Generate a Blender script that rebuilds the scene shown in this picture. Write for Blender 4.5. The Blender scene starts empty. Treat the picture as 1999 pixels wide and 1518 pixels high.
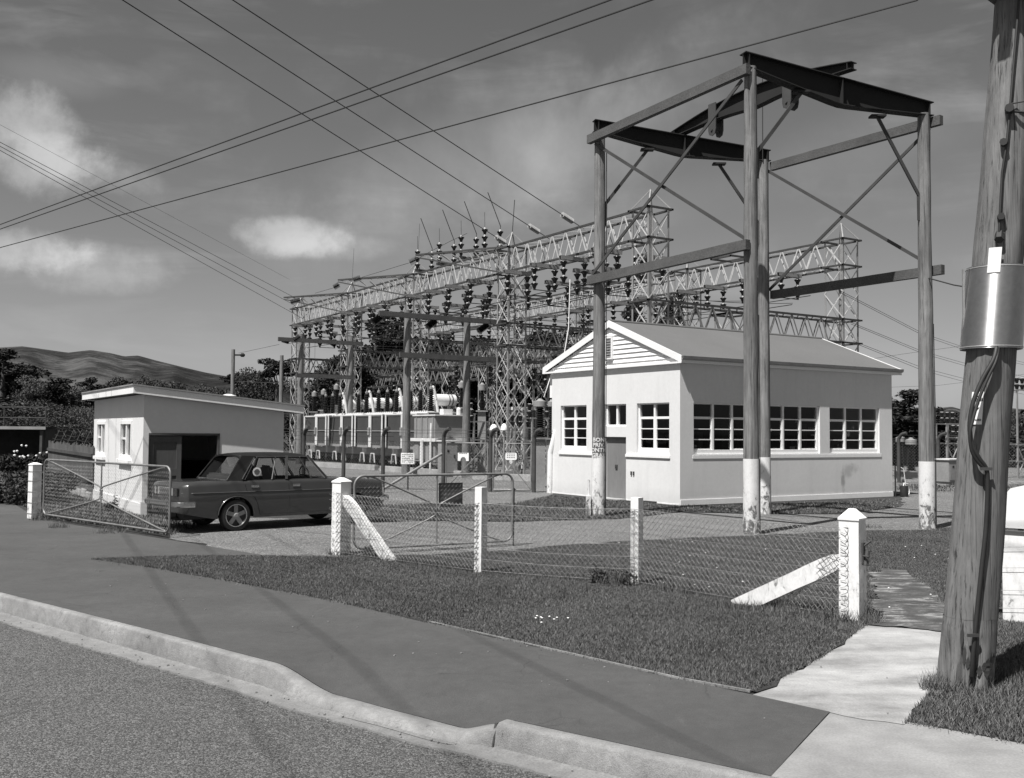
import bpy, bmesh, math, random
import numpy as np
from mathutils import Vector, Matrix
from mathutils import noise as mnoise
random.seed(7); rng = np.random.default_rng(7)
S = bpy.context.scene
COL = S.collection
R = math.radians
TH = R(32.2)                       # the yard's own grid is turned 32.2 degrees
CT, ST = math.cos(TH), math.sin(TH)
def W(a, b, z=0.0): return Vector((a*CT - b*ST, a*ST + b*CT, z))
def GR(x, y): return (x*CT + y*ST, -x*ST + y*CT)
SUN_EL, SUN_AZ = 62.0, 39.0        # light travels towards azimuth 37 (from +Y to +X)

# ------------------------------------------------------------------ materials
def nt(name):
    m = bpy.data.materials.new(name); m.use_nodes = True
    t = m.node_tree; b = t.nodes['Principled BSDF']
    return m, t, b
def N(t, kind, **kw):
    n = t.nodes.new(kind)
    for k, v in kw.items():
        if hasattr(n, k) and k not in n.inputs: setattr(n, k, v)
        else: n.inputs[k].default_value = v
    return n
def g3(v): return (v, v, v, 1)
def ramp(t, src, pts):
    r = t.nodes.new('ShaderNodeValToRGB')
    e = r.color_ramp.elements
    e[0].position, e[0].color = pts[0][0], g3(pts[0][1])
    e[1].position, e[1].color = pts[-1][0], g3(pts[-1][1])
    for p, c in pts[1:-1]:
        x = e.new(p); x.color = g3(c)
    t.links.new(src, r.inputs[0]); return r
def mul(t, a, b, op='MULTIPLY', clamp=False):
    n = t.nodes.new('ShaderNodeMath'); n.operation = op; n.use_clamp = clamp
    for i, s in enumerate((a, b)):
        if isinstance(s, (int, float)): n.inputs[i].default_value = s
        else: t.links.new(s, n.inputs[i])
    return n.outputs[0]
def coords(t, scale=(1, 1, 1)):
    c = t.nodes.new('ShaderNodeTexCoord'); mp = t.nodes.new('ShaderNodeMapping')
    mp.inputs['Scale'].default_value = scale
    t.links.new(c.outputs['Object'], mp.inputs[0]); return mp.outputs[0]
def noise(t, vec, scale, detail=6, rough=.6, dist=0):
    n = t.nodes.new('ShaderNodeTexNoise')
    n.inputs['Scale'].default_value = scale; n.inputs['Detail'].default_value = detail
    n.inputs['Roughness'].default_value = rough; n.inputs['Distortion'].default_value = dist
    t.links.new(vec, n.inputs['Vector']); return n.outputs['Fac']
def bump(t, b, h, strength=.3, dist=.01):
    n = t.nodes.new('ShaderNodeBump'); n.inputs['Strength'].default_value = strength
    n.inputs['Distance'].default_value = dist
    t.links.new(h, n.inputs['Height']); t.links.new(n.outputs[0], b.inputs['Normal'])
def mat(name, base, rough=.8, metal=0, layers=((3, .15), (40, .1)), bmp=None, stretch=(1, 1, 1), spec=None):
    """grey material: base value modulated by noise layers (scale, amplitude); bmp = (scale, strength, distance)"""
    m, t, b = nt(name)
    vec = coords(t, stretch)
    v = None
    for sc, am in layers:
        n = noise(t, vec, sc)
        n = mul(t, mul(t, n, .5, 'SUBTRACT'), 2*am*2)
        n = mul(t, n, 1.0, 'ADD')
        v = n if v is None else mul(t, v, n)
    if v is None: b.inputs['Base Color'].default_value = g3(base)
    else: t.links.new(mul(t, v, base), b.inputs['Base Color'])
    b.inputs['Roughness'].default_value = rough; b.inputs['Metallic'].default_value = metal
    if spec is not None: b.inputs['Specular IOR Level'].default_value = spec
    if bmp:
        bump(t, b, noise(t, vec, bmp[0], 4), bmp[1], bmp[2])
    return m
M = {}
M['galv'] = mat('galvanised_steel', .30, .5, .35, ((1.5, .25), (30, .12)))
M['galv_dark'] = mat('weathered_steel', .065, .6, .3, ((2, .3),))
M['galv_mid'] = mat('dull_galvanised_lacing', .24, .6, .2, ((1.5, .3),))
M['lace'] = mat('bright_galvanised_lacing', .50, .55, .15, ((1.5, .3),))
M['steel_black'] = mat('black_painted_girder', .010, .85, 0, ((3, .3),))
M['porcelain'] = mat('brown_glazed_porcelain', .014, .25, 0, ((5, .2),))
M['cap'] = mat('insulator_cap_metal', .62, .45, .2, ((5, .2),))
M['wire'] = mat('dark_conductor', .03, .6, .3, ())
M['white'] = mat('white_paint', .78, .6, 0, ((2, .05), (18, .06)))
M['white_trim'] = mat('white_trim_paint', .8, .5, 0, ((1.2, .05), (25, .05)))
M['stucco'] = mat('painted_roughcast', .66, .9, 0, ((.7, .05), (9, .04), (70, .07)), (60, .5, .004))
M['roof'] = mat('grey_sheet_roof', .112, .85, 0, ((.5, .08), (15, .08), (140, .2)), (90, .4, .003))
M['door_grey'] = mat('grey_door_paint', .18, .7, 0, ((1, .12), (14, .1)), None, (1, 1, .3))
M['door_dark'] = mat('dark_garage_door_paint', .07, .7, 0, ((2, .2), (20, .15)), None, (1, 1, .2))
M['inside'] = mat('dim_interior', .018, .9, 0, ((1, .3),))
M['inside_pale'] = mat('pale_shelf', .45, .9, 0, ((3, .3),))
M['cross'] = mat('sawn_timber', .075, .9, 0, ((2, .25), (30, .3)), (30, .5, .01), (1, 1, 1))
M['post_grey'] = mat('tarred_fence_post', .05, .8, 0, ((4, .4),))
M['black'] = mat('black_rubber', .018, .6, 0, ((8, .3),))
M['tank'] = mat('grey_tank_paint', .24, .55, 0, ((1.5, .15), (12, .1)))
M['tank_light'] = mat('pale_tank_paint', .62, .45, 0, ((1.5, .12),))
M['radiator'] = mat('dull_radiator_paint', .075, .8, 0, ((1, .15), (20, .12)))
M['concrete'] = mat('old_concrete', .30, .95, 0, ((1.2, .3), (9, .25), (60, .3)), (60, .6, .004))
M['sign_white'] = mat('white_sign_enamel', .80, .35, 0, ((6, .06),))
M['sign_grey'] = mat('grey_sheet_plate', .12, .6, .2, ((4, .2),))
M['sign_black'] = mat('black_lettering', .02, .5, 0, ())
M['tube'] = mat('dull_gate_tube', .22, .5, .4, ((6, .35),))
M['mesh'] = mat('netting_wire', .24, .6, .3, ((10, .4),))
M['fence_wire'] = mat('fence_wire', .22, .6, .3, ((10, .4),))
M['earth'] = mat('dark_earth', .04, 1, 0, ((3, .3),))
M['flower'] = mat('white_petals', .8, .8, 0, ())
def voro_mat(name, cell, lo, hi, rough=.9, big=((.35, .12),), bstr=.7, bdist=.006):
    m, t, b = nt(name); vec = coords(t)
    v = t.nodes.new('ShaderNodeTexVoronoi'); v.inputs['Scale'].default_value = cell
    t.links.new(vec, v.inputs['Vector'])
    s = t.nodes.new('ShaderNodeSeparateColor'); t.links.new(v.outputs['Color'], s.inputs[0])
    col = ramp(t, s.outputs[0], ((0, lo), (.55, lo*.45+hi*.35), (1, hi))).outputs[0]
    out = col
    n = noise(t, vec, cell*.3, 4); out = mul(t, out, mul(t, mul(t, n, 1.1), .45, 'ADD'))
    for sc, am in big:
        out = mul(t, out, mul(t, mul(t, mul(t, noise(t, vec, sc), .5, 'SUBTRACT'), 4*am), 1.0, 'ADD'))
    t.links.new(out, b.inputs['Base Color']); b.inputs['Roughness'].default_value = rough
    h = mul(t, mul(t, v.outputs['Distance'], -1.0), n, 'ADD')
    bump(t, b, h, bstr, bdist); return m
M['chip'] = voro_mat('chip_seal_road', 105, .020, .17, big=((.35, .10), (1.7, .10), (6, .08)), bstr=.9, bdist=.008)
M['asphalt'] = mat('smooth_footpath_asphalt', .058, .95, 0, ((.35, .18), (1.6, .14), (9, .12), (170, .5)), (190, .8, .003))
def concrete_mat(name, dark, light, band):
    m, t, b = nt(name); vec = coords(t); v2 = coords(t, band)
    n1 = noise(t, vec, .8, 8, .65, .4); n2 = noise(t, v2, 2.2, 6, .6); n3 = noise(t, vec, 60, 3)
    f = mul(t, mul(t, n1, .5), mul(t, n2, .5), 'ADD')
    c = ramp(t, f, ((.38, dark), (.52, dark*.4+light*.6), (.62, light))).outputs[0]
    c = mul(t, c, mul(t, mul(t, n3, .7), .65, 'ADD'))
    t.links.new(c, b.inputs['Base Color']); b.inputs['Roughness'].default_value = .92
    bump(t, b, n3, .5, .003); return m
def asphaltmat():
    m = M['asphalt']; t = m.node_tree; b = t.nodes['Principled BSDF']; src = b.inputs['Base Color'].links[0].from_socket
    vec = coords(t); dn = t.nodes.new('ShaderNodeTexNoise'); dn.inputs['Scale'].default_value = 3; dn.inputs['Detail'].default_value = 5; t.links.new(vec, dn.inputs['Vector'])
    ad = t.nodes.new('ShaderNodeMixRGB'); ad.inputs[0].default_value = .22; t.links.new(vec, ad.inputs[1]); t.links.new(dn.outputs['Color'], ad.inputs[2])
    v = t.nodes.new('ShaderNodeTexVoronoi'); v.feature = 'DISTANCE_TO_EDGE'; v.inputs['Scale'].default_value = .9; t.links.new(ad.outputs[0], v.inputs['Vector'])
    msk = ramp(t, noise(t, vec, .55, 4), ((.50, 0), (.60, 1))).outputs[0]
    ln = ramp(t, v.outputs['Distance'], ((0, .45), (.006, 0))).outputs[0]
    sm = ramp(t, noise(t, coords(t, (1.2, .5, 1)), 2.3, 8, .72, .5), ((.62, 0), (.74, .5))).outputs[0]
    f = mul(t, mul(t, 1.0, mul(t, ln, msk), 'SUBTRACT'), mul(t, 1.0, sm, 'ADD'))
    t.links.new(mul(t, src, f), b.inputs['Base Color'])
asphaltmat()
M['path'] = concrete_mat('pale_path_concrete', .13, .38, (.45, 1.1, 1))
M['gravel'] = voro_mat('driveway_gravel', 62, .04, .25, big=((.4, .16), (2.5, .14)), bstr=.6, bdist=.006)
def kerbmat():
    m, t, b = nt('kerb_concrete'); vec = coords(t)
    n1 = noise(t, vec, 1.7, 5); n2 = noise(t, vec, 9, 8, .75, .3); n3 = noise(t, vec, 120, 3); n4 = noise(t, vec, 4.5, 10, .75, 1.2)
    f = mul(t, mul(t, n1, .4), mul(t, mul(t, n2, .35), mul(t, n3, .25), 'ADD'), 'ADD')
    c = ramp(t, f, ((.34, .11), (.5, .21), (.66, .33))).outputs[0]
    cr = ramp(t, mul(t, mul(t, n4, .5, 'SUBTRACT'), 0, 'ABSOLUTE'), ((0, .35), (.012, 1))).outputs[0]
    pit = ramp(t, n2, ((.30, .45), (.38, 1))).outputs[0]
    msk = ramp(t, n1, ((.50, 1), (.6, 0))).outputs[0]
    cr = mul(t, 1.0, mul(t, mul(t, 1.0, cr, 'SUBTRACT'), mul(t, 1.0, msk, 'SUBTRACT')), 'SUBTRACT')
    t.links.new(mul(t, mul(t, c, cr), pit), b.inputs['Base Color']); b.inputs['Roughness'].default_value = .95
    bump(t, b, mul(t, n3, mul(t, n2, 2.0), 'ADD'), .8, .006); return m
M['kerb'] = kerbmat()
def wornmat():
    m, t, b = nt('worn_path_surface'); vec = coords(t); n = noise(t, coords(t, (1, 2.2, 1)), 2.2, 7, .7, .6); f_ = noise(t, vec, 50, 3)
    c = ramp(t, n, ((.40, .04), (.52, .07), (.60, .22))).outputs[0]; t.links.new(mul(t, c, mul(t, mul(t, f_, 1.2), .4, 'ADD')), b.inputs['Base Color']); b.inputs['Roughness'].default_value = .95
    bump(t, b, f_, .6, .006); return m
M['worn'] = wornmat()
M['walk'] = concrete_mat('footpath_concrete', .16, .27, (1, 1, 1))
def wood(name, dark, light, streak=9):
    m, t, b = nt(name)
    vk = coords(t, (34, 34, .45)); nk = noise(t, vk, 1.0, 7, .7, .15); blot = noise(t, coords(t, (1, 1, .5)), 3.2, 6, .7, .8)
    vec = coords(t, (streak*2, streak*2, .8)); v1 = coords(t, (1, 1, .35)); v3 = coords(t, (60, 60, 1.5))
    n1 = noise(t, vec, 1.0, 6, .65, .3); n2 = noise(t, v1, 1.6, 4); n3 = noise(t, v3, 1.0, 3)
    f = mul(t, mul(t, n1, .55), mul(t, n2, .45), 'ADD')
    c = ramp(t, f, ((.32, dark), (.5, (dark+light)/2), (.68, light))).outputs[0]
    cr = mul(t, ramp(t, n3, ((.30, .22), (.44, 1))).outputs[0], ramp(t, nk, ((.34, .12), (.40, 1))).outputs[0])
    cr = mul(t, cr, mul(t, mul(t, mul(t, blot, .5, 'SUBTRACT'), 1.1), 1.0, 'ADD'))
    t.links.new(mul(t, c, cr), b.inputs['Base Color']); b.inputs['Roughness'].default_value = .9
    bump(t, b, mul(t, n1, mul(t, n3, nk, 'ADD'), 'ADD'), .8, .006); return m
M['pole'] = wood('weathered_pole_wood', .065, .27, 14)
M['pole_near'] = wood('grey_power_pole_wood', .085, .21, 18)
M['plank'] = wood('grey_fence_boards', .04, .13, 6)
def peel(name, under, top, thr=.45):
    m, t, b = nt(name); vec = coords(t, (1, 1, .55))
    n = noise(t, vec, 9, 8, .7, .6)
    g = t.nodes.new('ShaderNodeTexCoord'); s = t.nodes.new('ShaderNodeSeparateXYZ'); t.links.new(g.outputs['Object'], s.inputs[0])
    low = mul(t, mul(t, s.outputs[2], -.16), .12, 'ADD')      # more wear near the ground
    f = mul(t, n, low, 'SUBTRACT')
    c = ramp(t, f, ((thr-.06, under), (thr, top*.85), (thr+.12, top))).outputs[0]
    t.links.new(mul(t, c, mul(t, mul(t, noise(t, vec, 45, 3), .3), .85, 'ADD')), b.inputs['Base Color']); b.inputs['Roughness'].default_value = .85
    bump(t, b, n, .4, .01); return m
M['peel'] = peel('peeling_white_paint', .12, .66, .43)
M['peel_post'] = peel('limewashed_post', .22, .74, .36)
def glassmat():
    m, t, b = nt('window_glass')
    t.nodes.remove(b); o = t.nodes['Material Output']
    gl = t.nodes.new('ShaderNodeBsdfGlossy'); gl.inputs['Roughness'].default_value = .02; gl.inputs['Color'].default_value = g3(.9)
    tr = t.nodes.new('ShaderNodeBsdfTransparent'); tr.inputs['Color'].default_value = g3(.6)
    mx = t.nodes.new('ShaderNodeMixShader'); lw = t.nodes.new('ShaderNodeLayerWeight'); lw.inputs[0].default_value = .5
    f5 = mul(t, lw.outputs['Facing'], 4.0, 'POWER'); f = mul(t, mul(t, f5, .5), .025, 'ADD', True)
    t.links.new(f, mx.inputs[0]); t.links.new(tr.outputs[0], mx.inputs[1]); t.links.new(gl.outputs[0], mx.inputs[2])
    t.links.new(mx.outputs[0], o.inputs[0]); return m
M['glass'] = glassmat()
def smudged():
    m = M['stucco'].copy(); m.name = 'smudged_roughcast'; t = m.node_tree; b = t.nodes['Principled BSDF']
    src = b.inputs['Base Color'].links[0].from_socket
    c = t.nodes.new('ShaderNodeTexCoord'); s = t.nodes.new('ShaderNodeSeparateXYZ'); t.links.new(c.outputs['Object'], s.inputs[0])
    n = noise(t, c.outputs['Object'], 3.5, 5); ns = noise(t, coords(t, (3.5, 3.5, .5)), 1.0, 4)
    def bl(x0, z0_, sx_, sz_, d):
        p = mul(t, mul(t, s.outputs[0], x0, 'SUBTRACT'), 1/sx_); q = mul(t, mul(t, s.outputs[2], z0_, 'SUBTRACT'), 1/sz_)
        r = mul(t, mul(t, p, p), mul(t, q, q), 'ADD'); r = mul(t, mul(t, 1.25, r, 'SUBTRACT'), mul(t, mul(t, n, .5, 'SUBTRACT'), 3.0), 'ADD'); return mul(t, mul(t, r, .8, 'MULTIPLY', True), d)
    k = mul(t, mul(t, bl(6.75, .62, .10, .42, .45), bl(7.15, .95, .40, .16, .3), 'MAXIMUM'), bl(6.9, .8, .3, .2, .3), 'MAXIMUM')
    dirt = ramp(t, s.outputs[2], ((0, .14), (.45, 0))).outputs[0]; dirt = mul(t, dirt, mul(t, n, 2.0))
    run = mul(t, ramp(t, ns, ((.5, 0), (.80, .07))).outputs[0], 1.0)
    f = mul(t, 1.0, mul(t, mul(t, k, dirt, 'ADD'), run, 'ADD'), 'SUBTRACT')
    t.links.new(mul(t, src, f), b.inputs['Base Color']); return m
M['stucco2'] = smudged()
def paintmat(name, base, rough, coat):
    m, t, b = nt(name); b.inputs['Base Color'].default_value = g3(base); b.inputs['Roughness'].default_value = rough
    b.inputs['Coat Weight'].default_value = coat; b.inputs['Coat Roughness'].default_value = .06
    vec = coords(t); n = noise(t, vec, 2.5, 5)
    t.links.new(mul(t, mul(t, mul(t, n, .5), .75, 'ADD'), base), b.inputs['Base Color'])
    t.links.new(mul(t, mul(t, n, .25), rough-.1, 'ADD'), b.inputs['Roughness'])
    return m
M['car'] = paintmat('car_paint', .032, .30, 1.0)
M['gutter'] = mat('gutter_concrete', .17, .95, 0, ((.8, .18), (7, .2), (60, .3)), (80, .6, .004), (1, 1, 1))
M['vinyl'] = mat('black_vinyl_roof', .009, .6, 0, ((8, .2),), None, (1, 1, 1), .25)
M['chrome'] = mat('worn_chrome', .6, .22, 1, ((6, .15),))
M['seat'] = mat('grey_seat_vinyl', .12, .6, 0, ((3, .2),))
M['lamp_lens'] = mat('dark_red_lens', .03, .2, 0, ())
def leafmat(name, lo, hi):
    m, t, b = nt(name)
    gi = t.nodes.new('ShaderNodeNewGeometry'); vec = coords(t)
    n = noise(t, vec, .7, 4)
    f = mul(t, mul(t, gi.outputs['Random Per Island'], .6), mul(t, n, .5), 'ADD')
    c = ramp(t, f, ((.15, lo), (.95, hi))).outputs[0]
    t.links.new(c, b.inputs['Base Color']); b.inputs['Roughness'].default_value = .65
    b.inputs['Specular IOR Level'].default_value = .25
    return m
M['leaf_dark'] = leafmat('macrocarpa_foliage', .006, .036)
M['leaf_mid'] = leafmat('broadleaf_foliage', .013, .07)
M['leaf_light'] = leafmat('scrub_foliage', .025, .11)
M['grass'] = leafmat('grass_blades', .036, .175)
M['bark'] = mat('tree_bark', .06, .95, 0, ((3, .3), (20, .3)))
def groundmat():
    m, t, b = nt('mown_ground'); vec = coords(t)
    n1 = noise(t, vec, .25, 5); n2 = noise(t, vec, 5, 6, .7); n3 = noise(t, vec, 60, 3)
    f = mul(t, mul(t, n1, .35), mul(t, mul(t, n2, .35), mul(t, n3, .3), 'ADD'), 'ADD')
    c = ramp(t, f, ((.36, .022), (.5, .047), (.66, .095))).outputs[0]
    t.links.new(c, b.inputs['Base Color']); b.inputs['Roughness'].default_value = 1
    b.inputs['Specular IOR Level'].default_value = .1
    bump(t, b, n3, .8, .03); return m
M['ground'] = groundmat()
def hillmat():
    m, t, b = nt('bush_covered_hill'); vec = coords(t)
    n1 = noise(t, vec, .0022, 8, .65); n2 = noise(t, vec, .018, 7, .7)
    f = mul(t, mul(t, n1, .55), mul(t, n2, .45), 'ADD')
    c = ramp(t, f, ((.42, .016), (.5, .035), (.57, .085))).outputs[0]
    t.links.new(c, b.inputs['Base Color']); b.inputs['Roughness'].default_value = 1; b.inputs['Specular IOR Level'].default_value = .05
    bump(t, b, n2, 1, 14); return m
M['hill'] = hillmat()

# ------------------------------------------------------------------ mesh helper
class MB:
    def __init__(s): s.v = []; s.f = []
    def quad(s, *p):
        k = len(s.v); s.v += [tuple(q) for q in p]; s.f.append(tuple(range(k, k+len(p))))
    def hexa(s, c):                      # 8 corners: bottom loop 0-3 (ccw), top loop 4-7
        k = len(s.v); s.v += [tuple(q) for q in c]
        for f in ((3, 2, 1, 0), (4, 5, 6, 7), (0, 1, 5, 4), (1, 2, 6, 5), (2, 3, 7, 6), (3, 0, 4, 7)):
            s.f.append(tuple(k+i for i in f))
    def box(s, x0, x1, y0, y1, z0, z1):
        x0, x1 = sorted((x0, x1)); y0, y1 = sorted((y0, y1)); z0, z1 = sorted((z0, z1))
        s.hexa(((x0, y0, z0), (x1, y0, z0), (x1, y1, z0), (x0, y1, z0), (x0, y0, z1), (x1, y0, z1), (x1, y1, z1), (x0, y1, z1)))
    def beam(s, p, q, w, h=None, up=(0, 0, 1)):
        h = w if h is None else h
        p, q = Vector(p), Vector(q); d = (q-p).normalized(); u = Vector(up)
        if abs(d.dot(u)) > .98: u = Vector((1, 0, 0))
        sd = d.cross(u).normalized(); u = sd.cross(d)
        a, b = sd*(w/2), u*(h/2)
        s.hexa((p-a-b, p+a-b, q+a-b, q-a-b, p-a+b, p+a+b, q+a+b, q-a+b))
    def tube(s, p, q, r, n=8, r2=None, caps=True):
        s.poly([p, q], r, n, [r, r if r2 is None else r2], caps)
    def poly(s, pts, r, n=6, rs=None, caps=True):
        pts = [Vector(p) for p in pts]; m = len(pts)
        rs = rs or [r]*m; k0 = len(s.v)
        nrm = None
        for i, p in enumerate(pts):
            d = (pts[min(i+1, m-1)]-pts[max(i-1, 0)]).normalized()
            if nrm is None:
                nrm = d.cross(Vector((0, 0, 1)))
                if nrm.length < .05: nrm = d.cross(Vector((1, 0, 0)))
            else:
                nrm = nrm - d*nrm.dot(d)
            nrm = nrm.normalized(); bn = d.cross(nrm)
            for j in range(n):
                t = 2*math.pi*j/n
                s.v.append(tuple(p + (nrm*math.cos(t)+bn*math.sin(t))*rs[i]))
        for i in range(m-1):
            for j in range(n):
                a = k0+i*n+j; b = k0+i*n+(j+1) % n
                s.f.append((a, a+n, b+n, b))
        if caps:
            s.f.append(tuple(k0+j for j in range(n)))
            s.f.append(tuple(k0+(m-1)*n+j for j in reversed(range(n))))
    def lathe(s, c, prof, n=12, axis='z', M4=None):
        """prof: list of (r, h) along the axis"""
        k0 = len(s.v); c = Vector(c)
        for r, h in prof:
            for j in range(n):
                t = 2*math.pi*j/n; x, y = r*math.cos(t), r*math.sin(t)
                p = Vector((x, y, h)) if axis == 'z' else Vector((h, x, y)) if axis == 'x' else Vector((x, h, y))
                if M4 is not None: p = M4 @ p
                s.v.append(tuple(c+p))
        for i in range(len(prof)-1):
            for j in range(n):
                a = k0+i*n+j; b = k0+i*n+(j+1) % n
                s.f.append((a, b, b+n, a+n))
        s.f.append(tuple(k0+j for j in reversed(range(n))))
        s.f.append(tuple(k0+(len(prof)-1)*n+j for j in range(n)))
    def prism(s, poly, y0, y1, axis='y'):
        """poly: 2D outline (u, v); extruded along an axis"""
        def P(u, v, w): return (u, w, v) if axis == 'y' else (w, u, v) if axis == 'x' else (u, v, w)
        n = len(poly); k = len(s.v)
        s.v += [P(u, v, y0) for u, v in poly] + [P(u, v, y1) for u, v in poly]
        s.f.append(tuple(k+i for i in range(n))); s.f.append(tuple(k+n+i for i in reversed(range(n))))
        for i in range(n):
            j = (i+1) % n; s.f.append((k+i, k+n+i, k+n+j, k+j))
    def wall(s, fn, L, H, holes, t, H1=None):
        """panel L x H in (u, z) with rectangular holes (u0,u1,z0,z1), thickness t; fn(u, depth, z) -> point. H1: height at the u=L end"""
        us = sorted({0, L} | {h[0] for h in holes} | {h[1] for h in holes})
        zs = sorted({0, 'T'} | {h[2] for h in holes} | {h[3] for h in holes}, key=lambda q: 1e9 if q == 'T' else q)
        top = lambda u: H if H1 is None else H+(H1-H)*u/L
        zz = lambda u, q: top(u) if q == 'T' else q
        hole = lambda u, z: any(h[0] < u < h[1] and h[2] < z < h[3] for h in holes)
        for i in range(len(us)-1):
            for j in range(len(zs)-1):
                u0, u1 = us[i], us[i+1]; q0, q1 = zs[j], zs[j+1]
                zm = ((q0)+(top(u0) if q1 == 'T' else q1))/2
                if hole((u0+u1)/2, zm): continue
                s.quad(fn(u0, 0, zz(u0, q0)), fn(u1, 0, zz(u1, q0)), fn(u1, 0, zz(u1, q1)), fn(u0, 0, zz(u0, q1)))
                s.quad(fn(u0, t, zz(u0, q1)), fn(u1, t, zz(u1, q1)), fn(u1, t, zz(u1, q0)), fn(u0, t, zz(u0, q0)))
        for a, b, c, d in holes:
            s.quad(fn(a, 0, c), fn(a, 0, d), fn(a, t, d), fn(a, t, c)); s.quad(fn(b, t, c), fn(b, t, d), fn(b, 0, d), fn(b, 0, c))
            s.quad(fn(a, 0, d), fn(b, 0, d), fn(b, t, d), fn(a, t, d))
            if c > 0: s.quad(fn(a, t, c), fn(b, t, c), fn(b, 0, c), fn(a, 0, c))
    def mesh(s, name, m, smooth=None, bevel=None):
        me = bpy.data.meshes.new(name); me.from_pydata(s.v, [], s.f); me.validate()
        bm = bmesh.new(); bm.from_mesh(me)
        bmesh.ops.recalc_face_normals(bm, faces=bm.faces)
        if bevel:
            ed = [e for e in bm.edges if len(e.link_faces) == 2 and e.calc_face_angle(0) > .6]
            bmesh.ops.bevel(bm, geom=ed, offset=bevel, segments=2, affect='EDGES', clamp_overlap=True)
        bm.to_mesh(me); bm.free()
        me.materials.append(m)
        if smooth is not None:
            me.shade_smooth(); me.set_sharp_from_angle(angle=R(smooth))
        return me
def link(o, parent=None):
    COL.objects.link(o)
    if parent is not None: o.parent = parent
    return o
def tag(o, label=None, cat=None, group=None, kind=None):
    for k, v in (('label', label), ('category', cat), ('group', group), ('kind', kind)):
        if v: o[k] = v
    return o
def thing(name, label, cat, loc=(0, 0, 0), rz=0, group=None):
    o = bpy.data.objects.new(name, None); link(o); o.location = loc; o.rotation_euler = (0, 0, rz)
    o.empty_display_size = .2
    return tag(o, label, cat, group)
def part(name, mb, m, parent, smooth=None, bevel=None, label=None):
    o = bpy.data.objects.new(name, mb.mesh(name, m, smooth, bevel) if isinstance(mb, MB) else mb); link(o, parent)
    if label: o['label'] = label
    return o
def solo(name, mb, m, label, cat, loc=(0, 0, 0), rz=0, group=None, smooth=None, bevel=None):
    o = part(name, mb, m, None, smooth, bevel); o.location = loc; o.rotation_euler = (0, 0, rz)
    return tag(o, label, cat, group)
KIDS = {}
def copy_tree(o, parent=None):
    c = o.copy(); COL.objects.link(c); c.parent = parent
    for ch in [x for x in bpy.data.objects if x.parent == o]: copy_tree(ch, c)
    return c
def text_mesh(txt, size, depth=.0, bold=0.0):
    cu = bpy.data.curves.new('lettering', 'FONT'); cu.body = txt; cu.size = size; cu.align_x = 'CENTER'; cu.align_y = 'CENTER'
    cu.extrude = depth; cu.offset = bold; cu.resolution_u = 2
    o = bpy.data.objects.new('lettering', cu); COL.objects.link(o)
    bpy.context.view_layer.update()
    me = bpy.data.meshes.new_from_object(o.evaluated_get(bpy.context.evaluated_depsgraph_get()))
    vs = [v.co.copy() for v in me.vertices]; fs = [tuple(p.vertices) for p in me.polygons]
    bpy.data.objects.remove(o); bpy.data.curves.remove(cu); bpy.data.meshes.remove(me)
    return vs, fs
def add_text(mb, txt, size, fn, depth=.0, bold=0.0, wide=1.0):
    vs, fs = text_mesh(txt, size, depth, bold); k = len(mb.v)
    mb.v += [tuple(fn(v.x*wide, v.y, v.z)) for v in vs]; mb.f += [tuple(k+i for i in f) for f in fs]
ORD = ['first', 'second', 'third', 'fourth', 'fifth', 'sixth', 'seventh', 'eighth', 'ninth', 'tenth', 'eleventh', 'twelfth']

# ------------------------------------------------------------------ camera, sun, sky
cam = bpy.data.cameras.new('Camera'); co = bpy.data.objects.new('Camera', cam); COL.objects.link(co); S.camera = co
cam.sensor_width = 36; cam.lens = 1950/1999*36; cam.clip_end = 20000; cam.clip_start = .05
pitch = math.atan(84/1950); roll = .008
co.matrix_world = Matrix.Translation((0, 0, 2.0)) @ Matrix.Rotation(R(90)+pitch, 4, 'X') @ Matrix.Rotation(roll, 4, 'Z')
S.render.resolution_x = 1024; S.render.resolution_y = 778
S.view_settings.view_transform = 'Standard'; S.view_settings.look = 'None'; S.view_settings.gamma = 1; S.view_settings.exposure = 0.58
sun = bpy.data.lights.new('Sun', 'SUN'); so = bpy.data.objects.new('Sun', sun); COL.objects.link(so)
sun.energy = 5.0; sun.angle = R(.5); sun.color = (1.0, .985, .965)
az, el = R(SUN_AZ), R(SUN_EL)
sd = Vector((math.sin(az)*math.cos(el), math.cos(az)*math.cos(el), -math.sin(el)))
so.rotation_euler = sd.to_track_quat('-Z', 'Y').to_euler()
w = bpy.data.worlds.new('World'); S.world = w; w.use_nodes = True; t = w.node_tree
bg = t.nodes['Background']; bg.inputs['Strength'].default_value = .055
sky = t.nodes.new('ShaderNodeTexSky'); sky.sky_type = 'NISHITA'; sky.sun_disc = False
sky.sun_elevation = el; sky.sun_rotation = az+math.pi
sep = t.nodes.new('ShaderNodeSeparateColor'); t.links.new(sky.outputs[0], sep.inputs[0])
# panchromatic film behind a yellow filter: mostly red and green light
lum = mul(t, mul(t, sep.outputs[0], .62), mul(t, sep.outputs[1], .30), 'ADD')
lum = mul(t, lum, 1.12)
tc = t.nodes.new('ShaderNodeTexCoord'); nv = t.nodes.new('ShaderNodeVectorMath'); nv.operation = 'NORMALIZE'
t.links.new(tc.outputs['Generated'], nv.inputs[0])
sx = t.nodes.new('ShaderNodeSeparateXYZ'); t.links.new(nv.outputs[0], sx.inputs[0])
azn = mul(t, sx.outputs[0], sx.outputs[1], 'ARCTAN2'); eln = t.nodes.new('ShaderNodeMath'); eln.operation = 'ARCSINE'
t.links.new(sx.outputs[2], eln.inputs[0]); eln = eln.outputs[0]
cx = t.nodes.new('ShaderNodeCombineXYZ'); t.links.new(azn, cx.inputs[0]); t.links.new(eln, cx.inputs[1]); cv = cx.outputs[0]
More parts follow.
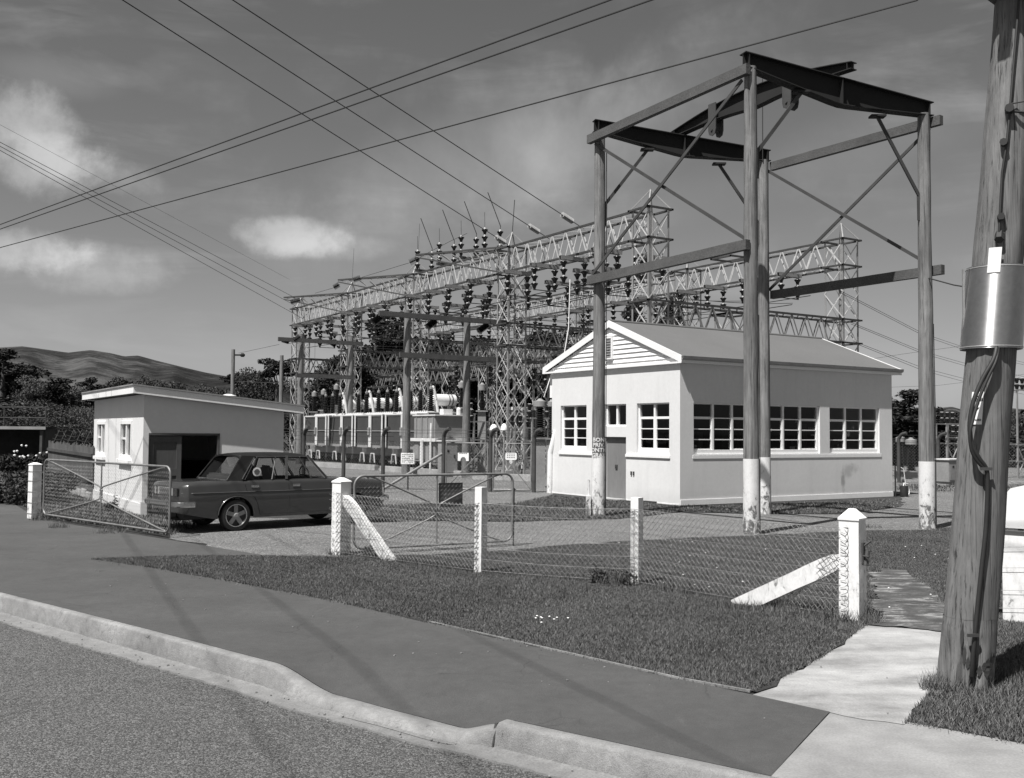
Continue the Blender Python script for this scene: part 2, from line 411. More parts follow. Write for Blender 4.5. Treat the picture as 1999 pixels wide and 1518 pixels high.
puff = noise(t, cv, 19, 12, .64, .1); soft = noise(t, cv, 5, 6, .6, .2)
def skyxy(u, v):
    x = (u-999.5)/1950; y = -(v-759)/1950; c, s_ = math.cos(roll), math.sin(roll)
    x, y = x*c-y*s_, x*s_+y*c; cp, sp = math.cos(pitch), math.sin(pitch)
    d = Vector((x, cp-y*sp, sp+y*cp)).normalized(); return math.atan2(d.x, d.y), math.asin(d.z)
def blob(u, v, su, sv, dens, sharp, ntex, namp, tilt=0.0):
    a0, e0 = skyxy(u, v)
    da = mul(t, azn, a0, 'SUBTRACT'); de = mul(t, eln, e0, 'SUBTRACT')
    c, s_ = math.cos(tilt), math.sin(tilt)
    p = mul(t, mul(t, da, c), mul(t, de, s_), 'ADD'); q = mul(t, mul(t, de, c), mul(t, da, s_), 'SUBTRACT')
    p = mul(t, p, 1950/su); q = mul(t, q, 1950/sv)
    r = mul(t, mul(t, p, p), mul(t, q, q), 'ADD')
    m = mul(t, 1.0, r, 'SUBTRACT')
    m = mul(t, m, mul(t, mul(t, ntex, .5, 'SUBTRACT'), namp), 'ADD')
    m = mul(t, m, sharp, 'MULTIPLY', True)
    m2 = mul(t, mul(t, m, m), mul(t, 3.0, mul(t, m, 2.0), 'SUBTRACT'))
    return mul(t, m2, dens)
clouds = [blob(50, 268, 180, 95, .50, .85, puff, 2.4, -.3), blob(165, 320, 150, 45, .3, .8, puff, 2.2, -.25),
          blob(575, 462, 140, 44, .52, .95, puff, 2.3), blob(650, 480, 140, 34, .3, .8, puff, 2.0),
          blob(45, 490, 145, 48, .52, .9, puff, 2.4), blob(190, 525, 160, 55, .38, .8, puff, 2.2),
          blob(110, 150, 130, 40, .12, .6, soft, 2.0),
          blob(1230, 240, 440, 150, .32, .55, soft, 2.6, .45), blob(900, 340, 480, 170, .32, .5, soft, 2.4, .35),
          blob(1640, 300, 300, 90, .16, .5, soft, 2.6, .2), blob(1300, 395, 300, 70, .10, .5, soft, 2.4, .2)]
strm = t.nodes.new('ShaderNodeMapping'); strm.inputs['Rotation'].default_value = (0, 0, R(-32)); strm.inputs['Scale'].default_value = (3.0, 16, 1)
t.links.new(cv, strm.inputs[0]); st = noise(t, strm.outputs[0], 1.0, 6, .6, .5)
streak = mul(t, mul(t, mul(t, st, .48, 'SUBTRACT'), 1.5, 'MULTIPLY', True), mul(t, mul(t, soft, .42, 'SUBTRACT'), 3.5, 'MULTIPLY', True))
tot = streak
for c_ in clouds: tot = mul(t, tot, c_, 'ADD')
tot = mul(t, tot, 1.0, 'MULTIPLY', True)
mx = t.nodes.new('ShaderNodeMix'); mx.data_type = 'FLOAT'
t.links.new(tot, mx.inputs[0]); t.links.new(lum, mx.inputs[2]); mx.inputs[3].default_value = 8.6
t.links.new(mx.outputs[0], bg.inputs['Color'])

# ------------------------------------------------------------------ ground, road, kerb, paths
def dens(poly, step, jit, closed=True):
    out = []; n = len(poly)
    for i in range(n if closed else n-1):
        a, b = Vector(poly[i][:2]), Vector(poly[(i+1) % n][:2]); L = (b-a).length; k = max(1, min(60, int(L/step)))
        nn = (b-a).orthogonal().normalized() if L > 0 else Vector((0, 0))
        for j in range(k):
            p = a+(b-a)*j/k
            q = mnoise.noise(Vector((p.x*2.3, p.y*2.3, 3)))+.6*mnoise.noise(Vector((p.x*9, p.y*9, 1)))
            out.append(tuple(p+nn*q*jit))
    return out
def sheet(name, poly, z, m, label=None, step=.25, jit=.04, kind='structure'):
    mb = MB(); mb.quad(*[(x, y, z) for x, y in dens(poly, step, jit)])
    o = part(name, mb, m, None); tag(o, label, None, None, kind); return o
KB = [(-60.0, 57.66), (-25, 28.05), (-6.137, 12.109), (-3.708, 10.058), (-1.987, 8.605), (-1.364, 8.033), (-0.749, 7.592), (-0.347, 7.258), (-0.037, 7.075), (-0.016, 7.059), (0.864, 6.42), (1.571, 5.911), (6.0, 2.56), (20, -8), (60, -38.2)]
KH = [.20, .20, .20, .20, .19, .07, .05, .05, .13, .17, .17, .17, .17, .17, .17]     # kerb upstand along the line (vehicle crossing in the middle)
RZ = -.17
def resamp():
    pts, hs = [], []
    for i in range(len(KB)-1):
        a, b = Vector(KB[i]), Vector(KB[i+1]); k = max(1, min(160, int((b-a).length/.05)))
        for j in range(k):
            f = j/k; s_ = f*f*(3-2*f)
            pts.append(a.lerp(b, f)); hs.append(KH[i]+(KH[i+1]-KH[i])*s_)
    pts.append(Vector(KB[-1])); hs.append(KH[-1])
    P2 = [pts[0]]+[(pts[i-1]+pts[i]*2+pts[i+1])/4 for i in range(1, len(pts)-1)]+[pts[-1]]
    return P2, hs
KP, KHs = resamp()
def knorm(i):
    d = (KP[min(i+1, len(KP)-1)]-KP[max(i-1, 0)]).normalized(); return Vector((-d.y, d.x))*-1   # towards the road
# kerb with gutter apron
mb = MB(); rows = []; grow = []
for i, p in enumerate(KP):
    n = knorm(i); h = KHs[i]; top = RZ+h
    wob = .012*mnoise.noise(Vector((p.x*3, p.y*3, 0)))+.006*mnoise.noise(Vector((p.x*14, p.y*14, 5)))
    w3 = .010*mnoise.noise(Vector((p.x*30, p.y*30, 9))); sl_ = .05*(1-h/.2)
    prof = [(-.02, top-.10), (0, top-.005), (.010, top+.003), (.09+sl_, top+.003+w3*.3), (.100+sl_*1.5+w3*.3, top-.007), (.106+sl_*1.8+w3, top-.020), (.124+sl_*2.6+wob+w3, RZ+.004), (.124+sl_*2.6+wob, RZ-.05)]
    rows.append([(p.x+n.x*o_, p.y+n.y*o_, z_) for o_, z_ in prof])
    gp_ = [(.124+sl_*2.6+wob+w3-.006, RZ+.016), (.15+sl_*2.6+wob, RZ+.007), (.24, RZ+.003), (.33, RZ+.005), (.365+wob*2.0+w3*1.6, RZ+.012), (.372+wob*2.0+w3*1.6, RZ-.05)]
    grow.append([(p.x+n.x*o_, p.y+n.y*o_, z_) for o_, z_ in gp_])
for i in range(len(rows)-1):
    for j in range(len(rows[0])-1):
        mb.quad(rows[i][j], rows[i+1][j], rows[i+1][j+1], rows[i][j+1])
gm = MB()
for i in range(len(grow)-1):
    for j in range(len(grow[0])-1): gm.quad(grow[i][j], grow[i+1][j], grow[i+1][j+1], grow[i][j+1])
tag(part('gutter', gm, M['gutter'], None), 'shallow concrete gutter channel between kerb and road', kind='structure')
o = part('kerb', mb, M['kerb'], None, smooth=14); tag(o, 'worn concrete kerb and gutter with a lowered vehicle crossing', kind='structure')
bm = bmesh.new(); bm.from_mesh(o.data); bmesh.ops.remove_doubles(bm, verts=bm.verts, dist=.0005); bmesh.ops.recalc_face_normals(bm, faces=bm.faces); bm.to_mesh(o.data); bm.free()
jp = Vector((-0.026, 7.067)); jn = knorm(min(range(len(KP)), key=lambda k: (KP[k]-jp).length_squared)); mb = MB()
mb.hexa([(jp.x+jn.x*a_+(-jn.y)*b_, jp.y+jn.y*a_+jn.x*b_, z_) for z_, o2 in ((RZ, .0), (RZ+.165, -.05)) for a_, b_ in ((.02, -.006), (.165+o2, -.010), (.165+o2, .010), (.02, .006))])
tag(part('kerb_joint', mb, M['earth'], None), 'dark open joint across the kerb', kind='structure')
# road
mb = MB(); off = [(KP[i]+knorm(i)*.36) for i in range(len(KP))]
mb.quad(*[(p.x, p.y, RZ) for p in off], (60, -120, RZ), (-120, -120, RZ), (-120, 57, RZ))
tag(part('road', mb, M['chip'], None), 'coarse chip sealed road surface', kind='structure')
# far side ground: one sheet to the horizon
mb = MB(); mb.quad(*[(p.x-knorm(i).x*1.0, p.y-knorm(i).y*1.0, -.004) for i, p in enumerate(KP)][::-1],
        (-400, 300, -.004), (-7000, 1500, -.004), (-7000, 9000, -.004), (9000, 9000, -.004), (9000, -500, -.004), (400, -300, -.004))
# keep the ground under the footpath lower than its dipped edge
gb = mb.v; ground_me = mb.mesh('ground', M['ground'])
go = part('ground', ground_me, None, None); tag(go, 'rough green ground reaching out to the hills', kind='structure')
# footpath: strips across from the kerb to the far edge
FE = [(-70, 72.5), (-31, 39), (-15.249, 29.915), (-10.351, 21.989), (-6.173, 18.146), (-3.883, 15.981), (-1.747, 11.599), (-1.073, 10.774), (0.022, 9.64), (1.393, 8.204), (2.306, 7.282)]
KE = [(-60, 57.66), (-25, 28.05), (-6.137, 12.109), (-4.668, 10.856), (-2.813, 9.306), (-1.987, 8.605), (-1.364, 8.033), (-0.749, 7.592), (0.02, 7.039), (0.864, 6.42), (1.534, 5.939)]
def along(L, f):
    f = f*(len(L)-1); i = min(int(f), len(L)-2); return Vector(L[i]).lerp(Vector(L[i+1]), f-i)
def kz(p):
    i = min(range(len(KP)), key=lambda k: (KP[k]-p).length_squared); return RZ+KHs[i], KP[i]
mb = MB(); K = 150; rows = []
for s_ in range(K+1):
    e1 = along(KE, s_/K); e0 = along(FE, s_/K); z0, kp = kz(e1)
    e1 = kp if s_ < K else e1
    r = []
    for q in range(17):
        f = (q/16)**1.5; p = e1.lerp(e0, f); dd = (p-kp).length; b_ = max(0, 1-dd/.85); b_ = b_*b_*(3-2*b_)
        r.append((p.x, p.y, .008*(1-b_)+(z0+.002)*b_))
    rows.append(r)
for i in range(K):
    for j in range(16): mb.quad(rows[i][j], rows[i+1][j], rows[i+1][j+1], rows[i][j+1])
o = part('footpath', mb, M['asphalt'], None, smooth=60); tag(o, 'smooth dark asphalt footpath and gateway crossing', kind='structure')
bm = bmesh.new(); bm.from_mesh(o.data); bmesh.ops.remove_doubles(bm, verts=bm.verts, dist=.0005); bmesh.ops.recalc_face_normals(bm, faces=bm.faces)
bm.to_mesh(o.data); bm.free()
for p_ in o.data.polygons:
    if p_.normal.z < 0: p_.flip()
# paler concrete footpath that carries on at the right and the path up to the pedestrian opening
sheet('concrete_footpath', [(1.368, 6.066), (2.126, 7.424), (2.302, 7.361), (2.562, 7.172), (2.779, 7.078), (3.014, 6.88), (3.348, 6.588), (5.2, 5.2), (9, 2.2), (8.4, .72), (3.9, 4.15), (1.521, 5.949)], -.001, M['walk'], 'weathered concrete footpath slab', jit=.012)
sheet('concrete_path', [(1.83, 7.728), (2.318, 8.388), (2.738, 8.922), (3.244, 9.763), (3.732, 10.549), (4.113, 10.455), (4.563, 10.158), (3.97, 8.966), (3.48, 8.221), (3.097, 7.592), (2.741, 7.028), (2.507, 7.12), (2.285, 7.307), (2.081, 7.533)], .003, M['path'], 'pale concrete path leading to the opening in the fence', jit=.045, step=.12)
sheet('worn_path', [(3.753, 10.577), (4.128, 11.531), (4.694, 13.052), (5.355, 15.033), (6.398, 17.358), (6.673, 17.155), (6.055, 14.798), (5.499, 12.884), (5.023, 11.409), (4.587, 10.21)], .013, M['worn'], 'worn dark and gravelly path beyond the opening', step=.08, jit=.16)
# gravel yard: drive from the gateway past the gantry
LAWN = [(-6.399, 15.376), (-4.936, 14.324), (-2.922, 12.583), (-2.149, 11.86), (-1.073, 10.774), (0.022, 9.64), (1.393, 8.204), (1.883, 7.82), (2.738, 8.922), (3.732, 10.549), (4.701, 13.052), (5.151, 14.586), (5.721, 14.619), (5.488, 13.092), (4.969, 11.248), (5.525, 11.272), (7.409, 13.19), (12.528, 22.263),
        (9.704, 21.79), (8.734, 21.037), (7.467, 20.827), (4.727, 19.6), (3.213, 18.93), (1.886, 18.227), (0.74, 17.502), (0.026, 16.856), (-1.05, 16.23), (-2.791, 15.791), (-4.027, 15.906), (-4.822, 15.855), (-5.723, 15.669)]
sheet('gravel_drive', [(-6.26, 18.4), (-5.341, 17.546), (-4.682, 15.929), (-5.523, 15.555), (-2.672, 15.126), (0.025, 15.779), (4.399, 18.24), (8.333, 20.072), (12.555, 21.346), (17.371, 29.511), (16.154, 35.038), (14.137, 36.295), (10.83, 27.815), (8.251, 25.154), (6.407, 24.975), (4.311, 25.401), (2.394, 23.153), (0.029, 22.288), (-1.571, 22.399), (-2.933, 21.901), (-4.105, 21.318), (-5.076, 22.736), (-6.508, 22.873), (-6.945, 20.4)], .004, M['gravel'], 'pale gravel drive running in from the gateway', step=.4, jit=.16)
sheet('lawn_soil', LAWN, .012, M['ground'], 'soil under the mown verge and yard lawn', jit=.09)
sheet('yard_gravel', [(-6.518, 32.063), (-3.581, 27.207), (0.032, 26.668), (1.323, 31.508), (2.366, 45.419), W(25, 22)[:2], W(60, 20)[:2], W(60, 80)[:2], W(14, 80)[:2], W(14, 34)[:2]], .003, M['gravel'], 'gravel spread under the switchyard', step=1, jit=.3)
# thin pale edging strip along the lawn side of the footpath
mb = MB(); E_ = [(-0.834, 10.526), (0.022, 9.628), (0.762, 8.853), (1.392, 8.195), (1.863, 7.819)]
for i in range(len(E_)-1): mb.beam((*E_[i], .012), (*E_[i+1], .012), .018, .02)
tag(part('footpath_edging', mb, M['kerb'], None), 'thin pale edging strip between asphalt and grass', kind='structure')

# ------------------------------------------------------------------ hills
def ridge(name, prof, r0, r1, r2, label, seed, amp):
    """terrain: rises from r0 to a crest at r1 and falls to r2; prof = [(azimuth deg, crest height)]"""
    mb = MB(); A0, A1 = prof[0][0], prof[-1][0]; na, nr = 240, 34; rows = []
    for i in range(na+1):
        a = A0+(A1-A0)*i/na
        for k in range(len(prof)-1):
            if prof[k][0] <= a <= prof[k+1][0]:
                f = (a-prof[k][0])/(prof[k+1][0]-prof[k][0]); h = prof[k][1]*(1-f)+prof[k+1][1]*f; break
        r = []
        for j in range(nr+1):
            d = j/nr; rad = r0+(r2-r0)*d; fc = (r1-r0)/(r2-r0)
            e = (d/fc) if d < fc else (1-(d-fc)/(1-fc))
            e = max(0, e); e = e**1.15
            x, y = rad*math.sin(R(a)), rad*math.cos(R(a))
            q = mnoise.fractal(Vector((x/420, y/420, seed)), 1.0, 2.0, 5)
            rdg = 1-abs(mnoise.noise(Vector((a/2.6, rad/3000, seed))))*2
            z = h*e+amp*q*e*(1-e)*2.6+amp*.9*(rdg-.5)*e*(1-e)*2.4+amp*.06*q*e
            r.append((x, y, z-2))
        rows.append(r)
    for i in range(na):
        for j in range(nr): mb.quad(rows[i][j], rows[i][j+1], rows[i+1][j+1], rows[i+1][j])
    o = part(name, mb, M['hill'], None); bm = bmesh.new(); bm.from_mesh(o.data); bmesh.ops.remove_doubles(bm, verts=bm.verts, dist=.01)
    bmesh.ops.recalc_face_normals(bm, faces=bm.faces); bm.to_mesh(o.data); bm.free(); o.data.shade_smooth()
    tag(o, label, kind='structure')
hp = [(u, v) for u, v in ((-200, 690), (-60, 676), (0, 672), (40, 670), (90, 677), (130, 683), (175, 678), (215, 684), (240, 690), (268, 688), (300, 697), (350, 710), (400, 722), (450, 731), (500, 737), (560, 752), (640, 775), (760, 800), (900, 806), (1100, 808))]
def az_h(u, v, rad):
    x = (u-999.5)/1950; d = math.atan(x); hy = 843-(u-1000)*-.008; return math.degrees(d), (hy-v)/1950*math.cos(d)*rad
ridge('hills', [(-40, 150)]+[az_h(u, v, 2600) for u, v in hp]+[(8, 30)], 1100, 2600, 3800, 'scrub covered ridge behind the garage', 3.3, 20)
ridge('low_hills', [(2, 10), (12, 45)]+[az_h(u, v, 1500) for u, v in ((1600, 796), (1690, 794), (1740, 797), (1800, 796), (1840, 790), (1858, 788), (1880, 794), (1900, 797), (1925, 790), (1950, 788), (1999, 793), (2080, 790))]+[(36, 50)], 600, 1500, 2300, 'low wooded hills beyond the yard', 8.1, 9)

# ------------------------------------------------------------------ control building (grid axes: x = a along the long face, y = b)
BR = thing('control_building', 'white roughcast control building with gabled grey roof behind the timber gantry', 'building', W(18.75, 21.0), TH)
L, D, H = 9.15, 6.28, 4.02
rwin = [(.50, 2.86), (3.36, 5.70), (6.14, 8.52)]; z0, z1 = 1.42, 2.87
mb = MB()
mb.wall(lambda u, d, z: (u, d, z), L, H, [(a, b, z0, z1) for a, b in rwin], .2)
lwin = [(.45, 1.88), (4.36, 5.78)]
mb.wall(lambda u, d, z: (d, u, z), D, H, [(a, b, z0, z1) for a, b in lwin]+[(2.38, 3.42, 0, 1.88), (2.38, 3.42, 2.20, 2.87)], .2)
mb.wall(lambda u, d, z: (L-d, u, z), D, H, [], .2)
mb.wall(lambda u, d, z: (u, D-d, z), L, H, [], .2)
part('wall', mb, M['stucco2'], BR)
mb = MB(); mb.box(-.002, L+.02, -.025, 0, 0, .16); mb.box(-.012, 0, 0, 2.36, 0, .05); mb.box(-.012, 0, 3.44, D, 0, .05)
mb.box(L, L+.02, 0, D, 0, .16)
part('plinth', mb, M['white'], BR, bevel=.006)
# roof: two slopes, gable ends
oe, og, EZ, AZ = .115, .06, 4.10, 5.36
ol = .42; o2 = .30
mb = MB(); yc = D/2; th = .05
for sgn in (0, 1):
    ye = -oe if sgn == 0 else D+ol
    mb.hexa(((-og, ye, EZ), (L+o2, ye, EZ), (L+o2, yc, AZ), (-og, yc, AZ), (-og, ye, EZ+th), (L+o2, ye, EZ+th), (L+o2, yc, AZ+th), (-og, yc, AZ+th)))
part('roof', mb, M['roof'], BR)
mb = MB(); mb.tube((-og, yc, AZ+th), (L+o2, yc, AZ+th), .05, 8); part('ridge_capping', mb, M['roof'], BR)
mb = MB()                                           # soffits
mb.box(-og+.02, L+o2-.02, -oe+.02, 0, 3.97, 4.0); mb.box(-og+.02, L+o2-.02, D, D+ol-.02, 3.97, 4.0)
mb.box(-og+.02, 0, 0, D, 3.97, 4.0); mb.box(L, L+o2-.02, 0, D, 3.97, 4.0)
part('soffit', mb, M['white'], BR)
mb = MB()                                           # eaves fascia
mb.box(-og, L+o2, -oe-.02, -oe, 3.96, 4.13); mb.box(-og, L+o2, D+ol, D+ol+.02, 3.96, 4.13)
part('fascia', mb, M['white_trim'], BR)
mb = MB()                                           # gutter
prof = [(-oe-.02, 4.15), (-oe-.02, 4.06), (-oe-.06, 4.045), (-oe-.095, 4.07), (-oe-.105, 4.15), (-oe-.096, 4.15), (-oe-.088, 4.08), (-oe-.06, 4.057), (-oe-.035, 4.07), (-oe-.032, 4.15)]
mb.prism(prof, -og-.02, L+o2+.04, 'x')
for k in range(10): mb.box(.2+k*.98, .225+k*.98, -oe-.107, -oe-.02, 4.148, 4.158)
part('gutter', mb, M['tank'], BR)
for side, x0, x1 in (('front', -og-.025, -og), ('back', L+o2, L+o2+.025)):
    mb = MB()                                       # rake boards
    for ye, s_ in ((-oe-.03, 1), (D+ol+.03, -1)):
        mb.hexa(((x0, ye, EZ-.14), (x1, ye, EZ-.14), (x1, yc, AZ-.14), (x0, yc, AZ-.14), (x0, ye, EZ+.06), (x1, ye, EZ+.06), (x1, yc, AZ+.07), (x0, yc, AZ+.07)))
    part('barge_board', mb, M['white_trim'], BR)
mb = MB()                                           # weatherboards of the front gable, each board a lapped wedge
nb = 9; gz0, gz1 = 3.97, AZ-.12
for i in range(nb):
    za, zb = gz0+(gz1-gz0)*i/nb, gz0+(gz1-gz0)*(i+1)/nb
    fa, fb_ = 1-(za-gz0)/(gz1-gz0), 1-(zb-gz0)/(gz1-gz0); wa, wb = (D/2+oe-.03)*fa, (D/2+oe-.03)*fb_; la, lb = (D/2+ol-.03)*fa, (D/2+ol-.03)*fb_
    xo, xi = -og+.035, -og+.075
    mb.hexa(((xo, yc-wa, za), (xi+.03, yc-wa, za), (xi+.03, yc+la, za), (xo, yc+la, za), (xi, yc-wb, zb), (xi+.03, yc-wb, zb), (xi+.03, yc+lb, zb), (xi, yc+lb, zb)))
part('gable_boards', mb, M['white_trim'], BR)
mb = MB(); mb.quad((L+o2-.05, -oe, gz0), (L+o2-.05, D+ol, gz0), (L+o2-.05, yc, gz1)); part('rear_gable', mb, M['white_trim'], BR)
mb = MB(); mb.box(-og-.035, -.004, -oe-.02, D+ol+.02, 3.95, 4.0); part('gable_sill_board', mb, M['white_trim'], BR)
v = MB(); v.box(-og-.03, -og+.06, yc-.16, yc-.12, 4.24, 4.92); v.box(-og-.03, -og+.06, yc+.12, yc+.16, 4.24, 4.92); v.box(-og-.03, -og+.06, yc-.12, yc+.12, 4.88, 4.92); v.box(-og-.03, -og+.06, yc-.12, yc+.12, 4.24, 4.28)
vo = part('gable_vent', v, M['white_trim'], BR)
v = MB()
for k in range(7): v.hexa(((-og-.02, yc-.12, 4.30+k*.08), (-og+.03, yc-.12, 4.33+k*.08), (-og+.03, yc+.12, 4.33+k*.08), (-og-.02, yc+.12, 4.30+k*.08), (-og-.02, yc-.12, 4.315+k*.08), (-og+.03, yc-.12, 4.345+k*.08), (-og+.03, yc+.12, 4.345+k*.08), (-og-.02, yc+.12, 4.315+k*.08)))
part('louvre', v, M['tank'], vo)
def window(fn, a, b, z0, z1, lights, parent, rows=(0, .30, .545, .775, 1), fixed_top=True, bot=.12, dep=.07, openlast=False, horizontals=True):
    """fn(u, depth, z)"""
    mb = MB()
    def bar(u0, u1, q0, q1, d0, d1):
        c = [fn(u0, d0, q0), fn(u1, d0, q0), fn(u1, d1, q0), fn(u0, d1, q0), fn(u0, d0, q1), fn(u1, d0, q1), fn(u1, d1, q1), fn(u0, d1, q1)]
        mb.hexa(c)
    fr = .055
    bar(a, a+fr, z0, z1, dep, dep+.09); bar(b-fr, b, z0, z1, dep, dep+.09)
    bar(a+fr, b-fr, z1-fr*.7, z1, dep, dep+.09); bar(a+fr, b-fr, z0, z0+bot, dep-.01, dep+.09)
    wl = (b-a-2*fr)/lights
    for k in range(1, lights): bar(a+fr+wl*k-.036, a+fr+wl*k+.036, z0+bot, z1-fr*.7, dep, dep+.085)
    fo = part('window_frame', mb, M['white_trim'], parent)
    sash = MB(); keep = mb; zb, zt = z0+bot, z1-fr*.7
    mb = sash
    for k in range(lights):
        u0 = a+fr+wl*k+(.036 if k else 0); u1 = a+fr+wl*(k+1)-(.036 if k < lights-1 else 0)
        hgt = zt-zb
        zr = [zt-hgt*r_ for r_ in rows]
        if horizontals:
            cas = k != 1 or lights == 2
            for j, q in enumerate(zr[1:-1]):
                t_ = .035 if (j == 0 and cas) else .014
                bar(u0+.001, u1-.001, q-t_, q+t_, dep+.02, dep+.06)
            if cas:
                bar(u0, u0+.03, zb, zr[1]-.035, dep+.015, dep+.06); bar(u1-.03, u1, zb, zr[1]-.035, dep+.015, dep+.06); bar(u0+.03, u1-.03, zb, zb+.035, dep+.015, dep+.06)
    if sash.v: part('glazing_bars', sash, M['white_trim'], fo)
    mb = MB(); mb.quad(fn(a+fr, dep+.045, zb), fn(b-fr, dep+.045, zb), fn(b-fr, dep+.045, zt), fn(a+fr, dep+.045, zt))
    part('pane', mb, M['glass'], fo)
    return fo
fr_ = lambda u, d, z: (u, d, z)
fl_ = lambda u, d, z: (d, u, z)
for a, b in rwin: window(fr_, a, b, z0, z1, 3, BR)
for a, b in lwin: window(fl_, a, b, z0, z1, 2, BR)
window(fl_, 2.38, 3.42, 2.20, 2.87, 2, BR, horizontals=False, bot=.05)
for u0, u1, f in ((.44, 5.78, 0), (6.06, 8.58, 0)): pass
mb = MB(); mb.box(.46, 8.6, -.014, 0, 1.29, 1.40); part('sill', mb, M['white'], BR, bevel=.006)
mb = MB(); mb.box(-.04, 0, .40, 2.38, 1.29, 1.37); part('sill', mb, M['white'], BR, bevel=.006)
mb = MB(); mb.box(-.04, 0, 3.44, 5.84, 1.29, 1.37); part('sill', mb, M['white'], BR, bevel=.006)
mb = MB(); mb.box(.10, .15, 2.40, 3.40, .04, 1.84); mb.box(.03, .1, 2.38, 3.42, 1.84, 1.88)
dr = part('door', mb, M['door_grey'], BR)
mb = MB(); mb.box(.07, .10, 2.9, 3.0, .92, 1.04); mb.tube((.05, 2.95, .98), (.10, 2.95, .98), .016, 8); part('handle', mb, M['galv_dark'], dr)
mb = MB(); mb.box(-.35, .10, 2.36, 3.44, 0, .035); part('doorstep', mb, M['concrete'], BR)
for y_ in (1.98, 2.09): mb = MB(); mb.box(-.03, 0, y_, y_+.05, .76, .87); part('wall_socket', mb, M['galv_dark'], BR)
# hot smudges on the long wall are part of its paintwork; interior seen through the windows
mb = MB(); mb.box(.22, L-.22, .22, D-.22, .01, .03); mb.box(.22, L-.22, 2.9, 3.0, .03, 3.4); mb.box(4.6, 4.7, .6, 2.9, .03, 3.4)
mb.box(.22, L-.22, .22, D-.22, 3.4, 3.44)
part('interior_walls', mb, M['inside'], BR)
mb = MB()
mb.box(.6, 8.8, 2.2, 2.5, .03, 1.0)
for k in range(16):
    x = .6+k*.52; mb.box(x, x+.22+.1*random.random(), 2.2, 2.5, 1.0, 1.7+.8*random.random())
part('switchboard', mb, M['galv_dark'], BR)
for k in range(16):
    mb = MB(); x = .7+random.random()*7.6; y = .3+random.random()*.5; z = 1.45+random.random()*1.1; mb.box(x, x+.05+.2*random.random(), y, y+.12, z, z+.03+.12*random.random())
    part('stored_paper', mb, M['inside_pale'], BR)
# lean-to at the far end and the small box at the left eaves
mb = MB(); mb.box(L+.02, L+1.0, 2.5, 5.6, 0, 2.35); lt = part('lean_to', mb, M['stucco'], BR)
mb = MB(); mb.hexa(((L+.02, 2.2, 2.55), (L+1.25, 2.2, 2.38), (L+1.25, 5.9, 2.38), (L+.02, 5.9, 2.55), (L+.02, 2.2, 2.74), (L+1.25, 2.2, 2.55), (L+1.25, 5.9, 2.55), (L+.02, 5.9, 2.74))); part('lean_to_roof', mb, M['white_trim'], lt)
mb = MB(); mb.box(.1, .5, D, D+.28, 3.15, 3.93); part('eaves_box', mb, M['white'], BR)
mb = MB(); mb.tube((L+.08, -.05, 0), (L+.08, -.05, 1.0), .025, 8); part('downpipe', mb, M['black'], BR)
# tap barrel with hose beside the far corner
dr = thing('hose_drum', 'small black drum with a pale looped hose at the far right corner of the building', 'hose drum', W(28.15, 20.75), TH)
mb = MB(); mb.lathe((0, 0, 0), [(.12, 0), (.125, .04), (.125, .34), (.12, .36)], 12); part('drum', mb, M['black'], dr, 40)
mb = MB(); mb.poly([(-.08, .05, .95), (-.02, 0, .9), (.05, -.02, .4), (.12, -.04, .1), (.2, 0, .02), (.3, .03, .1), (.31, .02, .3), (.2, 0, .42), (.0, 0, .44), (-.05, 0, .3)], .013, 6); part('hose', mb, M['white'], dr, 60)
solo('ground_block', (lambda m_: (m_.box(-.25, .25, -.06, .06, 0, .07), m_)[1])(MB()), M['galv_dark'], 'small dark block lying on the ground against the white end wall', 'block', W(18.55, 22.05), R(122), bevel=.01)

# ------------------------------------------------------------------ garage
GA = thing('garage', 'low white garage with a sloping roof and open dark door beside the car', 'garage', W(5.08, 23.94), TH)
GL, GD = 3.33, 6.33; h0, h1 = 2.80, 2.47
mb = MB()
mb.wall(fr_, GL, h0, [(.12, 1.72, 0, 1.86)], .15, h1)
gw = [(1.25, 2.58), (4.55, 5.8)]
mb.wall(fl_, GD, h0, [(a, b, 1.27, 2.16) for a, b in gw], .15)
mb.wall(lambda u, d, z: (GL-d, u, z), GD, h1, [], .15); mb.wall(lambda u, d, z: (u, GD-d, z), GL, h0, [], .15, h1)
part('wall', mb, M['stucco'], GA)
mb = MB(); mb.box(-.03, .12, -.03, 0, 0, .34); mb.box(-.03, 0, 0, GD, 0, .30); part('plinth', mb, M['stucco'], GA, bevel=.01)
xo0, xo1, yo0, yo1 = -.25, GL+.42, -.15, GD+.35
sl = (h1-h0)/GL; zr = lambda x: h0+.02+sl*x
mb = MB(); mb.hexa(((xo0, yo0, zr(xo0)), (xo1, yo0, zr(xo1)), (xo1, yo1, zr(xo1)), (xo0, yo1, zr(xo0)), (xo0, yo0, zr(xo0)+.16), (xo1, yo0, zr(xo1)+.16), (xo1, yo1, zr(xo1)+.16), (xo0, yo1, zr(xo0)+.16)))
part('roof', mb, M['roof'], GA)
mb = MB(); f_ = .025
for x0, x1, y0, y1 in ((xo0-f_, xo1+f_, yo0-f_, yo0), (xo0-f_, xo1+f_, yo1, yo1+f_), (xo0-f_, xo0, yo0, yo1), (xo1, xo1+f_, yo0, yo1)):
    mb.hexa(((x0, y0, zr(x0)-.03), (x1, y0, zr(x1)-.03), (x1, y1, zr(x1)-.03), (x0, y1, zr(x0)-.03), (x0, y0, zr(x0)+.14), (x1, y0, zr(x1)+.14), (x1, y1, zr(x1)+.14), (x0, y1, zr(x0)+.14)))
part('fascia', mb, M['white_trim'], GA)
mb = MB(); e = .05
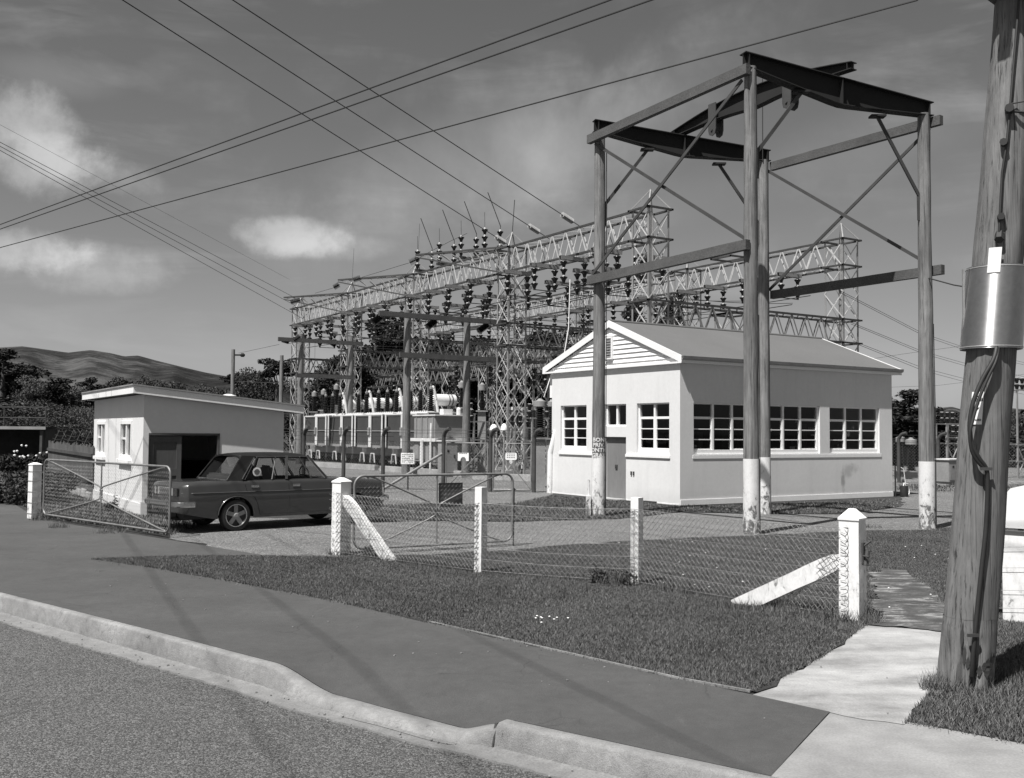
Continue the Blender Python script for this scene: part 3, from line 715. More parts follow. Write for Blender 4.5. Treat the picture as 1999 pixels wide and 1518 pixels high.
for x0, x1, y0, y1 in ((xo0-e, xo1+e, yo0-e, yo0+.03), (xo0-e, xo0+.03, yo0+.03, yo1)):
    mb.hexa(((x0, y0, zr(x0)+.145), (x1, y0, zr(x1)+.145), (x1, y1, zr(x1)+.145), (x0, y1, zr(x0)+.145), (x0, y0, zr(x0)+.18), (x1, y0, zr(x1)+.18), (x1, y1, zr(x1)+.18), (x0, y1, zr(x0)+.18)))
part('roof_flashing', mb, M['galv'], GA)
mb = MB(); mb.lathe((2.35, 1.4, zr(2.35)+.16), [(.16, 0), (.16, .07), (.20, .08), (.2, .12), (.05, .16)], 12); part('roof_vent', mb, M['white'], GA, 40)
for a, b in gw:
    fo = MB()
    for u0, u1, q0, q1 in ((a-.03, a+.06, 1.25, 2.2), (b-.06, b+.03, 1.25, 2.2), (a+.06, b-.06, 2.12, 2.2), (a+.06, b-.06, 1.25, 1.36)): fo.hexa([fl_(u, d, z) for u, d, z in ((u0, -.02, q0), (u1, -.02, q0), (u1, .06, q0), (u0, .06, q0), (u0, -.02, q1), (u1, -.02, q1), (u1, .06, q1), (u0, .06, q1))])
    m_ = (a+b)/2; fo.box(.0, .07, m_-.05, m_+.05, 1.36, 2.12)
    fo.box(.02, .06, m_+.05, b-.06, 1.74, 1.79)
    fr = part('window_frame', fo, M['white_trim'], GA)
    mb = MB(); mb.quad((.05, a+.05, 1.34), (.05, b-.05, 1.34), (.05, b-.05, 2.14), (.05, a+.05, 2.14)); part('pane', mb, M['glass'], fr)
    mb = MB(); mb.box(-.09, .05, a-.06, b+.06, 1.17, 1.25); part('sill', mb, M['white_trim'], GA)
    for u in (a+.12, ):
        mb = MB(); mb.box(.10, .12, a+.05, m_-.12, 1.3, 2.14); mb.box(.10, .12, m_+.3, b-.05, 1.3, 2.14); part('curtain', mb, M['inside_pale'], GA)
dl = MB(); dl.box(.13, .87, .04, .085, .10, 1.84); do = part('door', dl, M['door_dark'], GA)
mb = MB()
for x0, x1, z_0, z_1 in ((.13, .24, .1, 1.84), (.76, .87, .1, 1.84), (.24, .76, 1.70, 1.84), (.24, .76, .92, 1.08), (.24, .76, .1, .26)): mb.box(x0, x1, .015, .04, z_0, z_1)
part('door_rails', mb, M['door_dark'], do)
mb = MB(); mb.box(.12, .13, -.02, .10, 0, 1.86); mb.box(1.70, 1.75, -.02, .10, 0, 1.90); mb.box(.12, 1.75, -.02, .10, 1.86, 1.91); part('door_frame', mb, M['door_dark'], GA)
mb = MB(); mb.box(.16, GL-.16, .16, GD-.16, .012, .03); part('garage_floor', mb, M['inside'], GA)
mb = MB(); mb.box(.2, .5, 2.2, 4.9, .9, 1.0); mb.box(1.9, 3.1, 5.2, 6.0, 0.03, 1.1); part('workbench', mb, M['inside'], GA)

# ------------------------------------------------------------------ timber gantry on four poles
PG = {'A': (2.086, 23.963), 'B': (4.816, 20.098), 'C': (6.343, 25.124), 'D': (8.925, 21.496)}
PZ = {'A': 9.30, 'B': 9.48, 'C': 8.95, 'D': 9.0}
org = Vector((*PG['A'], 0))
GA_ = thing('timber_gantry', 'tall gantry of four timber poles carrying black steel girders in front of the control building', 'gantry', org)
def gp(k, z): return Vector((*PG[k], z))-org
def polemesh(mb, x, y, z0, z1, r0, r1, seed, n=22, groove=.006, lean=(0, 0), ztot=None):
    zt = ztot or z1; k = max(6, int((z1-z0)/.12)); k0 = len(mb.v)
    for i in range(k+1):
        z = z0+(z1-z0)*i/k; r = r0+(r1-r0)*z/zt
        for j in range(n):
            a = 2*math.pi*j/n
            g = mnoise.noise(Vector((math.cos(a)*3+seed, math.sin(a)*3, z*.25)))*groove*2+mnoise.noise(Vector((math.cos(a)*1.2, math.sin(a)*1.2, z*1.1+seed)))*groove*2
            g += abs(mnoise.noise(Vector((math.cos(a)*9, math.sin(a)*9+seed, z*.12))))*-groove*1.5
            mb.v.append((x+lean[0]*z+(r+g)*math.cos(a), y+lean[1]*z+(r+g)*math.sin(a), z))
    for i in range(k):
        for j in range(n):
            a = k0+i*n+j; b = k0+i*n+(j+1) % n; mb.f.append((a, b, b+n, a+n))
    mb.f.append(tuple(k0+j for j in reversed(range(n)))); mb.f.append(tuple(k0+k*n+j for j in range(n)))
for i, k in enumerate('ABCD'):
    mb = MB(); p = gp(k, 0); wz = {'A': 1.44, 'B': 1.5, 'C': 1.42, 'D': 1.44}[k]
    polemesh(mb, p.x, p.y, wz, PZ[k], .165, .125, i*7.7, ztot=9.3)
    po = part('pole', mb, M['pole'], GA_, smooth=60)
    mb = MB(); polemesh(mb, p.x, p.y, -.05, wz, .172, .132, i*7.7, ztot=9.3)
    part('painted_base', mb, M['peel'], po, smooth=60)
    if k == 'A':
        mb = MB()
        view = math.atan2(-PG['A'][1], -PG['A'][0])
        for q, (tx, sz) in enumerate((('BON', .135), ('PRIV.', .135), ('ONTH', .135), ('GRAV', .135))):
            zc = 1.83-q*.122; rr = .172
            def wrap(x, y, z, zc=zc, rr=rr):
                a = view+x/rr; return (p.x+rr*math.cos(a), p.y+rr*math.sin(a), zc+y)
            add_text(mb, tx, sz, wrap, 0, .004, 1.05)
        part('stencilled_lettering', mb, M['tank_light'], po)
        mb = MB(); mb.tube((p.x-.22, p.y-.05, -.05), (p.x-.24, p.y-.05, .88), .035, 8); mb.box(p.x-.30, p.x-.19, p.y-.12, p.y, .0, .5)
        part('cable_guard', mb, M['peel'], po, 40)
        mb = MB(); mb.poly([p+Vector((.17, -.05, 0)), p+Vector((.17, -.05, 2.0)), p+Vector((.16, -.04, 8.8))], .011, 5); part('earth_wire', mb, M['wire'], po)
    if k in 'BD':
        mb = MB(); mb.poly([p+Vector((.155, -.08, 0.02)), p+Vector((.155, -.08, 2.6)), p+Vector((.14, -.07, 4.4))], .010, 5); part('earth_wire', mb, M['wire'], po)
def girder(name, P, Q, dm, de, wid, hog=0, n=20, topz=None):
    """steel I girder from P to Q (top line), depth de at the ends and dm in the middle"""
    mb = MB(); P, Q = Vector(P), Vector(Q); d = (Q-P); dn = d.normalized(); sd = Vector((-dn.y, dn.x, 0)).normalized()
    def row(f):
        c = P+d*f+Vector((0, 0, hog*math.sin(math.pi*f))); q = 1-abs(2*f-1); q = min(1, q*1.04)
        return c, de+(dm-de)*q
    for i in range(n):
        c0, h0 = row(i/n); c1, h1 = row((i+1)/n); u = Vector((0, 0, 1))
        for (o0, o1, w_) in ((0, -.018, wid), ('b', 'b2', wid), ('w', 'w', .012)):
            if o0 == 'b': a0, a1, b0, b1 = c0-u*h0, c0-u*(h0-.018), c1-u*h1, c1-u*(h1-.018)
            elif o0 == 'w': a0, a1, b0, b1 = c0-u*(h0-.018), c0-u*.018, c1-u*(h1-.018), c1-u*.018
            else: a0, a1, b0, b1 = c0-u*.018, c0, c1-u*.018, c1
            s_ = sd*(w_/2)
            mb.hexa((a0-s_, a0+s_, b0+s_, b0-s_, a1-s_, a1+s_, b1+s_, b1-s_))
    c0, h0 = row(.5)                                # stiffener plates
    for f in (.02, .5, .98):
        c0, h0 = row(f); mb.hexa([c0+dn*x+sd*y-Vector((0, 0, z)) for x, y, z in ((-.008, -wid*.46, h0-.01), (.008, -wid*.46, h0-.01), (.008, wid*.46, h0-.01), (-.008, wid*.46, h0-.01), (-.008, -wid*.46, .01), (.008, -wid*.46, .01), (.008, wid*.46, .01), (-.008, wid*.46, .01))])
    return mb
def ext(p, q, e): d = (q-p).normalized(); return p-d*e, q+d*e
TA, TC = ext(gp('A', 9.56), gp('C', 9.22), .16); TB, TD = ext(gp('B', 9.74), gp('D', 9.27), .18)
part('girder', girder('g', TA, TC, .52, .28, .22), M['steel_black'], GA_)
part('girder', girder('g', TB, TD, .58, .30, .24), M['steel_black'], GA_)
m1, m2 = (gp('A', 9.39)+gp('C', 9.39))/2, (gp('B', 9.5)+gp('D', 9.5))/2
m1, m2 = ext(m1, m2, .35)
cg = part('cross_girder', girder('g', m1+Vector((0, 0, .18)), m2+Vector((0, 0, .26)), .50, .16, .20, hog=.32), M['steel_black'], GA_)
d = (m2-m1); dn = d.normalized(); sdv = Vector((-dn.y, dn.x, 0))
for f in (.27, .69):
    mb = MB()
    c = m1+d*f+Vector((0, 0, .22+.32*math.sin(math.pi*f)))
    for s_ in (-1, 1):
        q = c+sdv*(.125*s_); out = [(-.12, .02), (.12, .02), (.12, -.62), (.09, -.73), (0, -.77), (-.09, -.73), (-.12, -.62)]
        k0 = len(mb.v)
        for t_ in (-.012, .012):
            for (x, z) in out: mb.v.append(tuple(q+dn*x+sdv*t_+Vector((0, 0, z))))
        n_ = len(out); mb.f.append(tuple(k0+i for i in range(n_))); mb.f.append(tuple(k0+n_+i for i in reversed(range(n_))))
        for i in range(n_): j = (i+1) % n_; mb.f.append((k0+i, k0+j, k0+n_+j, k0+n_+i))
    mb.tube(c+sdv*.16+Vector((0, 0, -.62)), c-sdv*.16+Vector((0, 0, -.62)), .03, 8)
    part('hanger_plate', mb, M['galv_dark'], cg)

# timber cross arms
def arm(p, q, off, e0=.22, e1=.22):
    p, q = Vector(p), Vector(q); d = (q-p).normalized(); sd_ = Vector((-d.y, d.x, 0)).normalized()
    mb = MB(); k = 14; a, b = p-d*e0+sd_*off, q+d*e1+sd_*off
    pts = [a+(b-a)*i/k for i in range(k+1)]
    for i in range(k):
        j0 = .006*mnoise.noise(pts[i]*3); j1 = .006*mnoise.noise(pts[i+1]*3); u = Vector((0, 0, 1)); s_ = sd_*.065
        mb.hexa((pts[i]-s_-u*.105, pts[i]+s_-u*.105, pts[i+1]+s_-u*.105, pts[i+1]-s_-u*.105, pts[i]-s_+u*(.10+j0), pts[i]+s_+u*(.10+j0*.5), pts[i+1]+s_+u*(.10+j1*.5), pts[i+1]-s_+u*(.10+j1)))
    part('cross_arm', mb, M['cross'], GA_)
arm(gp('A', 9.12), gp('B', 9.37), -.20, .18, .12); arm(gp('A', 5.67), gp('B', 5.80), -.20, .15, .10)
arm(gp('C', 8.80), gp('D', 8.83), .19, -.1, .30); arm(gp('C', 5.52), gp('D', 5.57), .19, -.1, .30)
def brace(p, q, w_=.07):
    mb = MB(); mb.beam(p, q, .03, w_); part('brace', mb, M['galv_dark'], GA_)
def towards(k1, k2, f, z): return gp(k1, z).lerp(gp(k2, z), f)
s1 = Vector((-.2, -.05, 0)); s2 = Vector((.12, .05, 0))
brace(gp('A', 9.0)+s1*.6, gp('B', 5.95)+s1*.6); brace(gp('B', 9.2)+s1*.9, gp('A', 5.8)+s1*.9)
brace(gp('C', 8.7)+s2, gp('D', 5.7)+s2); brace(gp('D', 8.7)+s2*1.3, gp('C', 5.65)+s2*1.3)
for k1, k2, zl, zt in (('A', 'C', 7.55, 8.95), ('C', 'A', 7.35, 8.75), ('B', 'D', 7.75, 9.1), ('D', 'B', 7.2, 8.8)):
    a = towards(k1, k2, .035, zl); b = towards(k1, k2, .28, zt)
    brace(a, b, .075); brace(a, gp(k1, zl-.55)+(a-gp(k1, zl))*.95, .075)
    mb = MB(); mb.box(b.x-.16, b.x+.16, b.y-.10, b.y+.10, b.z-.01, b.z+.03); part('brace_plate', mb, M['steel_black'], GA_)
mb = MB(); c = gp('C', 0); mb.tube(c+Vector((-.05, -.14, 8.9)), c+Vector((-.05, -.14, 11.0)), .012, 6); part('thin_rod', mb, M['wire'], GA_)

# ------------------------------------------------------------------ near power pole
b0 = Vector((3.65, 8.10, 0)); LN = .0895
PP = thing('power_pole', 'thick grey power pole at the right edge with black cable, metal sheath and warning sign', 'power pole', b0)
mb = MB(); polemesh(mb, 0, 0, .55, 8.4, .200, .165, 3.3, n=40, groove=.007, lean=(LN, 0), ztot=8.4); pol = part('pole', mb, M['pole_near'], PP, smooth=55)
# rotten, split foot of the pole: separate staves of uneven length round a dark core
mb = MB(); random.seed(5)
n = 40; kz_ = 16; k0 = len(mb.v)
for i in range(kz_+1):
    z = -.1+.652*i/kz_
    for j in range(n):
        a = 2*math.pi*j/n; r = .200+.010*(1-max(z, 0)/.55)
        rot = max(0, mnoise.noise(Vector((math.cos(a)*2.6, math.sin(a)*2.6, z*1.1+4)))-.12)*max(0, 1-z/.45)
        r -= min(.05, rot*.25); r += mnoise.noise(Vector((math.cos(a)*3+3.3, math.sin(a)*3, z*.25)))*.010+mnoise.noise(Vector((a*6, z*3, 2)))*.006*(1-z/.55)
        if z > .5: r = .200-.035*z/8.4+mnoise.noise(Vector((math.cos(a)*3+3.3, math.sin(a)*3, z*.25)))*.013
        mb.v.append((LN*z+r*math.cos(a), r*math.sin(a), z))
for i in range(kz_):
    for j in range(n): a = k0+i*n+j; b = k0+i*n+(j+1) % n; mb.f.append((a, b, b+n, a+n))
ft = part('rotten_foot', mb, M['pole_near'], pol, smooth=50, label='splintered rotten foot of the pole')
mb = MB()
for a_, z_, h_, w_ in ((-2.25, .32, .22, .010), (-2.12, .20, .16, .014), (-1.98, .17, .10, .016), (-1.8, .14, .08, .010), (-1.55, .12, .09, .018), (-1.38, .16, .07, .02), (-1.22, .10, .16, .035), (-1.0, .07, .2, .03), (-.9, .2, .1, .02)):
    r = .204; pts = []
    for q in range(9):
        f = q/8; zz = z_+h_*f; ww = w_*math.sin(math.pi*f)*(.7+.6*random.random()); pts.append((zz, ww))
    for q in range(8):
        (za, wa), (zb, wb) = pts[q], pts[q+1]
        mb.quad(*[(LN*zz+(r+.006)*math.cos(a_+ww/r), (r+.006)*math.sin(a_+ww/r), zz) for zz, ww in ((za, -wa), (za, wa+.001), (zb, wb+.001), (zb, -wb))])
part('decay_hollow', mb, M['earth'], ft)
th0 = math.atan2(-8.1, -3.65)                       # direction from the pole to the footway
def onpole(da, z, r=.2): a = th0+da; return (LN*z+r*math.cos(a), r*math.sin(a), z)
mb = MB(); n = 48; za, zb = 2.70, 3.37; R_ = .232
mb.lathe((LN*3.03, 0, 0), [(R_, za), (R_, zb), (R_-.004, zb), (R_-.004, za)], n, M4=None)
mb.f = mb.f[:-2]
for k, v_ in enumerate(mb.v): mb.v[k] = (v_[0]+LN*(v_[2]-3.03), v_[1], v_[2])
M['sheath'] = mat('dented_aluminium_sheath', .66, .17, 1, ((2.5, .12), (25, .10)), (2.2, .15, .004))
t_ = M['sheath'].node_tree; b_ = t_.nodes['Principled BSDF']; b_.inputs['Anisotropic'].default_value = .95; b_.inputs['Roughness'].default_value = .42; b_.inputs['Anisotropic Rotation'].default_value = .25
tg = t_.nodes.new('ShaderNodeTangent'); tg.direction_type = 'RADIAL'; tg.axis = 'Z'; t_.links.new(tg.outputs[0], b_.inputs['Tangent'])
part('metal_sheath', mb, M['sheath'], PP, smooth=50)
for z__ in (2.715, 3.355):
    mb = MB(); mb.poly([onpole(-math.pi+i*math.pi/18, z__, .234) for i in range(37)], .004, 5, caps=False); part('sheath_bead', mb, M['galv'], PP, 60)
mb = MB(); mb.box(*sorted((onpole(-1.25, 3, .236)[0]-.006, onpole(-1.25, 3, .236)[0]+.006)), onpole(-1.25, 3, .236)[1]-.01, onpole(-1.25, 3, .236)[1]+.01, 2.71, 3.36); part('sheath_seam', mb, M['galv'], PP)
def plate(name, a0, a1, z0_, z1_, r, m, parent, ns=5, lab=None):
    mb = MB()
    for i in range(ns):
        x0, x1 = a0+(a1-a0)*i/ns, a0+(a1-a0)*(i+1)/ns
        mb.hexa((onpole(x0, z0_, r-.003), onpole(x0, z0_, r), onpole(x1, z0_, r), onpole(x1, z0_, r-.003), onpole(x0, z1_, r-.003), onpole(x0, z1_, r), onpole(x1, z1_, r), onpole(x1, z1_, r-.003)))
    return part(name, mb, m, parent, label=lab)
plate('blank_plate', -.32, .08, 3.30, 3.50, .238, M['sign_white'], PP)
a0, a1 = -.60, -.14
sg = plate('warning_sign', a0, a1, 2.09, 2.35, .205, M['sign_white'], PP)
mb = MB(); am = (a0+a1)/2
fnl = lambda x, y, z: onpole(am+x/.2, 2.22+y, .2075)
add_text(mb, 'DANGER', .014, lambda x, y, z: fnl(x, y+.118, 0), 0, 0)
add_text(mb, 'LIVE', .034, lambda x, y, z: fnl(x, y+.095, 0), 0, .0012)
add_text(mb, 'WIRES', .030, lambda x, y, z: fnl(x, y+.066, 0), 0, .0012)
add_text(mb, 'BEWARE', .021, lambda x, y, z: fnl(x, y-.095, 0), 0, .0008)
bolt = [(.012, .045), (.020, .040), (.002, .002), (.022, .006), (-.010, -.040), (-.004, -.042), (-.026, -.066), (-.022, -.036), (-.017, -.038), (.004, -.006), (-.016, -.008)]
k = len(mb.v); mb.v += [fnl(x, y, 0) for x, y in bolt]; mb.f.append(tuple(range(k, k+len(bolt))))
part('sign_lettering', mb, M['sign_black'], sg)
cab = MB()
def P8(u, v, d=0): return u
C1 = [(3.843, 7.9, 2.725), (3.798, 7.86, 2.608), (3.707, 7.86, 2.445), (3.632, 7.86, 2.263), (3.602, 7.86, 2.081), (3.62, 7.86, 1.928), (3.675, 7.86, 1.82), (3.731, 7.87, 1.744), (3.747, 7.88, 1.639), (3.743, 7.885, 1.458), (3.728, 7.885, 1.238), (3.701, 7.885, 1.018), (3.67, 7.885, 0.759), (3.639, 7.885, 0.48), (3.616, 7.885, 0.242), (3.617, 7.9, 0.12)]
C2 = [(3.859, 7.9, 2.725), (3.809, 7.85, 2.587), (3.735, 7.85, 2.437), (3.664, 7.85, 2.263), (3.617, 7.84, 2.121), (3.592, 7.84, 2.009), (3.611, 7.85, 1.88), (3.667, 7.86, 1.788), (3.731, 7.87, 1.736)]
def smooth_pts(P, k=5):
    P = [Vector(p) for p in P]; out = []
    for i in range(len(P)-1):
        p0, p1, p2, p3 = P[max(i-1, 0)], P[i], P[i+1], P[min(i+2, len(P)-1)]
        for j in range(k):
            t_ = j/k; out.append(.5*((2*p1)+(p2-p0)*t_+(2*p0-5*p1+4*p2-p3)*t_*t_+(3*p1-p0-3*p2+p3)*t_**3))
    return out+[P[-1]]
cab.poly([p-b0 for p in smooth_pts(C1)], .0185, 8); cab.poly([p-b0 for p in smooth_pts(C2)], .0135, 8)
co_ = part('cable', cab, M['black'], PP, 60)
for p_ in ((3.728, 7.855, 1.741), (3.611, 7.86, 0.445)):
    mb = MB(); q = Vector(p_)-b0; mb.box(q.x-.045, q.x+.045, q.y-.006, q.y+.01, q.z-.012, q.z+.012)
    part('cable_clip', mb, M['galv_dark'], co_)
mb = MB()                                           # fittings higher up
mb.poly([onpole(.02, 5.6, .215), onpole(.0, 4.6, .215), onpole(-.02, 4.35, .22), onpole(-.1, 4.1, .215), onpole(-.05, 3.6, .21)], .010, 6)
mb.tube(onpole(-.02, 4.62, .19), onpole(-.02, 4.62, .26), .035, 8); mb.tube(onpole(-.12, 4.35, .19), onpole(-.12, 4.35, .25), .03, 8)
mb.tube(onpole(-.02, 3.75, .18), onpole(-.02, 3.75, .235), .03, 6); mb.tube(onpole(-.03, 3.62, .18), onpole(-.03, 3.56, .235), .035, 6)
mb.poly([onpole(.0, 4.66, .22), (.3+LN*4.7, -.25, 4.72), (1.4, -.3, 4.9), (16, -5, 6.2)], .006, 5)
mb.poly([onpole(.0, 4.60, .22), (.3+LN*4.6, -.25, 4.55), (1.4, -.3, 4.45), (16, -5.5, 5.6)], .011, 5)
part('pole_fittings', mb, M['wire'], PP)
mb = MB(); z_ = 6.55; dx, dy = .72, .69
mb.beam((LN*z_-.9*dx*0-.75, -.75*.95, z_), (LN*z_+.75, .75*.95, z_), .1, .12); mb.beam((LN*5.6-.26, -.24, 5.75), (LN*5.6+.26, .24, 5.75), .35, .30)
part('cross_arm', mb, M['cross'], PP)

# ------------------------------------------------------------------ wire netting fence along the verge
FD = math.atan2(10.89-16.25, 3.70+2.75)
fence_posts = [(-2.749, 16.254), (-0.423, 14.167), (1.662, 13.24), (3.704, 10.89)]
def square_post(name, loc, w_, h_, cap, lab, extra=None, m='peel_post'):
    t_ = thing(name, lab, 'fence post', (*loc, 0), FD)
    mb = MB(); q = w_/2; k = 9; hh = h_-cap
    rings = []
    for i in range(k+1):
        z = -.08+(hh+.08)*i/k; j = [.004*mnoise.noise(Vector((loc[0]*3+c, z*4, 2))) for c in range(4)]
        tp = 1+.04*(1-i/k)
        rings.append([(-q*tp+j[0], -q*tp, z), (q*tp+j[1], -q*tp, z), (q*tp+j[2], q*tp, z), (-q*tp+j[3], q*tp, z)])
    for i in range(k):
        for c in range(4): d_ = (c+1) % 4; mb.quad(rings[i][c], rings[i][d_], rings[i+1][d_], rings[i+1][c])
    if cap > .02:
        e_ = q*1.09; z = hh; lo = [(-e_, -e_, z), (e_, -e_, z), (e_, e_, z), (-e_, e_, z)]; up = [(-e_, -e_, z+.02), (e_, -e_, z+.02), (e_, e_, z+.02), (-e_, e_, z+.02)]
        mb.quad(*lo[::-1]); tt = [(-.03, -.03, h_), (.03, -.03, h_), (.03, .03, h_), (-.03, .03, h_)]
        for c in range(4): d_ = (c+1) % 4; mb.quad(lo[c], lo[d_], up[d_], up[c]); mb.quad(up[c], up[d_], tt[d_], tt[c])
        mb.quad(*tt)
    else: mb.quad(*rings[-1])
    part('shaft', mb, M[m], t_, bevel=.006)
    return t_
w0_ = square_post('gate_post', fence_posts[0], .215, 1.24, .08, 'stout white gate post with pointed cap, timber stay leaning to its right', m='peel_post')
w1_ = square_post('fence_post', fence_posts[1], .125, 1.22, .0, 'narrow limewashed fence post in front of the open gate')
w2_ = square_post('fence_post', fence_posts[2], .120, 1.15, .0, 'narrow limewashed fence post with a bare grey top and weeds at its foot')
w3_ = square_post('strainer_post', fence_posts[3], .215, 1.20, .12, 'stout white strainer post with pointed cap beside the concrete path')
def stay(root, loc, target, z_top, w_, side):
    mb = MB(); c, s_ = math.cos(-FD), math.sin(-FD)
    def loc_(x, y): dx, dy = x-loc[0], y-loc[1]; return (dx*c-dy*s_, dx*s_+dy*c)
    tx, ty = loc_(*target[:2]); L_ = math.hypot(tx, ty); ux, uy = tx/L_, ty/L_
    a = Vector((ux*.09, uy*.09, z_top)); b = Vector((tx, ty, -.03)); d_ = b-a; sdv = Vector((-uy, ux, 0)); up = d_.cross(sdv).normalized()
    if up.z < 0: up = -up
    k = 12; prev = None
    for i in range(k+1):
        f = i/k; p = a+d_*f; hw = w_/2*min(1, .45+1.6*math.sqrt(max(f, .0)) if f < .12 else 1)*(1+.05*mnoise.noise(p*5)); th_ = .055
        ring = [p-sdv*th_-up*hw, p+sdv*th_-up*hw, p+sdv*th_+up*hw, p-sdv*th_+up*hw]
        if prev:
            for c_ in range(4): e_ = (c_+1) % 4; mb.quad(prev[c_], ring[c_], ring[e_], prev[e_])
        else: mb.quad(*ring)
        prev = ring
    mb.quad(*prev[::-1]); part('stay', mb, M['peel_post'], root, bevel=.008)
stay(w0_, fence_posts[0], (-1.806, 15.357), .93, .17, 1)
stay(w3_, fence_posts[3], (2.652, 11.803), .66, .19, 1)
mb = MB(); mb.box(.10, .13, -.03, .03, .62, .84); mb.tube((.12, -.02, .70), (.20, -.05, .70), .012, 6); mb.tube((.12, .0, .8), (.19, .02, .86), .012, 6); mb.tube((.14, 0, .6), (.15, .04, .76), .03, 8)
part('gate_latch', mb, M['galv_dark'], w3_)
def netting(mb, p, q, z0_, z1_, cell, r, off=(0, 0, 0), n=3, sag=.0, wob=.008, top=None):
    """chain-link / netting as crossing zigzag wires"""
    p, q, off = Vector(p), Vector(q), Vector(off); L_ = (q-p).length; d_ = (q-p)/L_; nn = int(L_/cell); seg = int((z1_-z0_)/(cell/2))
    for i in range(nn+1):
        for s_ in (0, 1):
            pts = []
            for j in range(seg+1):
                x = (i+(.5 if (j % 2) else (0 if s_ == 0 else 1)))*cell; x = min(max(x, 0), L_)
                z = z0_+(z1_-z0_)*j/seg; w_ = wob*mnoise.noise(Vector((x*3+p.x, z*3, p.y)))
                pts.append(p+d_*(x+w_)+off+Vector((0, .003*s_, z+w_)))
            mb.poly(pts, r, n, caps=False)
WF = thing('wire_fence', 'wire netting and line wires strung along the white roadside posts', 'wire fence', (*fence_posts[0], 0))
base = Vector((*fence_posts[0], 0)); nb_ = MB(); lw = MB()
perp = Vector((math.sin(FD), -math.cos(FD), 0)); dirf = Vector((math.cos(FD), math.sin(FD), 0))
offs = [.115, .07, .07, .115]
P_ = [Vector((*fence_posts[i], 0))+perp*offs[i]-base for i in range(4)]
for i in range(3):
    netting(nb_, P_[i], P_[i+1], .05, .98, .075, .0033)
    for k, z in enumerate((.06, .22, .38, .54, .70, .86, 1.0)):
        a, b = P_[i]+Vector((0, 0, z)), P_[i+1]+Vector((0, 0, z*(.96 if i == 0 else 1)))
        pts = [a.lerp(b, j/8)+Vector((0, 0, -.025*math.sin(math.pi*j/8)*(1 if k else .3)+.004*mnoise.noise(Vector((i*9+j, k, 0))))) for j in range(9)]
        lw.poly(pts, .0024 if k < 6 else .0034, 4, caps=False)
        if k == 6:
            for j in range(int((b-a).length/.14)):
                c_ = a.lerp(b, j*.14/(b-a).length)+Vector((0, 0, -.02)); lw.tube(c_+Vector((-.012, 0, -.014)), c_+Vector((.012, .006, .014)), .0022, 3)
# staples and cut netting ends standing proud of the posts
for i in range(4):
    c_ = P_[i]
    for j in range(24):
        z = .07+j*.04; s_ = random.choice((-1, 1)); e_ = dirf*(-.09 if i in (0, 3) else -.05)+perp*.004; lw.tube(c_+e_+Vector((0, 0, z)), c_+e_+dirf*.06*s_+Vector((0, 0, z+.03*random.uniform(-1, 1)))+perp*.008, .0028, 3)
part('netting', nb_, M['mesh'], WF); part('line_wires', lw, M['fence_wire'], WF)
# the fence continues right of the opening
r0_ = Vector((*(5.468, 10.877), 0)); r1_ = r0_+Vector((2.4, -1.4, 0))
sp = square_post('fence_post', (5.47, 10.848), .24, .93, .0, 'rough pale fence post behind the power pole, wires round it')
mb = MB(); mb.box(-.34, 1.6, -.10, .02, .86, .98); part('dark_rail', mb, M['post_grey'], sp)
mb = MB(); 
for z in (.15, .34, .58, .8): mb.poly([(-.16, -.15, z), (.16, -.15, z+.03), (2.4, -.1, z)], .002, 4)
part('line_wires', mb, M['fence_wire'], sp)
nb2 = thing('name_board', 'white round-shouldered board standing on the dark rail behind the power pole', 'board', (*(5.594, 10.853), 0), FD)
mb = MB(); out = [(-.22, 1.0), (.75, 1.0), (.75, 1.42), (.60, 1.47), (-.02, 1.47), (-.16, 1.43), (-.22, 1.36)]; mb.prism(out, -.05, -.02, 'y'); part('panel', mb, M['sign_white'], nb2)
mb = MB(); mb.box(-.1, -.05, -.02, .02, 0, 1.3); mb.box(.55, .6, -.02, .02, 0, 1.3); part('leg', mb, M['post_grey'], nb2)

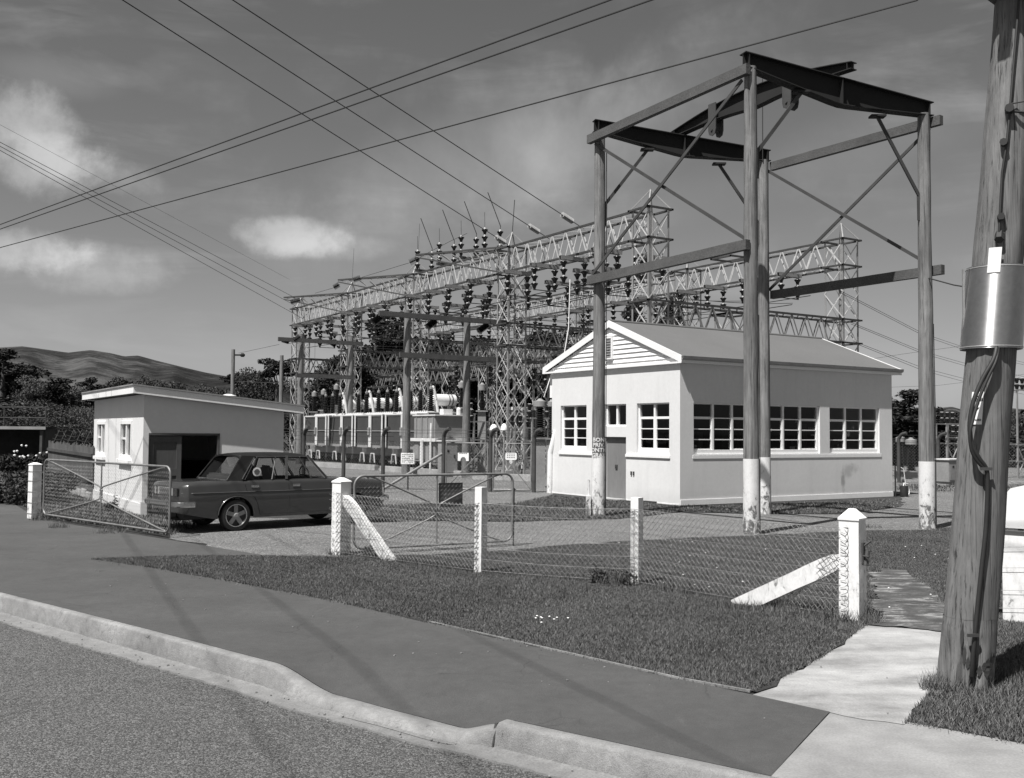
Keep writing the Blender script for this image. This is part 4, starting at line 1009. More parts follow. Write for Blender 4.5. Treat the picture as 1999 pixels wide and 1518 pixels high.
# ------------------------------------------------------------------ tubular field gates
def gate(p, q, h_, label, flip=False, plate_=False):
    p, q = Vector((*p, 0)), Vector((*q, 0)); L_ = (q-p).length; ang = math.atan2(q.y-p.y, q.x-p.x)
    g_ = thing('field_gate', label, 'gate', p, ang, 'tubular steel gates at the driveway entrance')
    z0_, z1_ = .10, h_; rc = .16
    def arc(cx, cz, a0_, a1_): return [(cx+rc*math.cos(a0_+(a1_-a0_)*i/6), cz+rc*math.sin(a0_+(a1_-a0_)*i/6)) for i in range(7)]
    pts = arc(L_-rc, z1_-rc, math.pi/2, 0)+arc(L_-rc, z0_+rc, 0, -math.pi/2)+arc(rc, z0_+rc, -math.pi/2, -math.pi)+arc(rc, z1_-rc, math.pi, math.pi/2)
    pts.append(pts[0]); mb = MB(); mb.poly([(x, 0, z) for x, z in pts], .021, 8)
    part('frame', mb, M['tube'], g_, 60)
    mb = MB(); m_ = L_/2; zm = (z0_+z1_)/2
    mb.tube((m_, 0, z0_), (m_, 0, z1_), .016, 8); part('stile', mb, M['tube'], g_, 60)
    for s_ in (-1, 1):
        mb = MB(); e_ = m_+s_*(m_-.22)
        pp = [(e_, .0, z1_-.035), (e_-s_*.16, 0, z1_-.045), (m_+s_*.16, 0, zm+.14), (m_+s_*.05, 0, zm+.05), (m_+s_*.04, 0, zm-.05), (m_+s_*.14, 0, zm-.15), (e_-s_*.14, 0, z0_+.05), (e_+s_*.03, 0, z0_+.03)]
        mb.poly(smooth_pts([Vector(a) for a in pp], 3), .015, 7); part('brace', mb, M['tube'], g_, 60)
    nm = MB(); netting(nm, (.03, .012, 0), (L_-.03, .012, 0), z0_+.02, z1_-.02, .072, .0017); part('netting', nm, M['mesh'], g_)
    mb = MB(); mb.poly([(L_+.02, 0, z0_-.1), (L_+.03, 0, z1_-.25)], .012, 6); mb.tube((L_-.02, 0, z1_-.28), (L_+.06, 0, z1_-.28), .01, 6); part('drop_bolt', mb, M['galv_dark'], g_)
    if plate_:
        mb = MB(); mb.box(m_+.05, m_+.50, .03, .035, .72, 1.13); part('plate', mb, M['sign_grey'], g_)
    return g_
gate((-2.523, 16.135), (0.027, 17.608), 1.27, 'tubular mesh gate swung open behind the white gate post, dark plate hung on it', plate_=True)
gate((-10.371, 22.247), (-6.289, 18.486), 1.31, 'tubular mesh gate at the left, standing in front of the white garage')
lp = square_post('gate_post', (-10.567, 22.229), .20, 1.24, .06, 'stout white gate post with pointed cap beside the left hedge')
mb = MB(); 
for z in (.12, .36, .6, .84, 1.05): mb.poly([(-.11, -.11, z), (.11, -.112, z), (.112, .11, z)], .005, 4)
part('line_wires', mb, M['fence_wire'], lp)

# ------------------------------------------------------------------ switchyard: lattice towers and trusses
ROW1, ROW2 = 25.6, 36.9
TB_ = [30.42, 40.73, 50.87, 60.28, 69.58]
HT, HB, TW = 10.86, 9.66, 1.05                       # top of truss, bottom of truss, tower width
LT0, LT1 = 6.15, 7.2                                 # lower cross trusses
def xbrace_face(mb, p0, p1, z0, z1, n, w_, alt=True):
    """zigzag + X lacing on the vertical face between two legs"""
    p0, p1 = Vector(p0), Vector(p1)
    for i in range(n):
        a, b = z0+(z1-z0)*i/n, z0+(z1-z0)*(i+1)/n
        A0, A1 = p0+Vector((0, 0, a)), p1+Vector((0, 0, a)); B0, B1 = p0+Vector((0, 0, b)), p1+Vector((0, 0, b))
        mb.beam(A0, B1, w_, .012, up=(p1-p0).cross(Vector((0, 0, 1)))); mb.beam(A1, B0, w_, .012, up=(p1-p0).cross(Vector((0, 0, 1))))
def make_tower(name='lattice_tower', spire=True, h=HT):
    t_ = thing(name, '', 'lattice tower')
    q = TW/2; c = [(-q, -q, 0), (q, -q, 0), (q, q, 0), (-q, q, 0)]
    for x, y, z in c:
        mb = MB(); s1_, s2_ = (1 if x < 0 else -1), (1 if y < 0 else -1)
        mb.box(x, x+.09*s1_, y, y+.014*s2_, 0, h); mb.box(x, x+.014*s1_, y+.014*s2_, y+.09*s2_, 0, h); part('leg', mb, M['galv'], t_)
    mb = MB()
    for i in range(4): xbrace_face(mb, c[i], c[(i+1) % 4], .2, h-.1, int(h/1.15), .046)
    part('lattice_bracing', mb, M['lace'], t_)
    for z in (LT0, LT1, HB, h): 
        mb = MB(); e_ = q+.12
        for x0, x1, y0, y1 in ((-e_, e_, -e_, -e_+.1), (-e_, e_, e_-.1, e_), (-e_, -e_+.1, -e_, e_), (e_-.1, e_, -e_, e_)): mb.box(x0, x1, y0, y1, z-.05, z+.02+(.001 if x1-x0 < .2 else 0))
        part('ring_plate', mb, M['galv_dark'], t_)
    if spire:
        mb = MB()
        for x, y, z in c: mb.beam((x*1.1, y*1.1, h), (0, 0, h+.82), .045, .045)
        mb.tube((0, 0, h-.4), (0, 0, h+.86), .035, 6); part('spire', mb, M['galv'], t_)
    for x, y, z in c: mb = MB(); mb.box(x-.2, x+.2, y-.2, y+.2, -.02, .18); part('footing', mb, M['concrete'], t_)
    return t_
def truss_mb(L_, z0, z1, w_, n, chord=.085, lace=.062):
    """box truss along x from 0 to L_, width w_ in y; returns chords, lacing"""
    ch, la = MB(), MB(); q = w_/2
    for y in (-q, q):
        for z in (z0, z1): ch.beam((0, y, z), (L_, y, z), chord, chord)
    for y in (-q, q):
        for i in range(n):
            x0, x1 = L_*i/n, L_*(i+1)/n; xm = (x0+x1)/2
            la.beam((x0, y*1.04, z0), (xm, y*1.04, z1), .012, lace, up=(1, 0, 0)); la.beam((xm, y*1.04, z1), (x1, y*1.04, z0), .012, lace, up=(1, 0, 0))
    for z in (z0, z1):
        for i in range(n):
            x0, x1 = L_*i/n, L_*(i+1)/n; la.beam((x0, -q, z+.02), (x1, q, z+.02), lace, .012); la.beam((x1, -q, z+.02), (x1, q, z+.02), lace, .012)
    return ch, la
def truss(a, b, rz, L_, z0, z1, n, label, group, w_=.95, chordmat='galv_dark'):
    o = thing('lattice_truss', label, 'lattice truss', W(a, b), TH+rz, group)
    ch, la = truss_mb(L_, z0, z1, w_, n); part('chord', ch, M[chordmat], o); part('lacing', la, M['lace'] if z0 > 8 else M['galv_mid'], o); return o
names1 = ['nearest and tallest-looking tower of the front row, above the gable', 'tower of the front row directly above the security gate', 'front row tower behind the twin timber poles', 'front row tower left of the dark conifer', 'far left end tower of the front row']
names2 = ['far right end tower, beyond the control building roof', 'rear row tower showing between the two near gantry poles', 'rear row tower seen just right of the gate tower', 'rear row tower deep in the switchyard', 'rear row tower at the far end of the yard']
t0 = make_tower(); t0.location = W(ROW1, TB_[0]); t0.rotation_euler.z = TH
tag(t0, 'galvanised lattice tower with pyramid spire, '+names1[0][:60], None, 'galvanised lattice towers of the switchyard')
TL = [('galvanised lattice tower with a spire standing behind the white gable end'), 'galvanised lattice tower with spire and long whip, straight above the security gate', 'galvanised lattice tower behind the nearest pair of dark crossbeam poles', 'galvanised lattice tower left of the dark conifer, behind the transformers', 'leftmost galvanised lattice tower, ending the front row of trusses',
      'rightmost galvanised lattice tower with spire, above the control building roof', 'galvanised lattice tower showing between the near gantry poles', 'rear lattice tower just right of the tower above the security gate', 'rear lattice tower in front of the dark conifer', 'hindmost lattice tower at the far end of the rear row']
t0['label'] = TL[0]
k = 1
for row, a in ((0, ROW1), (1, ROW2)):
    for i, b in enumerate(TB_):
        if row == 0 and i == 0: continue
        c_ = copy_tree(t0); c_.location = W(a, b); c_['label'] = TL[row*5+i]
for i in range(4):
    L_ = TB_[i+1]-TB_[i]-TW-.04
    truss(ROW1, TB_[i]+TW/2+.02, math.pi/2, L_, HB+.02, HT-.03, 9, ['front row box truss running back from the tower behind the gable', 'front row box truss carrying upright insulators and slanting rods', 'front row box truss above the pale transformer drums', 'front row box truss at the far left end'][i], 'high box trusses of the switchyard')
    truss(ROW2, TB_[i]+TW/2+.02, math.pi/2, L_, HB+.02, HT-.03, 9, ['rear row box truss leading left from the rightmost tower', 'rear row box truss seen between the gantry poles', 'rear row box truss half hidden by the gate tower', 'rear row box truss farthest back in the yard'][i], 'high box trusses of the switchyard')
for i, b in enumerate(TB_):
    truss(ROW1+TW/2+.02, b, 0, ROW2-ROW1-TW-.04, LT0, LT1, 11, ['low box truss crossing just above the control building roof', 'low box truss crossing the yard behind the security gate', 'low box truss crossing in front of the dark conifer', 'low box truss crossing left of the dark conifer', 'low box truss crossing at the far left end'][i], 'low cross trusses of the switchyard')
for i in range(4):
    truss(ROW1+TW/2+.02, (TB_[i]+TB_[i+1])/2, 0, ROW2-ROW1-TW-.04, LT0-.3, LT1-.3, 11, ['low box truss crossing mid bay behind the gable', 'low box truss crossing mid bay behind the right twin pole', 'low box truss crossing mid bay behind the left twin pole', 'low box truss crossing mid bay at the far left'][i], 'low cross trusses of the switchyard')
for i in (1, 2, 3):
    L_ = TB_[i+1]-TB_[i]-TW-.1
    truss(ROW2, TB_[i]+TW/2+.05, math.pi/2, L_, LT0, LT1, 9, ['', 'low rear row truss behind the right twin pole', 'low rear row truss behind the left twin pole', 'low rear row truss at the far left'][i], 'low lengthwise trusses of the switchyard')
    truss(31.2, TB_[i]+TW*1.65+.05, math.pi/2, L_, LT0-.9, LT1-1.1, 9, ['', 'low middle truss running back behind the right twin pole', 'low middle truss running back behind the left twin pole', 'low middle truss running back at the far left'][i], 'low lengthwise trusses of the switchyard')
tm = make_tower(spire=False, h=LT1)
for i, b in enumerate([TB_[1], TB_[2], TB_[3], TB_[0], (TB_[1]+TB_[2])/2, (TB_[2]+TB_[3])/2, (TB_[0]+TB_[1])/2]):
    c_ = tm if i == 0 else copy_tree(tm); c_.location = W(31.2, b+TW*1.15); c_.rotation_euler.z = TH
    c_['label'] = ['short lattice tower inside the yard, second cross line', 'short lattice tower inside the yard, third cross line', 'short lattice tower inside the yard, fourth cross line', 'short lattice tower inside the yard, behind the control building', 'short lattice tower inside the yard, behind the right twin pole', 'short lattice tower inside the yard, behind the left twin pole', 'short lattice tower inside the yard, behind the white gable'][i]
    c_['category'] = 'lattice tower'; c_['group'] = 'short lattice towers inside the yard'
# horizontal outriggers towards the incoming lines
for i in (1, 2, 3):
    b = TB_[i]; o = thing('outrigger', ['long tapering steel outrigger reaching left from the spire tower above the gate', 'long tapering steel outrigger reaching left above the twin timber poles', 'long tapering steel outrigger at the far left, ending over the left pole'][i-1], 'outrigger', W(ROW1-.5, b+.3, 0), TH, 'tapering outriggers on the front towers')
    tip = Vector((-2.6, 3.9, HT+.02)); mb = MB(); r1_, r2_, r3_ = Vector((0, -.8, HT)), Vector((0, .2, HT)), Vector((0, -.3, HB))
    mb.beam(r1_, tip, .08, .08); mb.beam(r2_, tip, .08, .08); mb.beam(r3_, tip-Vector((0, 0, .12)), .07, .07); part('chord', mb, M['galv_dark'], o)
    la = MB()
    for j in range(7):
        f0, f1 = j/7, (j+1)/7; P0, P1, P2 = [x_.lerp(tip, f0) for x_ in (r1_, r2_, r3_)]; Q0, Q1, Q2 = [x_.lerp(tip, f1) for x_ in (r1_, r2_, r3_)]
        la.beam(P0, Q1, .045, .045); la.beam(P2, Q0, .045, .045); la.beam(P2, Q1, .04, .04)
    part('lacing', la, M['galv'], o)
# ------------------------------------------------------------------ insulators
def stack_mb(n, z_top=0.0, unit=.33, r=.165, up=False):
    """bell sheds: returns (porcelain, metal)"""
    po, me = MB(), MB()
    for i in range(n):
        z = z_top-unit*(i+1) if not up else z_top+unit*i
        # bell opening upwards (narrow at the bottom, wide rim at the top)
        po.lathe((0, 0, z), [(.055, 0), (.07, .05), (.085, .10), (r*.62, .14), (r*.9, .20), (r, .235), (r*.96, .25), (.06, .255)], 10)
        me.lathe((0, 0, z), [(.05, .253), (.075, .262), (.09, .285), (.055, .30), (.05, unit)], 8)
    return po, me
def make_disc():
    """underhung disconnector: base channel with two hanging stacks"""
    o = thing('disconnector', '', 'disconnector switch')
    mb = MB(); mb.box(-.75, .75, -.09, -.075, 0, .17); mb.box(-.75, .75, .075, .09, 0, .17); mb.box(-.75, .75, -.075, .075, .155, .168); part('base_channel', mb, M['galv'], o)
    for x in (-.55, .55):
        p_, m_ = stack_mb(3); s_ = part('insulator', p_, M['porcelain'], o, smooth=40); s_.location = (x, 0, 0)
        part('metal_caps', m_, M['cap'], s_, smooth=40)
    mb = MB(); mb.tube((-.6, 0, -1.02), (.62, 0, -1.02), .022, 6); mb.tube((-.55, 0, -1.04), (-.55, 0, -.98), .05, 8); mb.tube((.55, 0, -1.04), (.55, 0, -.98), .05, 8); part('contact_blade', mb, M['wire'], o)
    return o
d0 = make_disc(); spots = []
for bi in range(4):
    for j, f in enumerate((.20, .42, .64, .86)):
        b = TB_[bi]+(TB_[bi+1]-TB_[bi])*f
        spots.append((ROW1-.05+(-.55 if bi < 3 else -.3), b, HB-.28, 0, bi, j, 'front')); spots.append((ROW1+1.25, b-.7, HB-.45-.25*(j % 2), 0, bi, j, 'inner'))
for bi in range(4):
    for j, f in enumerate((.22, .46, .70, .90)): spots.append((ROW2-.9, TB_[bi]+(TB_[bi+1]-TB_[bi])*f, HB-.25, 0, bi, j, 'rear'))
for bi in range(4):
    for j in range(3): spots.append((ROW1+2.2+j*2.9, (TB_[bi]+TB_[bi+1])/2+.1, LT0-.55, math.pi/2, bi, j, 'mid'))
for bi in range(3):
    for j in range(3): spots.append((ROW1+3.0+j*2.4, TB_[bi]+.15, LT0-.22, math.pi/2, bi, j, 'low'))
bay = ['first bay back from the gable', 'second bay back from the gable', 'third bay back from the gable', 'far left bay']
where = {'front': 'under the front truss', 'inner': 'just behind the front truss', 'rear': 'under the rear truss', 'low': 'under a low cross truss', 'mid': 'under the mid bay cross truss'}
for i, (a, b, z, rz, bi, j, wh) in enumerate(spots):
    o = d0 if i == 0 else copy_tree(d0)
    o.location = W(a, b, z); o.rotation_euler.z = TH+rz
    o['label'] = 'switch %s, %s in the %s' % (where[wh], ORD[j], bay[bi]); o['group'] = 'disconnector switches hung under the trusses'
def make_up():
    o = thing('upright_switch', '', 'switch')
    mb = MB(); mb.box(-.6, .6, -.08, .08, 0, .14); part('base_channel', mb, M['galv_dark'], o)
    for x in (-.45, .45):
        p_, m_ = stack_mb(3, .16, unit=.36, r=.165, up=True); s_ = part('insulator', p_, M['porcelain'], o, smooth=40); s_.location = (x, 0, 0); part('metal_caps', m_, M['cap'], s_, smooth=40)
    mb = MB(); mb.poly([(.45, 0, 1.25), (.47, 0, 1.4), (-.15, .25, 3.1)], .022, 5); part('open_blade', mb, M['wire'], o)
    mb = MB(); mb.tube((-.45, 0, 1.25), (-.47, 0, 2.0), .012, 4); part('arcing_horn', mb, M['wire'], o)
    return o
u0 = make_up()
for i, (a, b, z) in enumerate(((25.6, 42.6, 10.95), (25.6, 45.0, 10.95), (25.6, 47.4, 10.95), (25.6, 50.0, 10.95), (36.8, 44.6, 10.95), (36.8, 47.2, 10.95))):
    o = u0 if i == 0 else copy_tree(u0); o.location = W(a, b, z); o.rotation_euler.z = TH
    o['label'] = ['upright switch with slanting blade nearest the tower above the gate', 'tallest upright switch, middle of those on the front truss', 'upright switch on the front truss with a leaning dark rod', 'leftmost upright switch on the front truss', 'upright switch on the rear truss, the nearer of two', 'upright switch on the rear truss, the farther of two'][i]
    o['group'] = 'upright switches on top of the trusses'
# disc strings (strain insulators) as things of their own
def string_thing(p, q, n, label, group, r=.125, dark=True, link_=.35, name='insulator_string'):
    p, q = Vector(p), Vector(q); d = (q-p); L_ = d.length; rot = d.to_track_quat('Z', 'Y').to_matrix().to_4x4()
    o = thing(name, label, 'insulator string', p, 0, group)
    po, me = MB(), MB(); u = (L_-link_)/n
    for i in range(n):
        z = link_*.5+u*i
        pts = [(.03, 0), (r*.8, u*.12), (r, u*.34), (r*.94, u*.44), (.045, u*.5)]
        po.lathe((0, 0, 0), [(a, z+b) for a, b in pts], 10, M4=rot); me.lathe((0, 0, 0), [(.045, z+u*.5), (.05, z+u*.85), (.03, z+u)], 6, M4=rot)
    me.tube((0, 0, 0), tuple(d.normalized()*link_*.5), .018, 5); me.tube(tuple(d.normalized()*(L_-link_*.5)), tuple(d), .018, 5)
    part('porcelain_discs', po, M['porcelain'] if dark else M['galv'], o, smooth=40); part('fittings', me, M['galv_dark'] if dark else M['galv'], o)
    return o
def wire(pts, r, label, group=None, name='overhead_wire', sag=0.0, n=14, m='wire'):
    pts = [Vector(p) for p in pts]
    if len(pts) == 2:
        a, b = pts; pts = [a.lerp(b, i/n)-Vector((0, 0, sag*4*(i/n)*(1-i/n))) for i in range(n+1)]
    o_ = pts[0].copy(); mb = MB(); mb.poly([p-o_ for p in pts], r, 5); o = part(name, mb, M[m], None); o.location = o_
    return tag(o, label, 'wire', group)
# three incoming conductors to the front truss
for i, (att, e1, far, far2) in enumerate((((0.055, 47.954, 11.133), (-0.425, 48.716, 11.603), (-11.189, 28, 14.22), (-11.189, 28, 14.22)), ((1.646, 45.427, 10.901), (0.82, 46.738, 11.71), (-9.581, 28, 14.233), 0), ((3.078, 43.153, 10.872), (2.056, 44.776, 11.733), (-8.047, 28, 14.246), 0))):
    att, e1, far = Vector(att), Vector(e1), Vector(far)
    att = Vector((att.x, att.y, HT-.0)); e1v = Vector((e1.x, e1.y, e1.z))
    d_ = (far-att).normalized(); s_a = att+d_*.9; s_b = att+d_*1.85
    L_ = ['lowest', 'middle', 'upper'][i]
    wire([att, s_a], .022, 'bright link rod of the %s incoming line at the truss' % L_, 'link rods of the incoming lines', 'link_rod', m='galv')
    string_thing(s_a, s_b, 8, 'pale disc string on the %s of the three incoming lines' % L_, 'pale disc strings on the incoming lines', dark=False, r=.125, link_=.1)
    wire([s_b, far, far+(far-s_b)*1.2], .017, '%s of three thick lines descending to the truss above the gate' % L_, 'three lines descending to the truss')
# four thinner lines falling to the far left end of the yard
for i, (u0_, v0_, u1_, v1_) in enumerate((((-23.42, 45, 15.013), (-15.472, 70, 11.391), 0, 0), ((-23.415, 45, 14.824), (-15.317, 70, 10.776), 0, 0), ((-23.409, 45, 14.635), (-14.724, 70, 9.839), 0, 0), ((-26.049, 50, 17.351), (-16.196, 72, 12.925), 0, 0))):
    a, b = Vector(u0_), Vector(v0_); wire([b, a, a+(a-b)*1.2], .014 if i < 3 else .007, ['top line of the three falling to the far left tower', 'middle line of the three falling to the far left tower', 'bottom line of the three falling to the far left tower', 'faint earth wire above the three lines at the left'][i], 'lines falling to the far left tower')
# street wires over the footpath, tied to the near power pole
for i, (a, b) in enumerate((((-11.135, 21.5, 6.408), (1.021, 10.6, 6.669)), ((-11.132, 21.5, 6.307), (1.422, 10.3, 6.54)), ((-11.637, 22.5, 6.086), (4.218, 10.3, 6.563)))):
    a, b = Vector(a), Vector(b); c_ = Vector((3.65+LN*6.5, 8.1, 6.62)); far_ = a+(a-b)*1.6
    wire([c_+Vector((-.25+.25*i, -.25+.25*i, 0)), b, a+Vector((0, 0, 0)), far_], .0095, ['upper street wire of the close pair crossing the sky', 'lower street wire of the close pair crossing the sky', 'lone street wire crossing the sky below the pair'][i], 'street wires over the footpath')
# three high conductors passing overhead (their soft shadows fall across the footpath)
for i, off_ in enumerate((0, 1.15, 2.55)):
    dr_ = Vector((-.42, .91, 0)); c_ = Vector((-6.95+off_, 2.3+off_*.15, 14)); wire([c_-dr_*30, c_+dr_*26], .011, 'high conductor passing over the road, %s from the left' % ORD[i], 'high conductors over the road')
# lines leaving to the right
for i, pts in enumerate(((((14.164, 43, 8.226), (23.129, 56, 7.713), (31.501, 68, 7.807), (49.026, 90, 7.982))), (((14.186, 43, 8.137), (23.128, 56, 7.597), (31.499, 68, 7.631), (49.023, 90, 7.797))), (((14.961, 44, 6.963), (23.091, 56, 6.701), (31.419, 68, 6.79), (49.007, 90, 6.778))), (((14.96, 44, 6.895), (23.089, 56, 6.586), (31.417, 68, 6.615), (49.004, 90, 6.593))), (((15.046, 44, 6.146), (23.082, 56, 5.778), (31.268, 68, 5.774), (48.988, 90, 5.529))), (((15.045, 44, 6.077), (23.08, 56, 5.634), (31.265, 68, 5.564), (48.983, 90, 5.206))))):
    wire(pts, .011, '%s line of the upper pair leaving right behind the roof'.replace('upper', ['upper', 'middle', 'lower'][i//2]) % ['upper', 'lower'][i % 2], 'lines leaving to the right', sag=0)
wire([(21.281, 60, 6.515), (23.443, 60, 6.872), (27.769, 60, 7.495), (32.723, 60, 8.525)], .009, 'thin wire rising right across the other lines'); wire([(25.172, 70, 5.289), (29.846, 70, 5.506), (32.006, 70, 5.775), (38.131, 70, 6.653)], .009, 'thin low wire above the conifers at the right')
wire([Vector((*PG['D'], 5.42)), (9.101, 20.5, 5.104), (9.148, 19.5, 4.876), (9.452, 17, 4.202), (17.281, 13, 1.096)], .014, 'short dark stay wire from the right gantry pole', None, 'stay_wire')
# strain strings at the left end, dark cylinders
for i, (p, q, lab) in enumerate((((-13.889, 62, 9.963), (-13.19, 62, 10.161), 'dark string at the tip of the far left outrigger'), ((-10.135, 56, 10.024), (-9.734, 56, 10.259), 'dark string hanging free left of the long middle outrigger'), ((-9.044, 56, 10.468), (-8.527, 56, 10.646), 'dark string on the tip of the middle outrigger'), ((-5.04, 48, 10.127), (-4.498, 48, 10.406), 'dark string hanging free left of the outrigger tip above the twin poles'),
        ((-6.379, 45.145, 6.847), (-5.997, 45.385, 7.228), 'dark sloping string left of the left twin pole under the beam'), ((-4.041, 46.617, 6.833), (-3.588, 46.902, 7.255), 'dark sloping string between the twin poles under the beam'), ((-1.692, 48.096, 6.808), (-1.16, 48.431, 7.246), 'dark sloping string right of the right twin pole'), ((-13.641, 58.77, 7.357), (-13.188, 59.055, 7.235), 'dark string left of the far left pole'), ((-11.177, 60.322, 7.459), (-10.698, 60.624, 7.147), 'dark string between the far left poles under the beam'), ((-12.554, 57, 7.113), (-12.09, 57, 7.411), 'dark string beside the far left pole top'))):
    string_thing(p, q, 9, lab, 'dark strain insulator strings', r=.17, link_=.12)
a_, b_ = Vector((-9.734, 56, 10.259)), Vector((-5.04, 48, 10.127)); wire([(-11.936, 60, 10.277), (-10.135, 56, 10.024)], .012, 'short span left of the hanging dark string', None); wire([(-8.527, 56, 10.646), (-5.04, 48, 10.127)], .012, 'slanting span between the two outrigger strings')
wire([(-4.498, 48, 10.406), (-3.802, 47, 10.578), (-2.895, 46, 10.832), (-2.091, 45, 10.998)], .010, 'slanting jumper rising to the tall upright switch')
# high busbars and droppers
gname = 'thin busbars strung through the switchyard'
for i, (p, q) in enumerate((((ROW1-1.2, 32, 8.2), (ROW1-1.2, 69, 8.2)), ((ROW1-.2, 31, 7.9), (ROW1-.2, 69, 7.9)), ((ROW1+1.8, 31, 8.3), (ROW1+1.8, 69, 8.3)), ((ROW2-1.4, 31, 8.3), (ROW2-1.4, 69, 8.3)), ((ROW2-2.6, 31, 7.8), (ROW2-2.6, 69, 7.8)))):
    wire([W(*p), W(*q)], .02, ['outermost busbar below the front truss', 'second busbar below the front truss', 'busbar behind the front truss', 'busbar just before the rear truss', 'innermost busbar before the rear truss'][i], gname, 'busbar', sag=.15)
for i in range(14):
    b = 32.5+i*2.7; z = 8.45 if i % 2 else 8.05
    wire([W(ROW1-.6, b, z), W(ROW2-.9, b, z+.1)], .014, 'thin cross conductor spanning between the two truss rows, %s from the gable' % (ORD+['thirteenth', 'fourteenth'])[i], 'thin cross conductors between the rows', 'cross_conductor', sag=.25)
for i in range(16):
    b = 33+i*2.3; z1_ = 8.5 if i % 2 else 8.1; dx = random.uniform(-.5, .5); a = ROW1+random.choice((-1.0, .3, 2.0))
    wire([W(a, b, z1_), W(a+.15*dx, b+.3*dx, 6.0), W(a+dx, b+.5, random.choice((3.6, 4.2)))], .010, 'thin vertical dropper wire down from the busbars', 'thin dropper wires', 'dropper_wire')
wire([(2.368, 41.081, 8.327), (2.314, 41.046, 6.303), (2.103, 40.914, 5.021), (1.569, 40.577, 4.261), (1.298, 40.407, 3.419)], .022, 'pale curved cable coming down left of the gable', None, 'dropper_cable', m='white')
# lightning whips on three spires
for i, (a, b) in enumerate(((ROW1, TB_[1]), (ROW1, TB_[2]), (ROW1, TB_[3]))): wire([W(a, b, HT+.86), W(a+.05, b-.1, HT+(2.4 if i == 0 else 3.0))], .018 if i == 0 else .009, ['thick whip on the spire above the gate', 'thin whip on the spire above the twin poles', 'thin whip on the spire left of the conifer'][i], 'whips on the tower spires', 'lightning_whip')
# ------------------------------------------------------------------ timber pole pairs with crossbeams
def pole_pair(name, b, a0, a1, ztop, zb1, zb2, x0, x1, x2, x3, lab):
    o = thing(name, lab, 'pole structure', W(a0, b), TH)
    for i, a in enumerate((0, a1-a0)):
        mb = MB(); polemesh(mb, a, 0, -.05, ztop, .20, .16, i*3+b, n=12, groove=.004); part('pole', mb, M['pole'], o, smooth=60)
    for z, xa, xb in ((zb1, x0, x1), (zb2, x2, x3)):
        mb = MB(); mb.box(xa-a0, xb-a0, -.33, -.21, z-.12, z+.12); part('crossbeam', mb, M['cross'], o, bevel=.01)
    return o
pole_pair('twin_pole_structure', 41.7, 20.5, 23.68, 7.62, 7.34, 5.5, 18.92, 25.8, 19.98, 25.4, 'pair of timber poles with two long crossbeams before the transformers')
pole_pair('twin_pole_structure', 57, 21.0, 24.19, 7.75, 7.34, 5.25, 19.49, 24.87, 20.63, 24.39, 'farther pair of timber poles with crossbeams, left end of the yard')
def lone(name, loc, h, lab, extra=None):
    o = thing(name, lab, 'pole', loc); mb = MB(); polemesh(mb, 0, 0, -.1, h, .19, .15, loc[0], n=10, groove=.004); part('pole', mb, M['pole'], o, smooth=60); return o
o = lone('timber_pole', (-22.4, 80, 0), 8.45, 'lone timber pole rising behind the garage roof with a small bracket'); mb = MB(); mb.beam((0, 0, 8.0), (.75, 0, 8.0), .12); mb.lathe((.75, 0, 7.85), [(.12, 0), (.2, .1), (.2, .2), (.1, .3)], 8); part('bracket', mb, M['steel_black'], o)
lone('timber_pole', (-18.5, 80, 0), 8.0, 'shorter timber pole standing between the garage and the lattice towers')
mb = MB(); mb.box(0, 1, -.1, .1, -.1, .1)
wire([(-63.371, 150, 12.97), (-43.142, 120, 9.477), (-22.369, 80, 5.884), (-18.054, 80, 5.754), (-12.921, 70, 5.236)], .02, 'low dark wire crossing before the ridge'); wire([(-21.962, 80, 8.152), (-14.513, 62, 7.331)], .012, 'thin wire from the bracket pole to the far left crossbeam')
